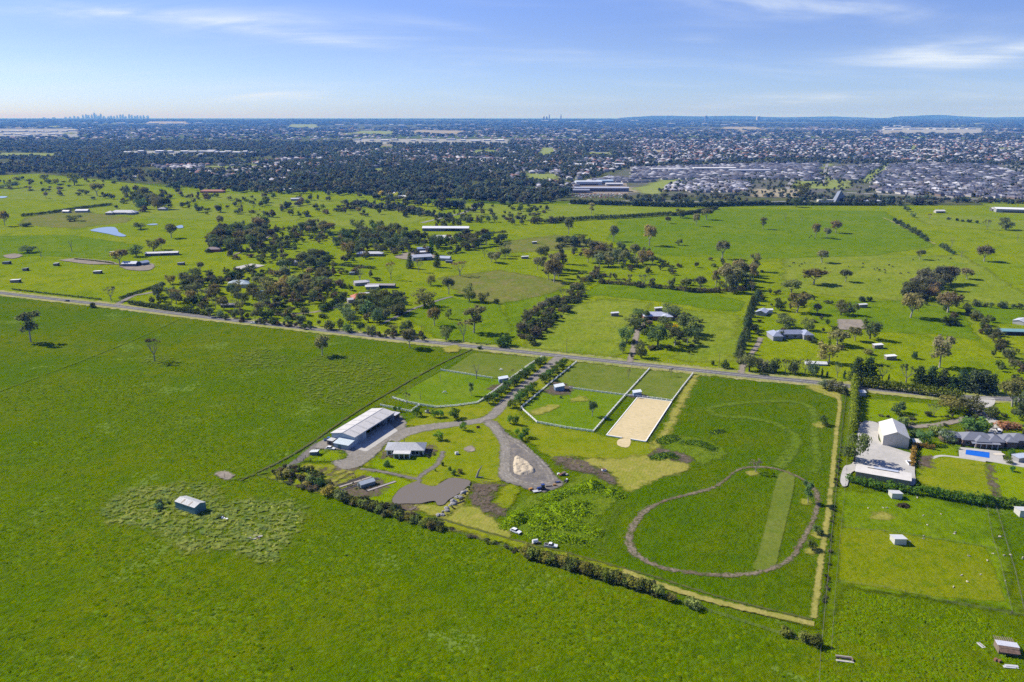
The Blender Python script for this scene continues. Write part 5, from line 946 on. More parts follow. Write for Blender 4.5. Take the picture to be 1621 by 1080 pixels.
shelter('carport', (1450, 705), 75, 4.4, 3.2, 2.2, 2.4, (.68, .64, .58), (.35, .32, .28), 'small cream-roofed carport behind the copper hedge', cat='carport')
HG = 'white sheep huts in the neighbour paddocks'
for px, rz, l, w, lb in [((1416.5, 788), 85, 4.2, 4.2, 'white hut just below the hedge of the long low shed'), ((1421, 860), 88, 4.2, 4.4, 'white hut alone in the middle of the sheep paddock'), ((1618, 815), 85, 4.6, 4.4, 'white hut at the picture edge below the right hedge')]:
    shelter('sheep_hut', px, rz+180, l, w, 2.3, 2.9, (.60, .60, .58), (.55, .54, .48), lb, HG, 'hut', open_side=False)
shelter('garden_shed', (1364, 626), 85, 3.2, 3.6, 2.2, 2.6, (.55, .58, .60), (.45, .47, .48), 'small grey shed in the corner between the two tall green hedges', open_side=False, cat='shed')
# ruin and pallets at the lower right
p = G(1592, 1030); r = empty('ruined_shed', (p.x, p.y, 0), R(-12))
MB().box((0, 0, 1.1), (5.4, 4.2, 2.2)).build('wall', M['timber'], r); MB().prism([(-3, -1.4, 2.5), (3.1, -1.4, 2.3), (3.1, -1.4, 2.38), (-3, -1.4, 2.58)], (0, 2.6, 0)).build('roof', sheet((.60, .60, .62)), r); MB().prism([(-2.8, -3.2, 1.3), (2.8, -3.2, 1.2), (2.8, -1.5, 2.3), (-2.8, -1.5, 2.45)], (0, 0, .1)).build('rusty_roof', paint('rusty_iron', (.24, .15, .10), var=.5), r)
for k in range(9): put(r, 'rafter', M['timber'], (-2.6+k*.62, 2.4, 2.35), (.2, 2.2, .16))
tag(r, 'collapsed timber shed with bare rafters and one grey roof sheet', 'ruin')
lump('loose_sheet', (1553, 1022), [('sheet', paint('galvanised', (.5, .5, .5)), (0, 0, .12), (1.2, 2.6, .14)), ('batten', M['timber'], (0, 0, .24), (.2, 2.2, .1))], 'loose grey iron sheet left of the collapsed shed', 'iron sheet', 12)
lump('sheet_stack', (1600, 1057), [('sheet', paint('galvanised', (.5, .5, .5)), (0, 0, .15), (4, 1, .2)), ('sheet', paint('galvanised', (.5, .5, .5)), (.4, .5, .32), (3.6, .9, .12))], 'stack of grey iron sheets below the collapsed shed', 'iron sheets', -8)
lump('rusty_drum_pile', (1576, 1046), [('drum', paint('rusty_iron', (.24, .12, .07)), (0, 0, .4), (.9, .7, .8)), ('drum', paint('rusty_iron', (.24, .12, .07)), (.5, -.8, .35), (.9, .7, .7))], 'rusty drums lying at the foot of the collapsed shed', 'drums', 20)
lump('broken_trough', (1337, 1046), [('panel', M['timber'], (0, .8, .3), (4.6, .2, .5)), ('panel', paint('pale_mulch', (.34, .30, .24)), (0, 1.6, .3), (4.6, .5, .25)), ('slab', cast, (0, -.5, .15), (5, .7, .22)), ('end', M['timber'], (2.2, .5, .4), (.3, 1.6, .6))], 'broken timber and concrete trough near the bottom corner of the property', 'trough', -12)
p = G(1430, 803); r = empty('brush_heap', (p.x, p.y, 0)); v, q = leaf_cloud([((0, 0, .5), (2.6, 2, .8)), ((.8, .3, .9), (1.3, 1, .6))], 900, .35, 5); o = link('twigs', np_mesh('brush_twigs', v, q, M['leaf']), r); o.color = (.10, .085, .06, 1); tag(r, 'heap of dry brushwood beside the round straw patch', 'brush heap')
# horses
animal('horse', HORSEG, (704.5, 623), 190, 'white-rugged horse grazing in the left paddock', 'horse').data = HORSEG.copy(); bpy.context.view_layer.update()
for o in list(COL.objects):
    if o.name == 'horse': o.data.materials.clear(); o.data.materials.append(M['rug'])
animal('foal', HORSE, (811, 588), 20, 'small bay horse near the white-rugged one by the shelter', 'horse', s=.75); hh = animal('grey_horse', HORSEG, (794, 587.5), 150, 'pale grey horse grazing behind the left shelter', 'horse'); hh.data = HORSEG.copy(); hh.data.materials.clear(); hh.data.materials.append(M['rug'])
# sheep and cattle
SH = [(1374, 806.5), (1398, 806), (1404, 806), (1461, 818.5), (1489.5, 816), (1467.5, 833), (1512, 845), (1510, 847), (1462, 850.5), (1462, 855), (1440, 859.5), (1534, 882.5), (1562.5, 889.5), (1571, 878.5), (1589.5, 881.5), (1599, 880), (1618.5, 885), (1551.5, 912), (1521.5, 913.5), (1530.5, 923), (1509, 932), (1591, 921.5), (1582, 851.5), (1452, 790)]
for i, (x, y) in enumerate(SH):
    lb = 'woolly sheep standing in the race between the two wire fences' if x > 1575 else ('woolly sheep in the upper sheep paddock between the two white huts' if y < 862 else 'woolly sheep in the olive lower paddock')
    animal('sheep', SHEEP, (x, y), U(0, 360), lb, 'sheep', 'sheep in the neighbour paddocks', U(.66, .86))
CT = [(1250, 423), (1256, 417.5), (1265, 422), (1269, 419.5), (1273.5, 417), (1343, 423), (1366, 418.5), (1365, 424.5), (1388.5, 426), (1392, 429), (1400, 428.5), (1401, 432.5), (1407, 421), (1413, 423), (1426, 434.5), (1437.5, 433), (1391, 444), (1306, 426), (1445, 412), (1485, 412), (1504.5, 410.5), (1384, 427.5)]
for i, (x, y) in enumerate(CT): animal('cow', COWG if i % 3 else COW, (x, y), U(0, 360), 'black cow grazing in the pale pasture at right, one of a loose herd', 'cattle', 'black cattle in the right pasture', U(1, 1.2))
for i in range(14): x, y = random.choice([(405+U(-8, 12), 331+U(-5, 5)), (1290+U(-10, 10), 376+U(-3, 3)), (118+U(-60, 60), 400+U(-8, 8))]) if i > 8 else (408+U(-10, 14), 330+U(-5, 5)); animal('cow', COWG, (x, y), U(0, 360), 'distant black cow, a speck in the far left pastures' if x < 600 else 'distant black cow under the far right trees', 'cattle', 'far cattle', 1.1)
# ------------------------------------------------------------------ farmsteads beyond the road
def hut(px, lb, rc=(.6, .6, .58), wc=(.2, .18, .15), l=5, w=4, rz=0, h=2.4): return shelter('field_shelter', px, rz, l, w, h, h+.5, rc, wc, lb, 'field shelters in the pastures beyond the road', 'shelter')
for px, lb, k in [((11, 418), 'dark field shelter, leftmost below the bare earth patch', dict(rc=(.12, .16, .15), l=8)), ((41, 428.5), 'small dark field shelter below the bare earth patch', dict(rc=(.2, .22, .2))), ((89.5, 420.5), 'pale-roofed field shelter at the left end of the riding strip', dict()), ((155, 433), 'white-roofed field shelter below the riding strip', dict(l=8, rc=(.75, .74, .70))), ((25, 447), 'white-roofed field shelter nearest the road at far left', dict(l=9, rc=(.75, .74, .70))), ((178.5, 402), 'pale field shelter behind the big gum at the riding strip', dict(l=6)), ((287, 419.5), 'dark open shelter right of the gable barn', dict(l=7, rc=(.3, .3, .3))), ((973, 500), 'pale-roofed shelter standing in the striped hay field', dict(l=6, rc=(.6, .6, .62))), ((1042, 492), 'pale-roofed shelter behind the tree-ringed homestead', dict(l=6)), ((831, 409.5), 'white flat shelter left of the tall paired gums', dict(l=8, rc=(.72, .72, .68))), ((846, 386), 'white shelter in the trees left of the dark clump', dict(l=6)), ((1365, 486.5), 'pale shelter by the short dark hedge behind the round trees', dict(l=7)), ((1389, 551), 'white-roofed shelter, upper of the two in the green field', dict(l=6, rc=(.72, .72, .70))), ((1409, 569), 'white-roofed shelter, lower of the two in the green field', dict(l=6.5, rc=(.75, .75, .73))), ((558, 435), 'small dark shelter behind the red-roofed farmstead', dict(l=6, rc=(.25, .3, .35))), ((488, 343.5), 'tiny brown shelter alone in the pale far field', dict(l=9, rc=(.2, .12, .08)))]: hut(px, lb, **k)
BR, WH, SL = (.30, .10, .05), (.74, .74, .72), (.24, .25, .28)
def gh(name, px, rz, l, w, h, rise, rc, wc, lb, **k): return gable_house(name, None, None, None, h, rise, rc, wc, lb, dims=(G(*px).to_2d(), R(rz), l, w), **k)
gh('barn', (207, 421), 2, 15, 10, 3.2, 1.8, (.50, .53, .60), (.16, .17, .20), 'blue-grey roofed barn at the end of the riding strip', cat='barn', doors=[('r', 0, 3, 2.6, M['dark'])]); gh('barn_wing', (228, 419.5), 60, 9, 7, 3, 1.6, (.42, .46, .54), (.16, .18, .22), 'shorter grey wing right of the blue-grey barn', cat='barn', doors=[('l', 0, 2, 2.2, M['dark'])])
gh('long_stable', (257, 404), 12, 36, 8, 3, 1.2, (.70, .68, .64), (.12, .10, .09), 'long white-roofed stable at an angle behind the gum pair', cat='stable', doors=[('f', 4, 8, 2.4, M['dark'])])
gh('white_roof_barn', (706, 365), -1, 66, 15, 4.2, 2.0, (.78, .78, .78), (.14, .15, .17), 'very long white-roofed barn beside the far lane', cat='barn', doors=[('f', 10, 20, 3.4, M['dark'])])
hip_house('country_house', G(197, 339).to_2d(), R(0), 42, 14, 3.2, 3.4, (.45, .45, .46), (.30, .26, .24), 'large pale-roofed country house above the dam', wings=[(-20, -6, 12, 12, .1), (14, -7, 10, 9, .1)], wins=[('f', 0, 1.6, 3, 1.6), ('f', 6, 1.6, 3, 1.6)])
gh('outbuilding', (131, 336), 5, 20, 11, 3.2, 1.8, WH, (.35, .33, .30), 'white outbuilding left of the large country house', cat='outbuilding'); gh('outbuilding', (106, 337), -10, 12, 8, 3, 1.5, (.6, .58, .55), (.3, .28, .25), 'smaller grey outbuilding by the dark windbreak, left of the white one', cat='outbuilding')
hip_house('farmhouse', G(339, 398).to_2d(), R(10), 16, 10, 3, 2.4, (.26, .20, .18), BR, 'brown hip-roofed farmhouse under the tall gums', tile=True); hip_house('farmhouse', G(378, 453).to_2d(), R(15), 18, 10, 3.2, 2.6, (.34, .42, .44), (.5, .5, .48), 'green-grey roofed farmhouse hidden in the hedged garden', wings=[(6, -6, 8, 8, .1)])
gh('garage', (409, 468), 30, 10, 7, 2.8, 1.6, (.28, .42, .44), (.42, .45, .45), 'teal-roofed garage right of the green-grey farmhouse', cat='garage'); gh('long_stable', (362, 486), 5, 12, 5, 2.4, .8, (.14, .13, .12), (.1, .09, .08), 'low dark stable behind the long roadside hedge', cat='stable')
hip_house('farmhouse', G(455, 419).to_2d(), R(0), 20, 10, 3, 2, (.66, .64, .60), (.35, .3, .25), 'cream-roofed farmhouse half hidden by dark trees', wings=[(9, -5, 7, 6, .1)])
gh('barn', (667, 411), 20, 22, 14, 4, 2, (.46, .48, .53), (.22, .24, .3), 'grey barn with attached lean-to in the wooded farmstead', cat='barn', doors=[('f', 3, 4, 3, M['dark'])]); gh('barn_wing', (670, 399), 15, 14, 9, 4.6, 1.4, (.26, .33, .48), (.12, .15, .24), 'blue-roofed wing behind the grey barn', cat='barn'); gh('carport', (673, 402), 15, 12, 7, 2.8, .8, WH, (.2, .2, .2), 'white-roofed carport in front of the blue-roofed wing', cat='carport'); gh('garage', (705, 412), -12, 12, 9, 3, 1.8, (.44, .48, .55), (.3, .3, .33), 'grey-roofed garage right of the poplar', cat='garage'); gh('garden_shed', (711, 416), -10, 7, 4, 2.2, .6, (.15, .17, .2), (.1, .12, .16), 'small dark shed in front of the grey-roofed garage', cat='shed')
hip_house('farmhouse', G(700, 379).to_2d(), R(-5), 24, 14, 3.2, 2.4, (.68, .68, .64), (.4, .36, .3), 'pale-roofed farmhouse among trees below the white-roofed barn', wings=[(-8, -6, 10, 8, .1)]); hip_house('farmhouse', G(586, 405).to_2d(), R(0), 30, 9, 3, 2, (.60, .60, .58), (.2, .18, .16), 'long low farmhouse in the shade of the dense grove'); hip_house('farmhouse', G(549, 391).to_2d(), R(10), 12, 9, 3, 2.2, (.30, .09, .06), BR, 'dark red roofed cottage at the left edge of the dense grove', tile=True)
hip_house('red_roofed_house', G(571, 474).to_2d(), R(25), 16, 9, 3, 2.6, (.42, .12, .05), (.40, .20, .14), 'red tiled farmhouse on the hedged driveway', wings=[(-5, -6, 7, 8, .1)], tile=True); gh('pale_shed', (560, 478), 25, 11, 6, 2.8, 1, (.60, .58, .54), (.35, .32, .3), 'pale shed left of the red tiled farmhouse', cat='shed'); gh('pale_shed', (578, 469), 20, 10, 5, 2.6, .8, (.66, .66, .66), (.35, .32, .3), 'pale shed behind the red tiled farmhouse', cat='shed')
gh('long_stable', (604, 455), -3, 26, 8, 2.8, .8, (.36, .32, .28), (.12, .1, .09), 'brown-roofed stable block behind the red farmhouse', cat='stable', doors=[('f', 0, 14, 2.2, M['dark'])]); gh('pale_shed', (589, 457), 10, 12, 7, 2.6, 1, (.68, .67, .64), (.3, .28, .26), 'pale shed left of the brown-roofed stable block', cat='shed'); gh('pale_shed', (572, 451), 25, 14, 8, 3, 1.4, (.62, .60, .58), (.3, .28, .26), 'cream shed at the back of the red farmhouse yard', cat='shed')
hip_house('ringed_homestead', G(1037, 504).to_2d(), R(3), 20, 11, 3, 2.4, (.50, .53, .62), (.28, .14, .09), 'blue-grey roofed brick homestead ringed by dark trees', wings=[(8, -5, 8, 8, .15), (14, 4, 9, 7, -.1)], doors=[('f', -6, 5, 2.3, M['dark'])])
c = G(1249, 534).to_2d(); hip_house('slate_roofed_house', c, R(3), 22, 7, 3.2, 2.4, (.30, .33, .42), (.30, .30, .33), 'slate-roofed white-gabled house with two front wings near the conifer row', wings=[(-12, -3, 7, 13, .15), (11.5, -2, 7, 11, .12)], wins=[('f', -3, 1.6, 2, 1.6), ('f', 3, 1.6, 2, 1.6)])
gh('garage', (1206, 498), 60, 11, 8, 2.8, 1.6, (.50, .54, .62), (.3, .3, .3), 'grey-roofed garage behind the dark conifer row', cat='garage'); gh('water_tank_shed', (1217, 495), 0, 5, 4, 2.8, .6, WH, (.6, .6, .6), 'small white shed right of the grey-roofed garage', cat='shed'); gh('white_tunnel', (1291, 577), -8, 13, 5, 1.2, .9, (.66, .67, .66), (.5, .5, .5), 'low white roof behind the roadside shrubs', cat='shed')
gh('teal_shed', (1603, 529), -6, 18, 8, 3, 1, (.20, .38, .38), (.10, .14, .14), 'teal-roofed shed at the right picture edge', cat='shed', doors=[('f', 0, 12, 2.4, M['dark'])]); gh('pale_shed', (1616, 512), 40, 12, 8, 2.6, 1, (.55, .57, .6), (.4, .4, .4), 'pale shed above the teal-roofed shed', cat='shed')
hip_house('farmhouse', G(337, 305).to_2d(), R(0), 50, 14, 3.4, 3, (.36, .15, .08), BR, 'terracotta-roofed long house at the edge of the far trees', tile=True); hip_house('farmhouse', G(258, 333).to_2d(), R(0), 14, 9, 3, 2, (.35, .36, .4), (.3, .28, .26), 'grey cottage right of the big trees above the dam'); gh('barn', (628, 331), 0, 36, 12, 3.5, 1.5, (.58, .52, .50), (.2, .18, .18), 'pinkish-roofed barn above the pale far field', cat='barn'); gh('barn', (470, 317.5), 15, 22, 10, 3.5, 1.6, (.55, .56, .6), (.25, .25, .28), 'grey barn below the far tree belt, left of centre', cat='barn'); gh('barn', (445, 302.5), 0, 46, 12, 4, 1.8, WH, (.4, .4, .4), 'long white barn at the edge of the far tree belt', cat='barn')
for px, rz, l, lb in [((205, 282), 0, 40, 'long grey shed at the left edge of the far trees'), ((272, 280), 8, 50, 'long white shed deep in the far trees at left'), ((8, 261), 0, 30, 'white shed at the far left edge of the trees'), ((298, 275), 0, 30, 'small white shed in the far trees right of the long one'), ((640, 314), 0, 24, 'white house by the yellow tree'), ((660, 316), 0, 22, 'grey house right of the yellow tree'), ((840, 322), 5, 30, 'pale house behind the far hedge at centre'), ((622, 309), 0, 16, 'white cottage left of the yellow tree')]: gh('far_shed', px, rz, l, 11, 4, 2, WH if 'white' in lb else (.45, .46, .5), (.45, .43, .4), lb, cat='shed')
# school, shops and sheds at the edge of town
for px, rz, l, w, h, rc, wc, lb in [((931, 293), 3, 62, 34, 9, (.62, .66, .72), (.45, .50, .55), 'large pale grey hall of the white complex at the town edge'), ((957, 291), 3, 40, 22, 8, (.40, .52, .64), (.25, .34, .42), 'blue-fronted block right of the pale grey hall'), ((972, 294), 0, 40, 14, 5, (.74, .74, .74), (.5, .5, .5), 'low white-roofed wing right of the blue-fronted block'), ((952, 303), -2, 118, 22, 8, (.44, .46, .52), (.14, .16, .22), 'very long grey-roofed block with dark front at the town edge'), ((918, 305), 0, 40, 24, 6, (.30, .31, .34), (.2, .2, .22), 'dark-roofed block left of the very long grey one'), ((1130, 270), 0, 130, 30, 8, (.82, .80, .76), (.5, .5, .5), 'brilliant white long roof in the middle of the estate'), ((1047, 270), 0, 60, 20, 6, (.74, .74, .74), (.5, .5, .5), 'white roof left of the brilliant long one'), ((1076, 270), 0, 54, 22, 6, (.64, .64, .62), (.5, .5, .5), 'pale roof just left of the brilliant long one'), ((1186, 273), 0, 120, 22, 7, (.58, .60, .66), (.2, .22, .28), 'grey-white terrace right of the brilliant long roof'), ((1610, 336), -18, 70, 30, 6, (.80, .80, .80), (.3, .3, .3), 'white roof of the nursery at the right picture edge'), ((1583, 334), -8, 30, 12, 4, (.62, .62, .62), (.12, .12, .12), 'grey open shed left of the nursery roof'), ((1376, 322), 0, 46, 14, 5, (.56, .58, .60), (.45, .42, .36), 'long pale building right of the pointed church'), ((1487, 337), 0, 16, 8, 3.4, (.70, .66, .60), (.4, .38, .34), 'white farm shed alone in the far right pasture')]:
    gh('town_block', px, rz, l, w, h, 1.6, rc, wc, lb, cat='building', doors=[('f', 0, l*.7, h*.45, M['glass'])])
p = G(1330, 321); r = empty('church', (p.x, p.y, 0), 0); w_ = 17
b = MB(); b.v = [(-14, -w_/2, 0), (14, -w_/2, 0), (14, w_/2, 0), (-14, w_/2, 0), (-4, -w_/2, 24), (-4, w_/2, 20)]; b.f = [(3, 2, 1, 0), (0, 1, 4), (2, 3, 5), (3, 0, 4, 5), (1, 2, 5, 4)]; b.build('roof', sheet((.20, .22, .26)), r); put(r, 'wing', paint('sheet_wall', (.66, .68, .70)), (19, 4, 3), (26, 12, 6)); put(r, 'wing', paint('sheet_wall', (.52, .50, .42)), (-26, 6, 2.6), (30, 10, 5.2)); put(r, 'window', M['glass'], (0, -w_/2-.1, 5), (9, .1, 8)); tag(r, 'church with a steep pointed grey roof among dark trees at the town edge', 'church')
# ------------------------------------------------------------------ trees one can tell apart
T = tree
# lone trees of the near paddock and the property
T('tallgum', 49, 541.5, 492, '', 30, label='leaning gum standing alone at the far left of the near paddock', tint=(.085, .085, .045)); T('sparse', 245, 572, 533, '', 34, label='half-bare gum ringed by pale weeds in the near paddock'); T('gum', 510, 563, 527, '', 29, label='grey-green gum alone in the near paddock, between the half-bare gum and the roadside gum', tint=(.09, .09, .05)); T('gum', 649, 551, 517, '', 28, label='leaning gum on the near verge of the road left of the property corner', tint=(.085, .085, .045))
T('gum', 938, 660, 633, '', 18, label='gum alone inside the right white-fenced paddock', tint=(.085, .105, .045)); T('round', 1302, 674, 657, '', 17, label='dark round tree by the dry track near the top right of the property', tint=(.05, .075, .022)); T('tallgum', 1279, 797, 762, '', 20, label='dark tall tree at the right bend of the racing loop', tint=(.05, .075, .025)); T('sparse', 1196, 749, 727, '', 24, label='thin grey tree on the straw ring at the top of the racing loop'); T('round', 1295, 848, 831, '', 16, label='round tree by the dry track, upper of the two at the loop bend', tint=(.06, .085, .025)); T('round', 1286, 872, 853, '', 18, label='round tree by the dry track, lower of the two at the loop bend', tint=(.06, .085, .025))
T('dead', 754, 600, 572, '', 20, label='broad broken dead tree by the short white cross fence'); T('tallgum', 746, 627, 604, '', 9, label='slim young gum in the middle of the left paddock', tint=(.08, .11, .04)); T('dead', 666, 633.5, 617, '', 9, label='small forked dead tree in the left paddock'); T('sparse', 644, 642, 621, '', 13, label='thin pale gum on the curved fence behind the machinery shed'); T('dead', 697, 604, 587, '', 4, label='leaning dead stump at the left end of the cross fence'); T('sparse', 948+57-10, 601, 583, '', 4, label='tiny thin sapling in the upper right paddock')
T('sparse', 1062, 596, 582, '', 9, label='thin tree on the verge above the small right paddock')
p = G(754, 757); b = MB().tube((0, 0, 0), (1.2, .2, 3.6), .55, .4, 8).tube((1.2, .2, 3.6), (2.6, .3, 6.0), .4, .12, 7).tube((.3, 0, .3), (3.2, .4, .5), .4, .15, 7); o = empty('dead_stump', (p.x, p.y, 0)); b.build('trunk', M['dead_wood'], o); tag(o, 'leaning grey dead stump on the lawn above the pond', 'dead tree')
for i, (x, y, yt, w, k, lb) in enumerate([(626, 652, 643, 5, 'young', 'slim garden tree, left of the pair at the shed\'s far end'), (633, 651.5, 644, 4.5, 'young', 'slim garden tree, right of the pair at the shed\'s far end'), (659, 659, 646, 10, 'young', 'bright round tree left of the red play frame'), (666, 659.5, 653, 5, 'young', 'small bright shrub tree hard against the round tree left of the play frame'), (689, 661, 650, 9, 'young', 'left tree of the touching bright pair below the curved white fence'), (697, 661, 650, 9, 'young', 'right tree of the touching bright pair below the curved white fence'), (719, 663, 648, 15, 'young', 'largest bright round tree between the white fence and the drive'), (734, 682, 668, 10, 'young', 'round dark-green tree just below the driveway near the garden seat'), (694, 697, 686, 12, 'young', 'loose young tree behind the homestead'), (808, 671, 657, 9, 'young', 'left tree of the bright pair where the avenue meets the lawn'), (817, 673, 658, 8, 'young', 'right tree of the bright pair where the avenue meets the lawn'), (819, 690, 680, 7, 'young', 'smallest of the three trees beside the gravel circle'), (831, 693, 677, 10, 'young', 'tallest of the three trees beside the gravel circle'), (824.5, 698, 686, 9, 'young', 'lowest of the three trees beside the gravel circle'), (712, 745, 737, 6, 'bush', 'round shrub, left of three above the pond'), (718, 753, 741, 8, 'bush', 'dark round shrub, lowest of three above the pond'), (728, 750, 740, 9, 'bush', 'reddish round shrub, right of three above the pond'), (613, 739, 728, 11, 'bush', 'loose green shrub on the lawn in front of the homestead'), (701, 738, 730, 5, 'bush', 'small shrub on the path bend between homestead and pond'), (689, 747, 741, 3.5, 'bush', 'tiny shrub beside the pond path'), (888, 631, 626, 5, 'bush', 'small dark bush in the right paddock below the shelter')]):
    yt, w = (y-(y-yt)*1.3, w*1.38) if k == 'young' else (yt, w*1.15); T(k, x, y, yt, '', w, label=lb, tint=(.05, .092, .012) if k == 'young' else ((.09, .10, .03) if 'red' in lb else (.07, .11, .03)))
# avenue
for i in range(12): t = i/11; T('young', 774+84*t+U(-.6, .6), 640-64*t, 640-64*t-U(15, 18)+2.2*t, 'left avenue row of the driveway', 17, tint=(.036, .062, .014), group='left avenue trees')
for i in range(13):
    t = i/12
    if i in (6,): continue
    T('young', 812+80*t+U(-.6, .6), 646-66*t, 646-66*t-U(15, 18.5)+2.6*t, 'right avenue row of the driveway', 17, tint=(.036, .062, .014), group='right avenue trees')
# boundary shrubs of the near side
for (x, y, yt, w, c) in [(449, 757, 742, 26, 0), (462, 752, 742, 12, 1), (447, 744, 738, 8, 2), (474, 747, 740, 8, 2), (489, 750, 744, 7, 2), (480, 760, 748, 16, 0), (492, 766, 750, 20, 1), (507, 770, 754, 16, 2), (486, 771, 760, 16, 0), (518, 783, 767, 24, 0), (538, 789, 774, 26, 1), (500, 760, 752, 10, 1)]: T('bush', x, y, yt, 'garden thicket at the left corner of the property', w, tint=[(.10, .095, .03), (.075, .095, .035), (.055, .09, .035)][c], group='corner thicket shrubs')
for i in range(11): t = i/10; x = 562+136*t; T('bush', x+U(-2, 2), 799+41*t+U(-1.5, 1), 799+41*t-U(8, 14), 'shrub belt along the near boundary below the pond', U(17, 22), tint=(.085, .09, .024), group='boundary shrubs below the pond')
for i in range(22): t = i/21; x = 834+206*t; y = 878+63*t; T('bush', x+U(-2, 2), y+U(-2, 2), y-U(13, 19)-5*t, 'long shrub belt on the near boundary, below the racing loop', U(22, 31), tint=(.088, .092, .020), group='boundary shrubs below the racing loop')
for x, y, yt, w, lb in [(1062, 951, 938, 24, 'olive shrub just right of the long near boundary belt'), (1096, 961, 945, 30, 'rounded olive shrub alone midway along the near boundary'), (1243, 1005, 992, 28, 'left shrub of the three at the bottom corner of the property'), (1272, 1013, 998, 26, 'middle shrub of the three at the bottom corner of the property'), (1289, 1021, 1001, 26, 'right shrub of the three at the bottom corner of the property'), (250, 805, 796, 14, 'grey shrub left of the teal shed'), (252, 799, 788, 13, 'dark shrub up against the left side of the teal shed'), (253, 811, 805, 8, 'small dark shrub below the grey one beside the teal shed'), (266, 797, 792, 8, 'low shrub between the dark shrub and the teal shed wall'), (347, 820, 812, 9, 'dark shrub beside the white debris')]: T('bush', x, y, yt, '', w, label=lb, tint=(.088, .09, .022) if x > 1000 else (.06, .085, .035))
# right neighbour garden
for k, x, y, yt, w, c, lb in [('round', 1352, 732, 681, 44, (.058, .075, .035), 'big dark tree overhanging the left of the concrete yard'), ('round', 1419, 655, 634, 23, (.05, .065, .03), 'round dark tree in the mown paddock behind the warehouse'), ('sparse', 1478, 660, 639, 20, (.085, .09, .04), 'loose tree at the drive edge right of the round paddock tree'), ('round', 1505, 653, 624, 36, (.075, .075, .03), 'left of the two big olive trees inside the drive hedge'), ('round', 1535, 654, 624, 38, (.065, .08, .03), 'right of the two big olive trees inside the drive hedge'), ('bush', 1428, 676, 658, 24, (.06, .075, .03), 'dark bush behind the warehouse roof'), ('round', 1462, 703, 678, 27, (.05, .085, .03), 'green garden tree right of the warehouse'), ('bush', 1480, 690, 670, 26, (.14, .15, .04), 'yellow-green bush between the garden tree and the house'), ('round', 1499, 702, 680, 24, (.075, .095, .045), 'grey-green tree against the left end of the gabled house'), ('bush', 1541, 682, 656, 46, (.07, .11, .035), 'wide green bush on the island of the curving drive'), ('bush', 1568, 662, 638, 24, (.07, .075, .03), 'round brown-green bush right of the drive entrance'), ('gum', 1602, 645, 594, 52, (.085, .085, .035), 'huge gum at the right edge beyond the drive entrance'), ('round', 1625, 668, 610, 44, (.05, .06, .03), 'dark tree at the picture edge below the huge gum'), ('bush', 1595, 679, 664, 38, (.15, .075, .035), 'rust-red bush right of the drive'), ('round', 1595, 735, 722, 14, (.07, .085, .03), 'small tree by the terrace below the pool'), ('bush', 1602, 724, 708, 13, (.06, .11, .02), 'bright shrub at the right of the pool terrace'), ('young', 1602, 748, 735, 10, (.06, .12, .02), 'small bright tree on the lawn right of the garden bed'), ('bush', 1515, 712, 703, 9, (.10, .14, .02), 'yellow-green ball shrub at the pool end of the house'), ('bush', 1448, 690, 678, 20, (.045, .07, .025), 'dark shrub at the right side of the warehouse')]: T(k, x, y, yt, '', w, label=lb, tint=c)
HC = (.075, .115, .018)
hedge('hedge', [(1353, 606), (1352, 640), (1350, 684)], 4.2, 6.4, (.105, .135, .016), 'tall clipped yellow-green hedge running down beside the property boundary', dens=2.2, conif=True); hedge('hedge', [(1362, 612), (1400, 617), (1460, 625), (1519, 634)], 4.6, 6.2, (.085, .11, .016), 'tall clipped hedge along the road right of the property corner', dens=2.2, conif=True)
hedge('hedge', [(1345, 763), (1375, 771), (1403, 779)], 4, 4.2, (.045, .095, .016), 'dark green hedge in front of the long low shed, left length'); hedge('hedge', [(1409, 773), (1430, 779), (1447, 783)], 4, 3.6, (.05, .10, .018), 'dark green hedge in front of the long low shed, right length'); hedge('hedge', [(1453, 782), (1490, 789), (1530, 796), (1566, 801)], 4.2, 5.2, (.05, .10, .016), 'dense green hedge below the neighbour lawn'); hedge('hedge', [(1570, 799), (1600, 804), (1650, 811)], 4, 4.6, (.05, .09, .016), 'dark hedge continuing to the right picture edge')
hedge('copper_hedge', [(1444, 739), (1446, 722), (1450, 709), (1476, 713)], 2.4, 3.0, (.16, .11, .03), 'copper-leaved L-shaped hedge beside the concrete yard')
hedge('hedge', [(204, 482), (230, 486), (262, 491), (300, 496), (330, 500)], 4, 4.6, (.045, .06, .022), 'long dark hedge along the road right of the lane corner'); hedge('hedge', [(190, 474), (215, 465), (240, 457), (255, 451)], 3, 2.6, (.05, .07, .025), 'double hedge line climbing beside the lane'); hedge('low_hedge', [(20, 459), (80, 466), (160, 475)], 1.6, 1.6, (.05, .075, .025), 'broken line of low shrubs along the far verge at left', dens=1.0)
hedge('hedge', [(510, 494), (528, 484), (545, 472)], 5, 5.5, (.04, .065, .022), 'dark hedge along the driveway of the red farmhouse'); hedge('hedge', [(492, 419), (540, 421), (592, 426)], 5, 3.2, (.045, .065, .022), 'straight clipped hedge in front of the cream-roofed farmhouse'); hedge('hedge', [(362, 443), (378, 434), (402, 424)], 5, 4, (.04, .06, .022), 'dark hedge by the tennis court'); hedge('hedge', [(118, 411), (150, 414), (180, 418)], 2.5, 1.6, (.045, .06, .022), 'low dark hedge along the riding strip')
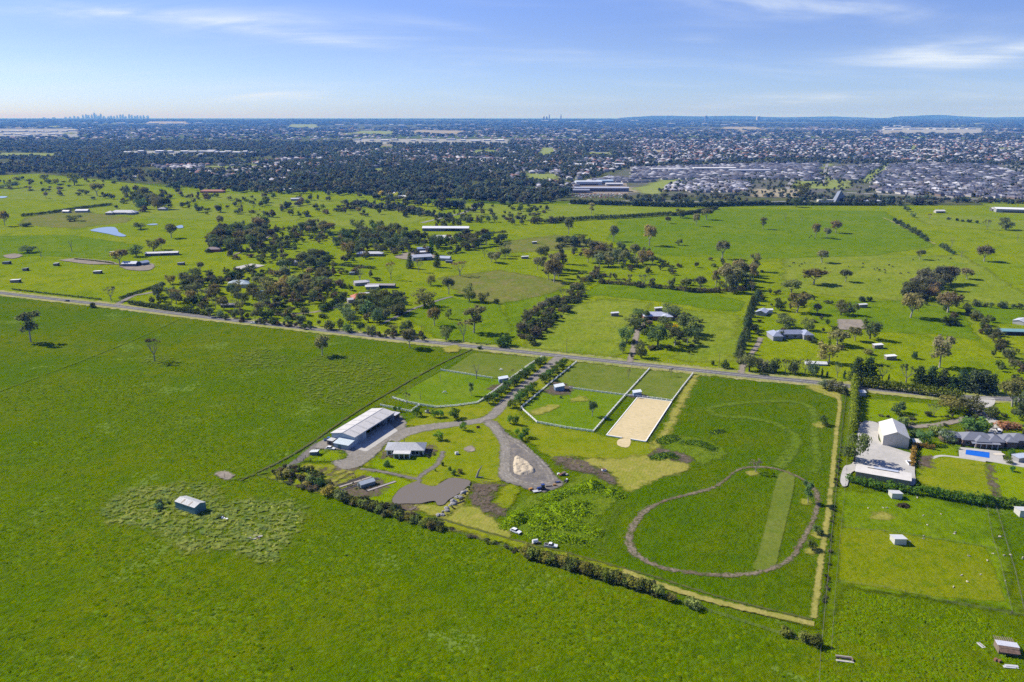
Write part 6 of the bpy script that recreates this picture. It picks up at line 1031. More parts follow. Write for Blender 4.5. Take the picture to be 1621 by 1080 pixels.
hedge('windbreak', [(36, 343), (80, 338), (120, 332), (176, 325)], 7, 5, (.035, .05, .02), 'long dark windbreak left of the country house', cat='windbreak'); hedge('windbreak', [(862, 354), (920, 349), (985, 346), (1062, 341)], 7, 7, (.033, .05, .02), 'dark windbreak across the far centre pasture', cat='windbreak', conif=True); hedge('windbreak', [(905, 323), (1000, 326), (1090, 328), (1205, 325)], 9, 8.5, (.036, .052, .024), 'dark tree belt along the town edge at centre', cat='windbreak', leaf=.9, dens=2.2, wob=.4); hedge('windbreak', [(1205, 325), (1290, 325), (1400, 326)], 7, 6, (.04, .055, .024), 'dark tree belt along the town edge below the church', cat='windbreak', leaf=.9, wob=.4); hedge('windbreak', [(1064, 342), (1100, 338), (1135, 331)], 8, 6, (.05, .062, .03), 'scrubby windbreak climbing to the town edge', cat='windbreak', leaf=.7, wob=.35)
hedge('scrub_line', [(953, 449), (1000, 452), (1060, 458), (1115, 463), (1180, 460)], 5, 4, (.075, .068, .045), 'brown scrub line behind the tree-ringed homestead', cat='scrub', wob=.5); hedge('scrub_line', [(720, 378), (760, 372), (800, 368)], 5, 3, (.06, .068, .035), 'scrub line right of the long white-roofed barn', cat='scrub', wob=.5)
# lone and paired trees in the far pastures
LONE = [('gum', 1301, 416, 394, 27, 'spreading gum at the left of the cattle pasture'), ('gum', 1288, 450, 423, 47, 'very wide gum in the pale cattle pasture'), ('gum', 1338, 446, 425, 28, 'flat-topped gum right of the very wide one'), ('gum', 1456, 411, 394, 18, 'small gum on a mound in the cattle pasture'), ('gum', 1558, 414, 386, 32, 'tall gum alone at the far right pasture'), ('gum', 1530, 442, 423, 26, 'round gum near the right field line'), ('round', 1331, 499, 473, 22, 'left of two round dark trees beside the riding yard field'), ('round', 1350, 499, 477, 18, 'right of two round dark trees beside the riding yard field'), ('gum', 1293, 498, 479, 22, 'small dark gum left of the two round trees'), ('tallgum', 1261, 495, 463, 30, 'pale-trunked gum behind the slate-roofed house'), ('round', 1236, 492, 472, 18, 'dark tree left of the pale-trunked gum'), ('gum', 1253, 466, 440, 36, 'broad bright gum above the slate-roofed house'), ('round', 1377, 537, 502, 25, 'dense tree at the right end of the sandy riding yard'), ('gum', 1353, 540, 516, 28, 'gum at the lower edge of the sandy riding yard'), ('gum', 1325, 547, 521, 40, 'broad gum right of the slate-roofed house'), ('round', 1278, 523, 502, 21, 'round green tree behind the slate-roofed house'), ('round', 1244, 519, 494, 30, 'dark tree behind the left end of the slate-roofed house'), ('young', 1312, 575, 541, 32, 'fresh bright-green tree in front of the slate-roofed house'), ('tallgum', 1487, 582, 533, 40, 'pale green gum leaning in the right green field'), ('bush', 1449, 568, 555, 13, 'round dark bush in the right green field'), ('bush', 1374, 561, 551, 20, 'trailing dark bush right of the bright-green tree'), ('gum', 1441, 503, 460, 42, 'tall gum in front of the large hilltop tree group'), ('gum', 1500, 495, 460, 44, 'loose gum right of the large hilltop tree group'), ('bush', 1500, 513, 500, 36, 'wide brown thicket below the loose gum'), ('bush', 1364, 477, 468, 16, 'left part of the short dark hedge clump by the pale shelter'), ('bush', 1376, 477, 468, 11, 'right part of the short dark hedge clump by the pale shelter'),
 ('gum', 1028, 389, 353, 30, 'tall leaning gum in the centre of the open pasture'), ('gum', 971, 382, 354, 18, 'umbrella-topped gum left of the tall leaning one'), ('gum', 900, 371, 343, 22, 'dark gum below the far windbreak'), ('tallgum', 936, 339, 321, 11, 'slim gum above the far windbreak'), ('round', 1074, 388, 377, 12, 'small round tree alone in the centre pasture'), ('gum', 1057, 354, 342, 12, 'small gum below the scrubby windbreak'), ('gum', 1102, 358, 336, 16, 'left gum of the pair below the town-edge belt'), ('gum', 1118, 348, 329, 24, 'right gum of the pair below the town-edge belt'), ('round', 1077, 345, 328, 17, 'dark tree on the scrubby windbreak'), ('gum', 1143, 410, 378, 33, 'broad gum alone in the right centre pasture'), ('tallgum', 1208, 363, 343, 14, 'slim gum with a long shadow in the open pasture'), ('gum', 1291, 376, 352, 18, 'left gum of the trio below the church'), ('gum', 1309, 378, 359, 16, 'lowest gum of the trio below the church'), ('gum', 1323, 369, 347, 21, 'umbrella gum of the trio below the church'), ('round', 1271, 311, 288, 19, 'large dark tree left of the church'), ('round', 1260, 328, 312, 17, 'round dark tree on the town-edge belt'), ('round', 1436, 335, 326, 12, 'round shrub in the far right pasture'), ('round', 1445, 344, 336, 8, 'smaller round shrub in the far right pasture'), ('sparse', 1471, 348, 338, 9, 'thin tree in the far right pasture'), ('sparse', 1562, 364, 347, 12, 'thin tree left of the far right big gum'), ('round', 1592, 364, 342, 22, 'big round tree at the far right pasture'), ('dead', 1506, 393, 372, 10, 'tall dead tree beside the dense field hedge'), ('dead', 1610, 382, 366, 8, 'dead tree at the far right picture edge'), ('dead', 1522, 407, 394, 12, 'broken dead tree below the dense field hedge'), ('dead', 1243, 351, 335, 6, 'dead trunk in the open pasture below the church'), ('dead', 1269, 349, 338, 7, 'smaller dead trunk in the open pasture below the church'),
 ('gum', 190, 419, 393, 32, 'big round gum at the riding strip'), ('round', 216, 406, 385, 20, 'dark tree behind the blue-grey barn'), ('round', 243, 398, 376, 18, 'left tree of the pair behind the long stable'), ('gum', 255, 395, 374, 18, 'right tree of the pair behind the long stable'), ('gum', 271, 377, 352, 24, 'dark leaning gum beside the small dam'), ('gum', 318, 429, 413, 15, 'small gum in the paddock right of the blue-grey barn'), ('sparse', 176, 476, 453, 20, 'bare grey tree in the paddock above the road'), ('dead', 114, 398.5, 374, 10, 'tall dead tree in the far left paddock'), ('dead', 65, 407, 389, 11, 'dead tree beside the dark thicket at far left'), ('round', 44, 400, 387, 33, 'dark dense thicket in the far left paddock'), ('gum', 349, 359, 339, 16, 'gum beside a dead trunk in the left pasture'), ('sparse', 381, 340, 323, 14, 'thin tree in the pale far field at left'), ('bush', 41, 359, 352, 21, 'low dark bush at the far left pasture'), ('round', 223, 363, 350, 22, 'dark clump above the dam'), ('gum', 8, 358, 331, 18, 'tall gum clump at the left picture edge'), ('round', 118, 350, 339, 22, 'dark bush left of the country house'), ('round', 71, 288, 274, 11, 'round tree left in the far left field'), ('round', 88, 291, 282, 10, 'small round tree in the far left field'), ('round', 118, 293, 271, 20, 'big dark tree at the edge of the far left field'), ('round', 16, 298, 286, 36, 'dark clump at the far left picture edge'), ('gum', 73, 314, 303, 9, 'small gum in the far left field'), ('gum', 95, 310, 299, 8, 'slim small gum in the far left field'), ('gum', 154, 310, 287, 24, 'large gum on the scrubby bank at left'), ('gum', 48, 302, 294, 8, 'tiny gum near the far left clump'),
 ('gum', 568, 338.5, 327, 12, 'gum alone in the pale far field'), ('round', 566, 366, 345, 22, 'dark tree at the top of the dense grove'), ('round', 590, 359, 346, 12, 'left tree of the pair above the dense grove'), ('round', 601, 360, 347, 16, 'right tree of the pair above the dense grove'), ('column', 683, 403, 379, 9, 'dark poplar beside the grey barn'), ('cypress', 649, 425, 400, 16, 'dark conifer in front of the grey barn'), ('sparse', 663, 431, 409, 17, 'bare purple-grey tree right of the dark conifer'), ('cypress', 692, 423, 400, 17, 'blue-green conifer right of the grey barn yard'), ('round', 682, 452, 433, 17, 'dark round tree alone in the rough field'), ('sparse', 619, 443, 413, 18, 'tall bare gum in the middle paddock'), ('sparse', 570, 448, 419, 18, 'tall bare tree behind the red farmhouse'), ('sparse', 728, 437, 412, 26, 'big bare tree in the rough field'), ('gum', 710, 466, 437, 24, 'pale grey gum in the lush field'), ('round', 743, 477, 446, 21, 'dark tree in the lush field'), ('round', 766, 479, 460, 18, 'smaller dark tree right in the lush field'), ('bush', 786, 481, 471, 10, 'dark bush at the right end of the lush field'), ('round', 672, 486, 455, 40, 'huge round tree over the lane'), ('gum', 688, 516, 484, 31, 'brown-crowned big gum above the road'), ('round', 710, 505, 486, 11, 'slim dark tree right of the brown-crowned gum'), ('tallgum', 750, 527, 484, 32, 'umbrella gum with a long trunk above the road'), ('round', 706, 539, 512, 22, 'dark bush-tree on the far verge'), ('sparse', 734, 541, 506, 22, 'thin pale-trunked gum on the far verge'), ('bush', 800, 548, 529, 30, 'brown rounded thicket on the far verge'), ('round', 623, 529, 511, 12, 'dark small tree on the far verge by the lane'), ('round', 644, 528, 503, 22, 'dark tree right of the lane mouth'), ('bush', 1147, 583, 569, 18, 'rounded bush on the far verge right of the power pole'), ('bush', 1128, 578, 570, 7, 'small bush on the far verge left of the power pole'), ('bush', 148, 487, 478, 12, 'small bush on the near verge at the lane corner'), ('bush', 759, 553, 547, 9, 'small bush on the near verge above the property corner')]
for k, x, y, yt, w, lb in LONE: T(k, x, y, yt, '', w, label=lb, tint=(.10, .10, .04) if 'bright' in lb else None)
# trees around the ringed homestead, the conifer row and the verge plantings
for k, x, y, yt, w in [('round', 1011, 501, 487, 22), ('round', 1005, 520, 498, 34), ('round', 992, 542, 516, 28), ('round', 1064, 503, 479, 36), ('round', 1093, 530, 496, 40), ('round', 1041, 548, 508, 36), ('gum', 1068, 548, 516, 30), ('gum', 1088, 546, 516, 24), ('round', 1014, 566, 537, 22), ('young', 985, 558, 537, 14), ('bush', 1020, 530, 520, 14), ('round', 1103, 536, 514, 20), ('round', 1052, 520, 500, 24), ('gum', 1023, 506, 490, 16)]: T(k, x, y, yt, 'dark ring around the blue-grey brick homestead', w, tint=(.05, .068, .026), group='trees around the ringed homestead')
T('bush', 1068, 519, 511, '', 11, label='yellow flowering bush inside the ring of homestead trees', tint=(.30, .28, .02))
for i in range(17): t = i/16; x, y = 1170+28*t, 572-102*t; T('cypress', x+U(-4, 4), y, y-U(17, 25)+5*t, 'double conifer row beside the slate-roofed house', U(15, 19), tint=(.042, .055, .028), group='conifer row')
for k, x, y, yt, w in [('round', 1186, 588, 556, 28), ('bush', 1207, 588, 565, 26), ('bush', 1226, 590, 565, 26), ('sparse', 1243, 591, 568, 22), ('bush', 1258, 592, 567, 26), ('sparse', 1274, 593, 567, 24), ('bush', 1287, 595, 569, 22), ('sparse', 1325, 598, 572, 16)]: T(k, x, y, yt, 'shrub screen left of the bright-green tree', w, tint=(.058, .07, .034), group='verge shrub screen')
for k, x, y, yt, w in [('cypress', 1356, 602, 566, 34), ('cypress', 1374, 604, 566, 40), ('sparse', 1396, 604, 574, 24), ('sparse', 1434, 607, 576, 30), ('cypress', 1455, 611, 580, 36), ('cypress', 1474, 612, 580, 36), ('cypress', 1492, 614, 584, 36), ('bush', 1505, 616, 590, 28), ('cypress', 1522, 617, 586, 36), ('cypress', 1540, 620, 586, 36), ('cypress', 1556, 621, 588, 40), ('cypress', 1570, 623, 592, 30)]: T(k, x, y, yt, 'dark cypress screen along the road at right', w, tint=(.028, .042, .018), group='cypress screen')
for x, y, yt in [(1301, 597, 582), (1336, 600, 586), (1309, 597, 588), (1406, 606, 592)]: T('column', x, y, yt, 'pencil pines set singly along the far verge', 4, tint=(.03, .055, .02), group='pencil pines')
for k, x, y, yt, w in [('round', 1306, 616, 600, 22), ('round', 1322, 619, 600, 26), ('bush', 1333, 624, 607, 18)]: T(k, x, y, yt, 'dark clump under the top right corner of the property', w, tint=(.055, .062, .03), group='corner clump')
def along(kind, pts, n, hh, w, ctx, group, jit=2.5, tint=None):
    P = resample(gpoly(pts), 2.0, smooth=False)
    for i in range(n):
        p = P[min(len(P)-1, int((i+.5)/n*len(P)))]; m = math.hypot(p.x, p.y)/FPX; k = kind if isinstance(kind, str) else random.choice(kind)
        T(k, 0, 0, None, ctx, None, tint=tint, group=group, world=(p.x+U(-jit, jit), p.y+U(-jit, jit)), h=hh*U(.7, 1.25))
along(['round', 'bush', 'sparse', 'bush'], [(818, 530), (840, 500), (880, 478), (905, 462), (930, 446), (945, 434)], 32, 7, 0, 'shaggy diagonal hedgerow left of the striped hay field', 'diagonal hedgerow trees', 2, (.062, .062, .036))
along(['gum', 'sparse', 'tallgum'], [(995, 448), (1060, 458), (1130, 462), (1200, 462)], 9, 12, 0, 'loose line of gums on the brown scrub line', 'scrub line gums', 6, (.085, .085, .042))
along(['bush', 'round'], [(1528, 486), (1560, 520), (1585, 550), (1612, 590)], 13, 6.5, 0, 'dark hedgerow climbing the right edge of the green field', 'right hedgerow bushes', 2, (.062, .066, .028))
along(['bush', 'round'], [(1543, 485), (1580, 488), (1630, 489)], 8, 6, 0, 'row of bushes along the far right field line', 'far right field bushes', 2, (.045, .06, .028))
along(['bush'], [(1413, 350), (1440, 365), (1470, 384)], 9, 8, 0, 'bush row along the diagonal field track at far right', 'diagonal track bushes', 1.5, (.035, .05, .022)); along(['bush'], [(1488, 391), (1500, 398), (1513, 404)], 5, 7, 0, 'dense hedge clump beside the tall dead tree', 'dead tree hedge bushes', 1, (.035, .05, .022)); along(['bush'], [(1500, 348), (1530, 352), (1548, 354)], 5, 5, 0, 'low bush row in the far right pasture', 'far right bush row', 1.5, (.035, .05, .022))
along(['round', 'gum', 'cypress'], [(693, 360), (740, 352), (780, 352), (822, 349)], 10, 11, 0, 'mixed tree row above the long white-roofed barn', 'tree row above the barn', 4, (.048, .058, .03)); along(['round', 'bush'], [(803, 357), (850, 354), (900, 352)], 6, 10, 0, 'tree row at the left end of the far windbreak', 'windbreak end trees', 4, (.045, .052, .03))
along(['round', 'gum', 'bush'], [(335, 500), (380, 505), (430, 511), (480, 516), (540, 521), (600, 528)], 17, 7.5, 0, 'verge planting in front of the red farmhouse', 'far verge trees', 4, (.05, .065, .03))
def grove(kinds, px, n, hh, ctx, group, tint, mind=6.0):
    n = int(n*2.0); hh *= 1.15; mind *= .74; poly = gpoly(px); A = np.array(poly); lo, hi = A.min(0), A.max(0); got = []; k = 0
    while len(got) < n and k < 6000:
        k += 1; p = (U(lo[0], hi[0]), U(lo[1], hi[1]))
        if not inside(np.array([p]), poly)[0] or any((p[0]-q[0])**2+(p[1]-q[1])**2 < mind**2 for q in got): continue
        got.append(p); T(random.choice(kinds), 0, 0, None, ctx, None, tint=(tint[0]*U(.85, 1.2), tint[1], tint[2]), group=group, world=p, h=hh*U(.65, 1.3))
DG, OG = (.048, .058, .03), (.078, .08, .038)
grove(['gum', 'round', 'gum'], [(920, 405), (960, 398), (1040, 408), (1050, 418), (985, 424), (930, 422)], 13, 13, 'centre pasture group behind the brown scrub line', 'centre pasture gums', OG, 8)
grove(['round', 'gum'], [(880, 388), (900, 384), (940, 392), (945, 402), (915, 403), (885, 392)], 7, 11, 'dark clump left of the centre pasture gum group', 'dark clump trees', DG, 7)
grove(['tallgum', 'gum'], [(846, 430), (862, 448), (890, 448), (895, 420), (870, 405)], 6, 17, 'tall pale-trunked gums left of the diagonal hedgerow', 'tall pale gums', OG, 9)
grove(['gum', 'tallgum'], [(1120, 440), (1150, 436), (1205, 428), (1210, 440), (1200, 458), (1140, 466)], 9, 15, 'gum group behind the dark conifer row', 'gums behind the conifers', OG, 9)
grove(['gum', 'round'], [(1430, 474), (1452, 452), (1475, 447), (1506, 448), (1500, 464), (1470, 476)], 13, 13, 'large hilltop tree group in the cattle pasture', 'hilltop trees', (.062, .062, .038), 7)
grove(['round', 'gum', 'round'], [(532, 386), (552, 372), (600, 368), (660, 372), (700, 388), (690, 398), (640, 400), (600, 410), (555, 412), (535, 400)], 30, 12.5, 'dense grove of the wooded farmstead', 'dense farmstead grove', DG, 7)
grove(['gum', 'round'], [(318, 392), (340, 372), (380, 366), (420, 366), (420, 392), (370, 400), (330, 402)], 24, 14, 'tall grove around the brown farmhouse', 'brown farmhouse grove', DG, 8)
grove(['gum', 'round', 'sparse'], [(236, 478), (262, 450), (305, 440), (335, 462), (420, 465), (440, 480), (430, 500), (340, 490), (300, 486)], 24, 9.5, 'green-grey farmhouse garden behind the long hedge', 'green-grey farmhouse trees', (.062, .066, .034), 7)
grove(['gum', 'round'], [(400, 452), (450, 440), (520, 436), (530, 460), (500, 480), (440, 480), (410, 470)], 16, 11, 'trees in the paddocks left of the red farmhouse', 'trees left of the red farmhouse', OG, 8)
grove(['round', 'gum'], [(430, 428), (470, 415), (520, 405), (528, 425), (500, 430), (460, 436)], 12, 10, 'dark trees around the cream-roofed farmhouse', 'cream farmhouse trees', DG, 7)
grove(['round', 'gum', 'bush'], [(540, 500), (560, 482), (600, 470), (640, 478), (640, 500), (600, 515), (560, 515)], 15, 9, 'garden trees of the red tiled farmhouse', 'red farmhouse trees', (.052, .066, .03), 6)
grove(['gum'], [(408, 368), (420, 362), (424, 372), (412, 374)], 3, 17, 'big paired gums above the tall grove', 'paired big gums', OG, 5)
grove(['gum', 'tallgum'], [(456, 369), (476, 365), (525, 366), (522, 372), (470, 374)], 8, 14, 'feathery gum row below the pale far field', 'feathery gum row', (.088, .09, .045), 7)
grove(['round', 'gum'], [(708, 392), (725, 376), (775, 374), (800, 384), (780, 392), (735, 396)], 10, 11, 'tree group right of the pale-roofed farmhouse', 'pale farmhouse trees', DG, 7)
grove(['gum', 'round'], [(178, 318), (200, 310), (260, 318), (262, 332), (230, 336), (205, 328)], 9, 18, 'massive tree group above the country house', 'country house trees', DG, 10)
grove(['gum', 'sparse'], [(760, 408), (800, 398), (815, 412), (790, 420)], 4, 11, 'scattered gums in the paddock right of the farmstead', 'scattered paddock gums', OG, 10)
# ------------------------------------------------------------------ suburban houses: the 300 that show largest, one by one
HW = MB().box((0, 0, 1.45), (12, 17, 3.0)).box((1.4, -9.6, 1.4), (6.2, 4, 2.9)).mesh('house_wall', M['wall_obj'])
HR = []
for k in range(3):
    b = hip_roof(12, 17, 2.95, 2.7); b2 = hip_roof(6.2, 4.2, 2.9, 1.5, o=(1.4 if k < 2 else -1.4, -9.6)); n = len(b.v); b.v += b2.v; b.f += [tuple(i+n for i in f) for f in b2.f]
    HR.append(b.mesh('house_roof', M['roof_obj']))
ROOFC = [(.085, .09, .115), (.065, .07, .095), (.105, .115, .145), (.15, .15, .175), (.05, .05, .065), (.12, .11, .115), (.36, .36, .38)]
AREAS = [('right estate below the right-hand freeway', [(1378, 302), (1384, 286), (1408, 262), (1470, 257), (1570, 262), (1640, 285), (1700, 318), (1500, 312), (1400, 306)], 14, None), ('white-fronted estate at the town edge', [(1048, 304), (1064, 291), (1140, 282), (1190, 289), (1178, 306)], 4, (.30, .30, .33)), ('estate beside the boulevard', [(1312, 286), (1315, 266), (1400, 260), (1372, 275), (1360, 287)], 10, None), ('old estate beyond the white complex', [(1000, 284), (1000, 266), (1240, 258), (1298, 258), (1298, 287), (1250, 286), (1200, 284), (1060, 285)], 8, None), ('estate left of the white complex', [(840, 306), (905, 304), (930, 288), (960, 280), (1040, 288), (1000, 290), (905, 290), (880, 296)], 6, None)]
LOTS = []
for nm, px, rot, tint in AREAS:
    poly = gpoly(px); A = np.array(poly); c0 = A.mean(0); co, si = math.cos(R(rot)), math.sin(R(rot)); rad = np.abs(A-c0).sum(1).max()
    ys = []; y = -rad; k = 0
    while y < rad: ys.append((y, k)); y += 24 if k % 2 == 0 else 38; k += 1
    for y, k in ys:
        x = -rad+U(0, 9)
        while x < rad:
            q = (c0[0]+x*co-y*si, c0[1]+x*si+y*co+3*math.sin(x*.02))
            if U(0, 1) < .94: LOTS.append((q, R(rot)+(0 if k % 2 == 0 else math.pi)+U(-.04, .04), nm, tint))
            x += U(15, 17.5) if U(0, 1) < .9 else 30
    m = inside(np.array([l[0] for l in LOTS]), poly) if LOTS else []
    LOTS = [l for l, ok in zip(LOTS, m) if ok or l[2] != nm]
def in_frame(p, lo=-30, hi=1650):
    d = p[1]*math.cos(PITCH)+EYE*math.sin(PITCH); x = CX+FPX*p[0]/d; return lo < x < hi
LOTS = [l for l in LOTS if in_frame(l[0])]; LOTS.sort(key=lambda l: l[0][1])
front = {}
for q, rz, nm, tint in LOTS[:296]:
    r = empty('suburban_house', (q[0], q[1], 0), rz); s = U(.88, 1.12); r.scale = (s*U(.9, 1.1), s, U(.95, 1.5) if U(0, 1) < .35 else U(.95, 1.1))
    wl = link('wall', HW, r); wl.color = (*random.choice([(.40, .36, .32), (.55, .53, .50), (.22, .16, .13), (.30, .28, .27)]), 1); ro = link('roof', random.choice(HR), r)
    rc = random.choice(ROOFC) if tint is None or U(0, 1) < .5 else tint; kf = U(.7, 1.6); rc = tuple(k_*kf for k_ in rc); ro.color = (*rc, 1)
    shade = 'pale' if rc[0] > .25 else ('mid-grey' if rc[0] > .14 else 'dark'); tag(r, f'{shade}-roofed house in the tight rows of the {nm}', 'house', f'{shade}-roofed houses, {nm}')
# the rest of town as one mass
def boxes_mass(P, L_, W_, H_, rz, roof, wall):
    """many hip-roofed boxes in one mesh with a colour per house"""
    n = len(P); t = np.array([[-1, -1, 0], [1, -1, 0], [1, 1, 0], [-1, 1, 0], [-1, -1, 1], [1, -1, 1], [1, 1, 1], [-1, 1, 1], [-1.08, -1.08, 1], [1.08, -1.08, 1], [1.08, 1.08, 1], [-1.08, 1.08, 1], [-.35, 0, 1.75], [.35, 0, 1.75], [.35, 0.001, 1.75], [-.35, 0.001, 1.75]], float)
    f = np.array([[0, 1, 5, 4], [1, 2, 6, 5], [2, 3, 7, 6], [3, 0, 4, 7], [8, 9, 13, 12], [9, 10, 14, 13], [10, 11, 15, 14], [11, 8, 12, 15]])
    v = t[None]*np.stack([L_/2, W_/2, H_], 1)[:, None]; co, si = np.cos(rz)[:, None], np.sin(rz)[:, None]; x = v[..., 0]*co-v[..., 1]*si; y = v[..., 0]*si+v[..., 1]*co
    v = np.stack([x+P[:, 0, None], y+P[:, 1, None], v[..., 2]], -1); col = np.repeat(roof[:, None], 16, 1); col[:, :8] = wall[:, None]
    v[..., 2] += ZF(P[:, 1])[:, None]
    return v.reshape(-1, 3), (f[None]+16*np.arange(n)[:, None, None]).reshape(-1, 4), col.reshape(-1, 3)
def scatter(px, n, weight=None):
    poly = gpoly(px); A = np.array(poly); lo, hi = A.min(0), A.max(0); out = np.zeros((0, 2))
    while len(out) < n:
        p = lo+(hi-lo)*rng.random((n*3, 2))
        if weight is not None: p = p[rng.random(len(p)) < weight(p)]
        out = np.r_[out, p[inside(p, poly)]]
    return out[:n]
BADP = [np.array(gpoly(q)) for q in FARFIELDS+STRIPS]
def clear_of(P, extra=()):
    ok = np.ones(len(P), bool)
    for q in BADP+[np.array(gpoly(e)) for e in extra]: ok &= ~inside(P, [tuple(t) for t in q])
    return P[ok]
near_w = lambda y0, k: (lambda p: np.clip((y0/p[:, 1])**k, 0, 1))
rest = np.array([l[0] for l in LOTS[296:]]); rz_ = np.array([l[1] for l in LOTS[296:]]); m = rest[:, 1] < 4200; rest, rz_ = rest[m], rz_[m]
far_h = clear_of(np.r_[scatter([(860, 300), (1000, 262), (1240, 250), (1700, 262), (1760, 222), (820, 222), (700, 262)], 5600, near_w(2600, 1.0)), scatter([(430, 290), (560, 270), (700, 262), (820, 240), (560, 236), (380, 262), (240, 262), (270, 274)], 1500), scatter([(-60, 222), (1700, 222), (1780, 203), (-150, 203)], 4200, near_w(6000, .6))])
Pp = np.r_[rest, far_h]; n = len(Pp); rc = np.array(ROOFC)[rng.integers(0, 7, n)]*(.8+.5*rng.random(n))[:, None]; terr = (np.arange(n) >= len(rest)) & (rng.random(n) < .22); rc[terr] = np.array([.26, .14, .10])*(.8+.5*rng.random(terr.sum()))[:, None]; pal = (np.arange(n) >= len(rest)) & (rng.random(n) < .2); rc[pal] = np.array([.55, .54, .53])
sc_ = 1+np.clip((Pp[:, 1]-4500)/5000, 0, 1.2)
v, q, col = boxes_mass(Pp, (11+5*rng.random(n))*sc_, (14+6*rng.random(n))*sc_, (2.9+1.4*rng.random(n))*np.where(np.arange(n) < len(rest), 1, 1.5), np.r_[rz_, rng.random(len(far_h))*3.14], rc, np.full((n, 3), .33)*(.7+.5*rng.random(n))[:, None]); tag(link('distant_houses', np_mesh('distant_houses', v, q, M['tint'], col)), 'mass of distant suburban houses among trees', 'houses', kind='stuff')
# big pale roofs far off
WHS = []
for x0, x1, y, n_, lb in [(-5, 120, 209, 10, 'white warehouse roof in the far left industrial strip'), (0, 110, 214.5, 6, 'white warehouse roof, lower row of the far left industrial strip'), (190, 400, 242, 9, 'white shed roof at the edge of the far left woods'), (300, 410, 243, 5, 'pale shed roof at the right end of the far left woods'), (560, 800, 223, 12, 'white commercial roof in the far centre strip'), (745, 805, 224.5, 3, 'long white roof at the right end of the far centre strip'), (1400, 1545, 205, 9, 'white commercial roof in the far right strip'), (1395, 1440, 201.5, 3, 'brilliant white roof at the left end of the far right strip'), (1380, 1500, 240, 7, 'white school roof behind the right estate'), (1055, 1180, 198, 5, 'pale roof on the far central rise'), (905, 985, 263, 5, 'row of white sawtooth roofs in the trees'), (120, 330, 196, 8, 'pale roof strip near the left horizon'), (520, 760, 199, 9, 'pale roof strip near the centre horizon'), (820, 1010, 193.5, 8, 'white roof near the horizon below the pair of towers')]:
    for i in range(n_): WHS.append((x0+(x1-x0)*(i+U(.2, .8))/n_, y+U(-1.2, 1.2), lb))
for x, y, lb in WHS:
    p = G(x, y); m = MPP(x, y)*1.15; r = empty('warehouse_block', (p.x, p.y, float(ZF(p.y))), U(-.15, .15)); l = m*U(5, 13); w = min(m*12, 60); hh = U(7, 9)*(1+max(0, p.y-5000)/9000); wmm = paint('far_wall', (.45, .46, .48)); MB().box((0, 0, hh/2), (l, w, hh)).build('wall', wmm, r); gable_roof(l, w, hh, hh*.22, 1, .5).build('roof', paint('far_roof', random.choice([(.80, .80, .80), (.62, .63, .66), (.72, .70, .66)])), r); tag(r, lb, 'warehouse', lb.replace('roof', 'roofs', 1))
# towers: the city on the horizon and a few nearer blocks
CD = 29000.0
def tower(px, hpx, wpx, d, lb, grp, c, y0=187.0):
    x = (px-CX)/FPX*d*math.cos(PITCH); hh = EYE+hpx*d/FPX; w = wpx*d/FPX; r = empty('tower_block', (x, d, 0)); mt = paint('tower_face', c); MB().box((0, 0, hh*.44), (w, w, hh*.88)).build('shaft', mt, r); MB().box((U(-.1, .1)*w, 0, hh*.94), (w*U(.5, .8), w*.7, hh*.12)).build('top_floors', mt, r); return tag(r, lb, 'tower', grp)
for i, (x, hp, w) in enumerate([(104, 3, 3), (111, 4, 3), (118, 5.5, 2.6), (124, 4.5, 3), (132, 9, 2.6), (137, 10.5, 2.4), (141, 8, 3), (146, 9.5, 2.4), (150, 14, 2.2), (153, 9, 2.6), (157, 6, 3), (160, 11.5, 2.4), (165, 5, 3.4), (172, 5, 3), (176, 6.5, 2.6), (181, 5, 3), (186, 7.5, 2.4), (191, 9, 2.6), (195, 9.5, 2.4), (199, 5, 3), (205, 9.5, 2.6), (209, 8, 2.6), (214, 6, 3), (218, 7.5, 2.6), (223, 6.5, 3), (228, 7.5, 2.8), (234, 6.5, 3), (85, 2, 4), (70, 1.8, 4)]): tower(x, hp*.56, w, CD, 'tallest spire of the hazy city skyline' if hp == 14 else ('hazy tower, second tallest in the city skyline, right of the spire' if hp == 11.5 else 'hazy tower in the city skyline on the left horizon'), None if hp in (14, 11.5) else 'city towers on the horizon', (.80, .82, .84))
for x, hp, w, d, lb in [(861, 2.6, 2.4, 20000, 'left of two pale slab towers right of centre on the horizon'), (865.5, 2.6, 2.4, 20000, 'right of two pale slab towers right of centre on the horizon'), (869.5, 5, 1.6, 20500, 'slim dark tower behind the two pale slabs'), (888, 5.5, 1.6, 20500, 'slim tower alone right of the pale slabs'), (834, -19, 2.6, 8200, 'short pale tower standing out of the far trees'), (1118, 3.4, 4, 20000, 'broad dark hospital block on the centre-right horizon'), (1201, 2.4, 6, 20500, 'pale low block right of the hospital on the horizon')]: tower(x, hp, w, d, lb, None, (.40, .39, .38) if 'pale' in lb else (.14, .15, .18))
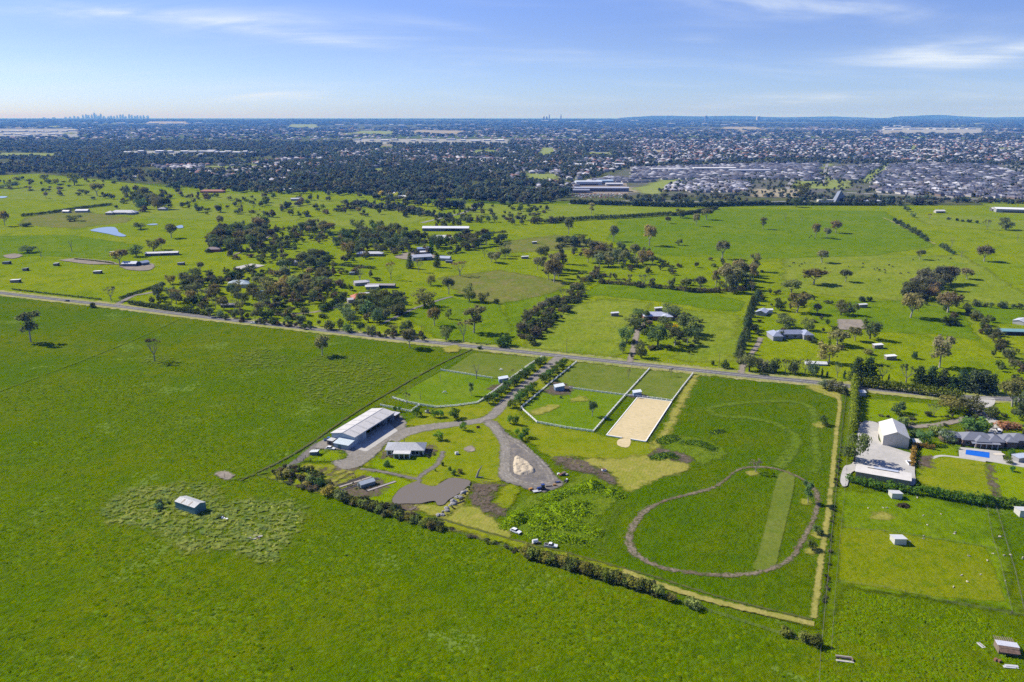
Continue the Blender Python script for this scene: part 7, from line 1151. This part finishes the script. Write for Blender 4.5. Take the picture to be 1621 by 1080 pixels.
# ------------------------------------------------------------------ far woodland as one mass
def blobs(P, hh, ww, col, nleaf, size, seed):
    """tree crowns of leaf clumps, stamped from a few prototypes"""
    r = np.random.default_rng(seed); n = len(P); protos = []
    for k in range(7):
        lob = [((0, 0, .52), (.38, .38, .36))]+[((math.cos(a)*.3, math.sin(a)*.3, z), (.24, .24, .2)) for a, z in zip(r.random(5)*6.28, .35+.45*r.random(5))]
        protos.append(leaf_cloud(lob, nleaf, size, seed*10+k, up=1.0, shell=.8)[0])
    pk = r.integers(0, 7, n); V = np.array(protos)[pk]; a = r.random(n)*6.28; co, si = np.cos(a)[:, None], np.sin(a)[:, None]
    x = (V[..., 0]*co-V[..., 1]*si)*ww[:, None]+P[:, 0, None]; y = (V[..., 0]*si+V[..., 1]*co)*ww[:, None]+P[:, 1, None]; z = np.maximum(V[..., 2], .02)*hh[:, None]+ZF(P[:, 1])[:, None]
    v = np.stack([x, y, z], -1).reshape(-1, 3); return v, np.arange(len(v)).reshape(-1, 4), np.repeat(col, 4*nleaf, 0)
def wood(name, px, n, h0, w0, nleaf, size, seed, pal, weight=None, grow=0.0, extra=(), clump=None, label='far woodland'):
    P = clear_of(scatter(px, n, weight), extra)
    if clump: P = P[(np.sin(P[:, 0]/clump+1.3*np.sin(P[:, 1]/clump/1.7))+np.sin(P[:, 1]/clump*.8+P[:, 0]/clump*.37)) > -1.25]
    n = len(P); g_ = 1+grow*np.clip((P[:, 1]-4000)/6000, 0, 2.5); r = np.random.default_rng(seed)
    hh = h0*(.65+.7*r.random(n))*(1+.35*(g_-1)); ww = w0*(.7+.7*r.random(n))*g_; c = np.array(pal)[r.integers(0, len(pal), n)]*(.55+.9*r.random(n))[:, None]
    v, q, col = blobs(P, hh, ww, c, nleaf, size, seed); return tag(link(name, np_mesh(name, v, q, M['mass'], col)), label, 'woodland', kind='stuff')
PAL = [(.09, .125, .105), (.125, .14, .11), (.105, .135, .11), (.155, .15, .11), (.068, .105, .09)]  # far foliage hue shifted to blue: distance haze put into the leaf colour
OPEN = [[(905, 308), (905, 284), (1000, 286), (1045, 290), (1045, 308)], [(790, 309), (870, 310), (872, 299), (800, 298)]]
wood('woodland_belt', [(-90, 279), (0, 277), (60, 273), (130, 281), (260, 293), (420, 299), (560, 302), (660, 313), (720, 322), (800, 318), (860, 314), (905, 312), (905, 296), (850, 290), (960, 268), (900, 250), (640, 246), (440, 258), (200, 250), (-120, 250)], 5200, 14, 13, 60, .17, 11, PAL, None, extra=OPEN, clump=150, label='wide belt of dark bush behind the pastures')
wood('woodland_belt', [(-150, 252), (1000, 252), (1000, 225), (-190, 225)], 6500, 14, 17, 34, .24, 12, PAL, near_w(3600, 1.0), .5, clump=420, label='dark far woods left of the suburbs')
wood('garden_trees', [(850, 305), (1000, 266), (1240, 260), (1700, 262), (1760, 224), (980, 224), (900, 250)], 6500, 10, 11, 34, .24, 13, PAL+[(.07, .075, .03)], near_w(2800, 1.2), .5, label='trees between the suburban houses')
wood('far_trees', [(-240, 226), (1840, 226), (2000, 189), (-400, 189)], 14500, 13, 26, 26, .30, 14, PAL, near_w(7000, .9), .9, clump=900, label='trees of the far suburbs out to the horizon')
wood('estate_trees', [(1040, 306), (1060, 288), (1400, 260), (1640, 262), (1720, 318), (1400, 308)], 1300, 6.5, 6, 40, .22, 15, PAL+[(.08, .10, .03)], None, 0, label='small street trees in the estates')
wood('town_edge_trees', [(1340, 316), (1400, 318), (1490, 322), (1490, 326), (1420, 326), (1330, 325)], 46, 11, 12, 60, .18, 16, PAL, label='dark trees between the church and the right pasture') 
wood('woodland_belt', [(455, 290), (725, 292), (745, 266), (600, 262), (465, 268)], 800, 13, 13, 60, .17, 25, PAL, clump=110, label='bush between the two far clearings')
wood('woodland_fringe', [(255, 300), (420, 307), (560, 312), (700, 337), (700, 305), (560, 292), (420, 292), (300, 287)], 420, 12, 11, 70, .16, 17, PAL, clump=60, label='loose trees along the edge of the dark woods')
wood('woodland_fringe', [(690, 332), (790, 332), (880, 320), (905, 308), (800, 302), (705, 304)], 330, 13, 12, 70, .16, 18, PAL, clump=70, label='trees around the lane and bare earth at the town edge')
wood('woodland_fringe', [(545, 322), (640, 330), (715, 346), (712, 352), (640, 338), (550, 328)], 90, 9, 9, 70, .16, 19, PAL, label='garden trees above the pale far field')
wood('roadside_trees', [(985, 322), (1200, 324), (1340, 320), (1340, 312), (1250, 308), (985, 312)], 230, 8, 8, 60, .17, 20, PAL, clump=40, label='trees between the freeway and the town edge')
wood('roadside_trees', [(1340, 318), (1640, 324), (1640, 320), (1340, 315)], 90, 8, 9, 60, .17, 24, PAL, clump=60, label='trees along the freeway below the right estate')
SCR = [(.10, .115, .055), (.13, .14, .07), (.085, .105, .05), (.15, .14, .085), (.11, .14, .045), (.16, .125, .08), (.12, .17, .04)]
for px_, n_, h_, w_, sd_, lb_ in [([(230, 485), (262, 448), (310, 436), (430, 430), (520, 425), (600, 440), (640, 470), (640, 500), (600, 520), (470, 512), (330, 500)], 430, 6.5, 6.5, 31, 'garden shrubs and small trees around the red and green-grey farmhouses'), ([(320, 395), (345, 370), (425, 360), (560, 365), (700, 375), (800, 380), (790, 395), (700, 405), (560, 415), (430, 425), (330, 405)], 450, 7.5, 7.5, 32, 'undergrowth and small trees of the wooded farmstead'), ([(820, 530), (945, 430), (957, 447), (905, 487), (845, 548)], 190, 5.5, 5.5, 33, 'scrub of the diagonal hedgerow'), ([(880, 400), (1050, 395), (1210, 425), (1210, 470), (1100, 465), (960, 450), (900, 440)], 120, 6, 6, 34, 'small trees of the centre pasture'), ([(690, 362), (860, 350), (870, 330), (780, 326), (690, 345)], 110, 8, 8, 35, 'small trees along the far lane'), ([(1165, 580), (1205, 460), (1260, 460), (1330, 480), (1350, 545), (1210, 600)], 80, 5, 5, 36, 'garden shrubs of the slate-roofed house'), ([(180, 335), (200, 308), (400, 310), (700, 330), (700, 345), (420, 345), (270, 340)], 190, 10, 10, 37, 'scattered trees above the pale far field'), ([(-60, 300), (40, 282), (130, 284), (260, 300), (330, 312), (180, 330), (60, 315)], 110, 9, 11, 38, 'scattered trees of the far left field'), ([(985, 575), (1000, 490), (1110, 490), (1112, 560), (1040, 565)], 50, 4, 5, 39, 'garden shrubs of the ringed homestead'), ([(1390, 660), (1545, 640), (1621, 650), (1640, 720), (1590, 700), (1480, 700), (1440, 690)], 46, 2.6, 3, 40, 'garden shrubs of the gabled house'), ([(1440, 480), (1530, 470), (1621, 560), (1621, 610), (1585, 590), (1545, 520)], 60, 5, 5, 41, 'scrub of the right hedgerow'), ([(330, 505), (600, 535), (720, 547), (800, 552), (800, 543), (700, 535), (600, 526), (330, 498)], 110, 4, 4.5, 42, 'low scrub along the far side of the road'), ([(425, 757), (445, 741), (500, 745), (545, 788), (470, 772)], 80, 2.3, 2.8, 43, 'low garden plants of the corner thicket'), ([(540, 786), (620, 802), (700, 832), (700, 841), (610, 816), (540, 794)], 120, 2.4, 3.2, 44, 'low growth between the near boundary shrubs below the pond'), ([(832, 872), (940, 902), (1042, 934), (1042, 944), (940, 912), (832, 882)], 120, 2.2, 3.4, 45, 'low growth between the near boundary shrubs below the loop'), ([(700, 840), (830, 880), (830, 874), (700, 833)], 26, 1.2, 1.8, 46, 'sparse growth in the gap of the near boundary planting'), ([(1303, 1010), (1340, 640), (1334, 640), (1297, 1005)], 60, 1.1, 1.6, 47, 'rank growth along the right boundary fence'), ([(543, 766), (560, 755), (606, 768), (590, 780), (560, 778)], 60, .7, .9, 48, 'vegetables in the raised beds'), ([(604, 722), (608, 706), (686, 705), (690, 722), (660, 733), (625, 733)], 26, 1.1, 1.5, 49, 'garden plants around the homestead'), ([(690, 822), (742, 770), (752, 772), (704, 826)], 40, .8, 1.2, 50, 'weeds among the pond bank rocks')]:
    P_ = scatter(px_, n_); r_ = np.random.default_rng(sd_); P_ = P_[(np.sin(P_[:, 0]/17)+np.cos(P_[:, 1]/23+P_[:, 0]/31)+r_.normal(size=len(P_))*.6) > -.5]; k_ = len(P_); c_ = np.array(SCR)[r_.integers(0, 7, k_)]*(.8+.5*r_.random(k_))[:, None]
    v_, q_, cl_ = blobs(P_, h_*(.4+1.0*r_.random(k_)), w_*(.5+.9*r_.random(k_)), c_, 150, .105, sd_); tag(link('undergrowth', np_mesh('undergrowth', v_, q_, M['mass'], cl_)), lb_, 'shrubs', kind='stuff')
CARM = []
for c_ in ((.75, .75, .75), (.3, .32, .36), (.05, .05, .06), (.35, .05, .04)): CARM.append(MB().prism([(-2.2, -.9, .3), (2.2, -.9, .3), (2.2, -.9, .85), (1.1, -.9, .95), (.5, -.9, 1.45), (-1.6, -.9, 1.45), (-2.2, -.9, .9)], (0, 1.8, 0)).mesh('car_body', paint('car_finish', c_, rough=.3)))
for i in range(90):
    o = link('parked_car', random.choice(CARM)); p = G(904+84*((i % 18)+U(.1, .9))/18, 307.5+1.5*(i//18)+U(-.2, .2)); o.location = (p.x, p.y, .05); o.rotation_euler = (0, 0, 1.57+U(-.1, .1)); tag(o, 'parked car in the packed car park in front of the long grey town block', 'car', 'cars in the town-edge car park')
for (x, y, h_, w_, c_, lb) in [(626, 314, 13, 14, (.26, .22, .03), 'yellow-leaved tree right of the far tree belt'), (603, 310, 12, 13, (.22, .21, .04), 'smaller yellow-green tree left of the yellow one')]: T('round', x, y, None, '', label=lb, tint=c_, h=h_)
# tussocks of the near paddock
def tufts(name, px, n, h0, s0, pal, label, seed, holes=(), clump=0):
    P = scatter(px, n); r = np.random.default_rng(seed); w = gpoly(PROP)
    P = P[~inside(P, w)] if holes == 'prop' else P
    if clump: f = np.sin(P[:, 0]/clump)*np.cos(P[:, 1]/clump*1.3)+.6*np.sin(P[:, 0]/clump*2.3+P[:, 1]/clump*1.9); P = P[f+r.normal(size=len(P))*.5 > 0]
    n = len(P); a = r.random(n)*6.28; s = s0*(.5+r.random(n)**2*1.6); hh = h0*(.35+r.random(n))*np.minimum(1, s/s0); k = 5; v = np.zeros((n, k+1, 3))
    for i in range(k): t = a+i*6.28/k; rr = s*(.7+.6*r.random(n)); v[:, i] = np.c_[P[:, 0]+np.cos(t)*rr, P[:, 1]+np.sin(t)*rr, np.full(n, -.02)]
    v[:, k] = np.c_[P+r.normal(size=(n, 2))*.25*s[:, None], hh]; c = np.repeat(np.array(pal)[r.integers(0, len(pal), n)]*(.85+.3*r.random(n))[:, None], k+1, 0)
    tri = np.array([[i, (i+1) % k, k] for i in range(k)]); q = (tri[None]+(k+1)*np.arange(n)[:, None, None]).reshape(-1, 3); v = v.reshape(-1, 3)
    return tag(link(name, np_mesh(name, v, q, M['turf'], c)), label, 'grass', kind='stuff')
PROP = [(408, 753), (750, 556), (1341, 613), (1301, 1027)]
tufts('grass_tussocks', [(-60, 620), (420, 560), (640, 560), (408, 760), (1301, 1030), (1340, 1110), (-60, 1110)], 60000, .30, .6, [(.084, .134, .0), (.104, .143, .0), (.068, .116, .0), (.094, .152, .003), (.056, .096, .0)], 'tussocky grass of the near paddock', 21, 'prop', 23)
tufts('weed_stalks', [(160, 810), (190, 782), (250, 772), (330, 768), (345, 790), (390, 792), (465, 797), (480, 818), (448, 868), (435, 890), (390, 882), (340, 868), (290, 872), (240, 838), (185, 828)], 2600, .5, .5, [(.24, .27, .045), (.18, .22, .06), (.27, .29, .05), (.12, .17, .04)], 'pale seeding weeds around the teal shed', 22, (), 5)
tufts('field_weeds', [(1325, 930), (1600, 978), (1640, 1100), (1300, 1100), (1310, 1000)], 7000, .4, .42, [(.095, .155, .0), (.112, .16, .001), (.08, .138, .0)], 'rough grass of the lower right field', 23, (), 6)
# ------------------------------------------------------------------ labels that single out
ORD = ['first', 'second', 'third', 'fourth', 'fifth', 'sixth', 'seventh', 'eighth', 'ninth', 'tenth', 'eleventh', 'twelfth', 'thirteenth']
KW = dict(gum='gum', tallgum='tall-trunked gum', round='dense round-crowned tree', cypress='dark conifer', column='slim upright tree', young='tree', bush='shrub', dead='dead tree', sparse='bare-limbed tree')
by = {}
for t in TREES:
    if t[4]: t[0]['label'] = t[4]
    else: by.setdefault(t[3], []).append(t)
for ctx, ts in by.items():
    for t in ts: t[0]['group'] = t[2]
    if 'avenue row' in ctx:
        ts.sort(key=lambda t: t[0].location.y)
        for i, t in enumerate(ts): t[0]['label'] = f'{ORD[i]} clipped tree from the homestead end of the {ctx}'
        continue
    done = set(); px = lambda t: t[0].location.x/(t[0].location.y+40)
    for q, key in (('tallest', lambda t: t[5]), ('leftmost', lambda t: -px(t)), ('rightmost', px), ('smallest', lambda t: -t[5]), ('nearest', lambda t: -t[0].location.y), ('widest-crowned', lambda t: t[6])):
        c_ = [t for t in ts if id(t) not in done]
        if len(c_) < 2: break
        t = max(c_, key=key); done.add(id(t)); t[0]['label'] = f'{q} {KW[t[1]]} in the {ctx}'
    for t in ts:
        if id(t) not in done: t[0]['label'] = f'{KW[t[1]]} within the {ctx}'
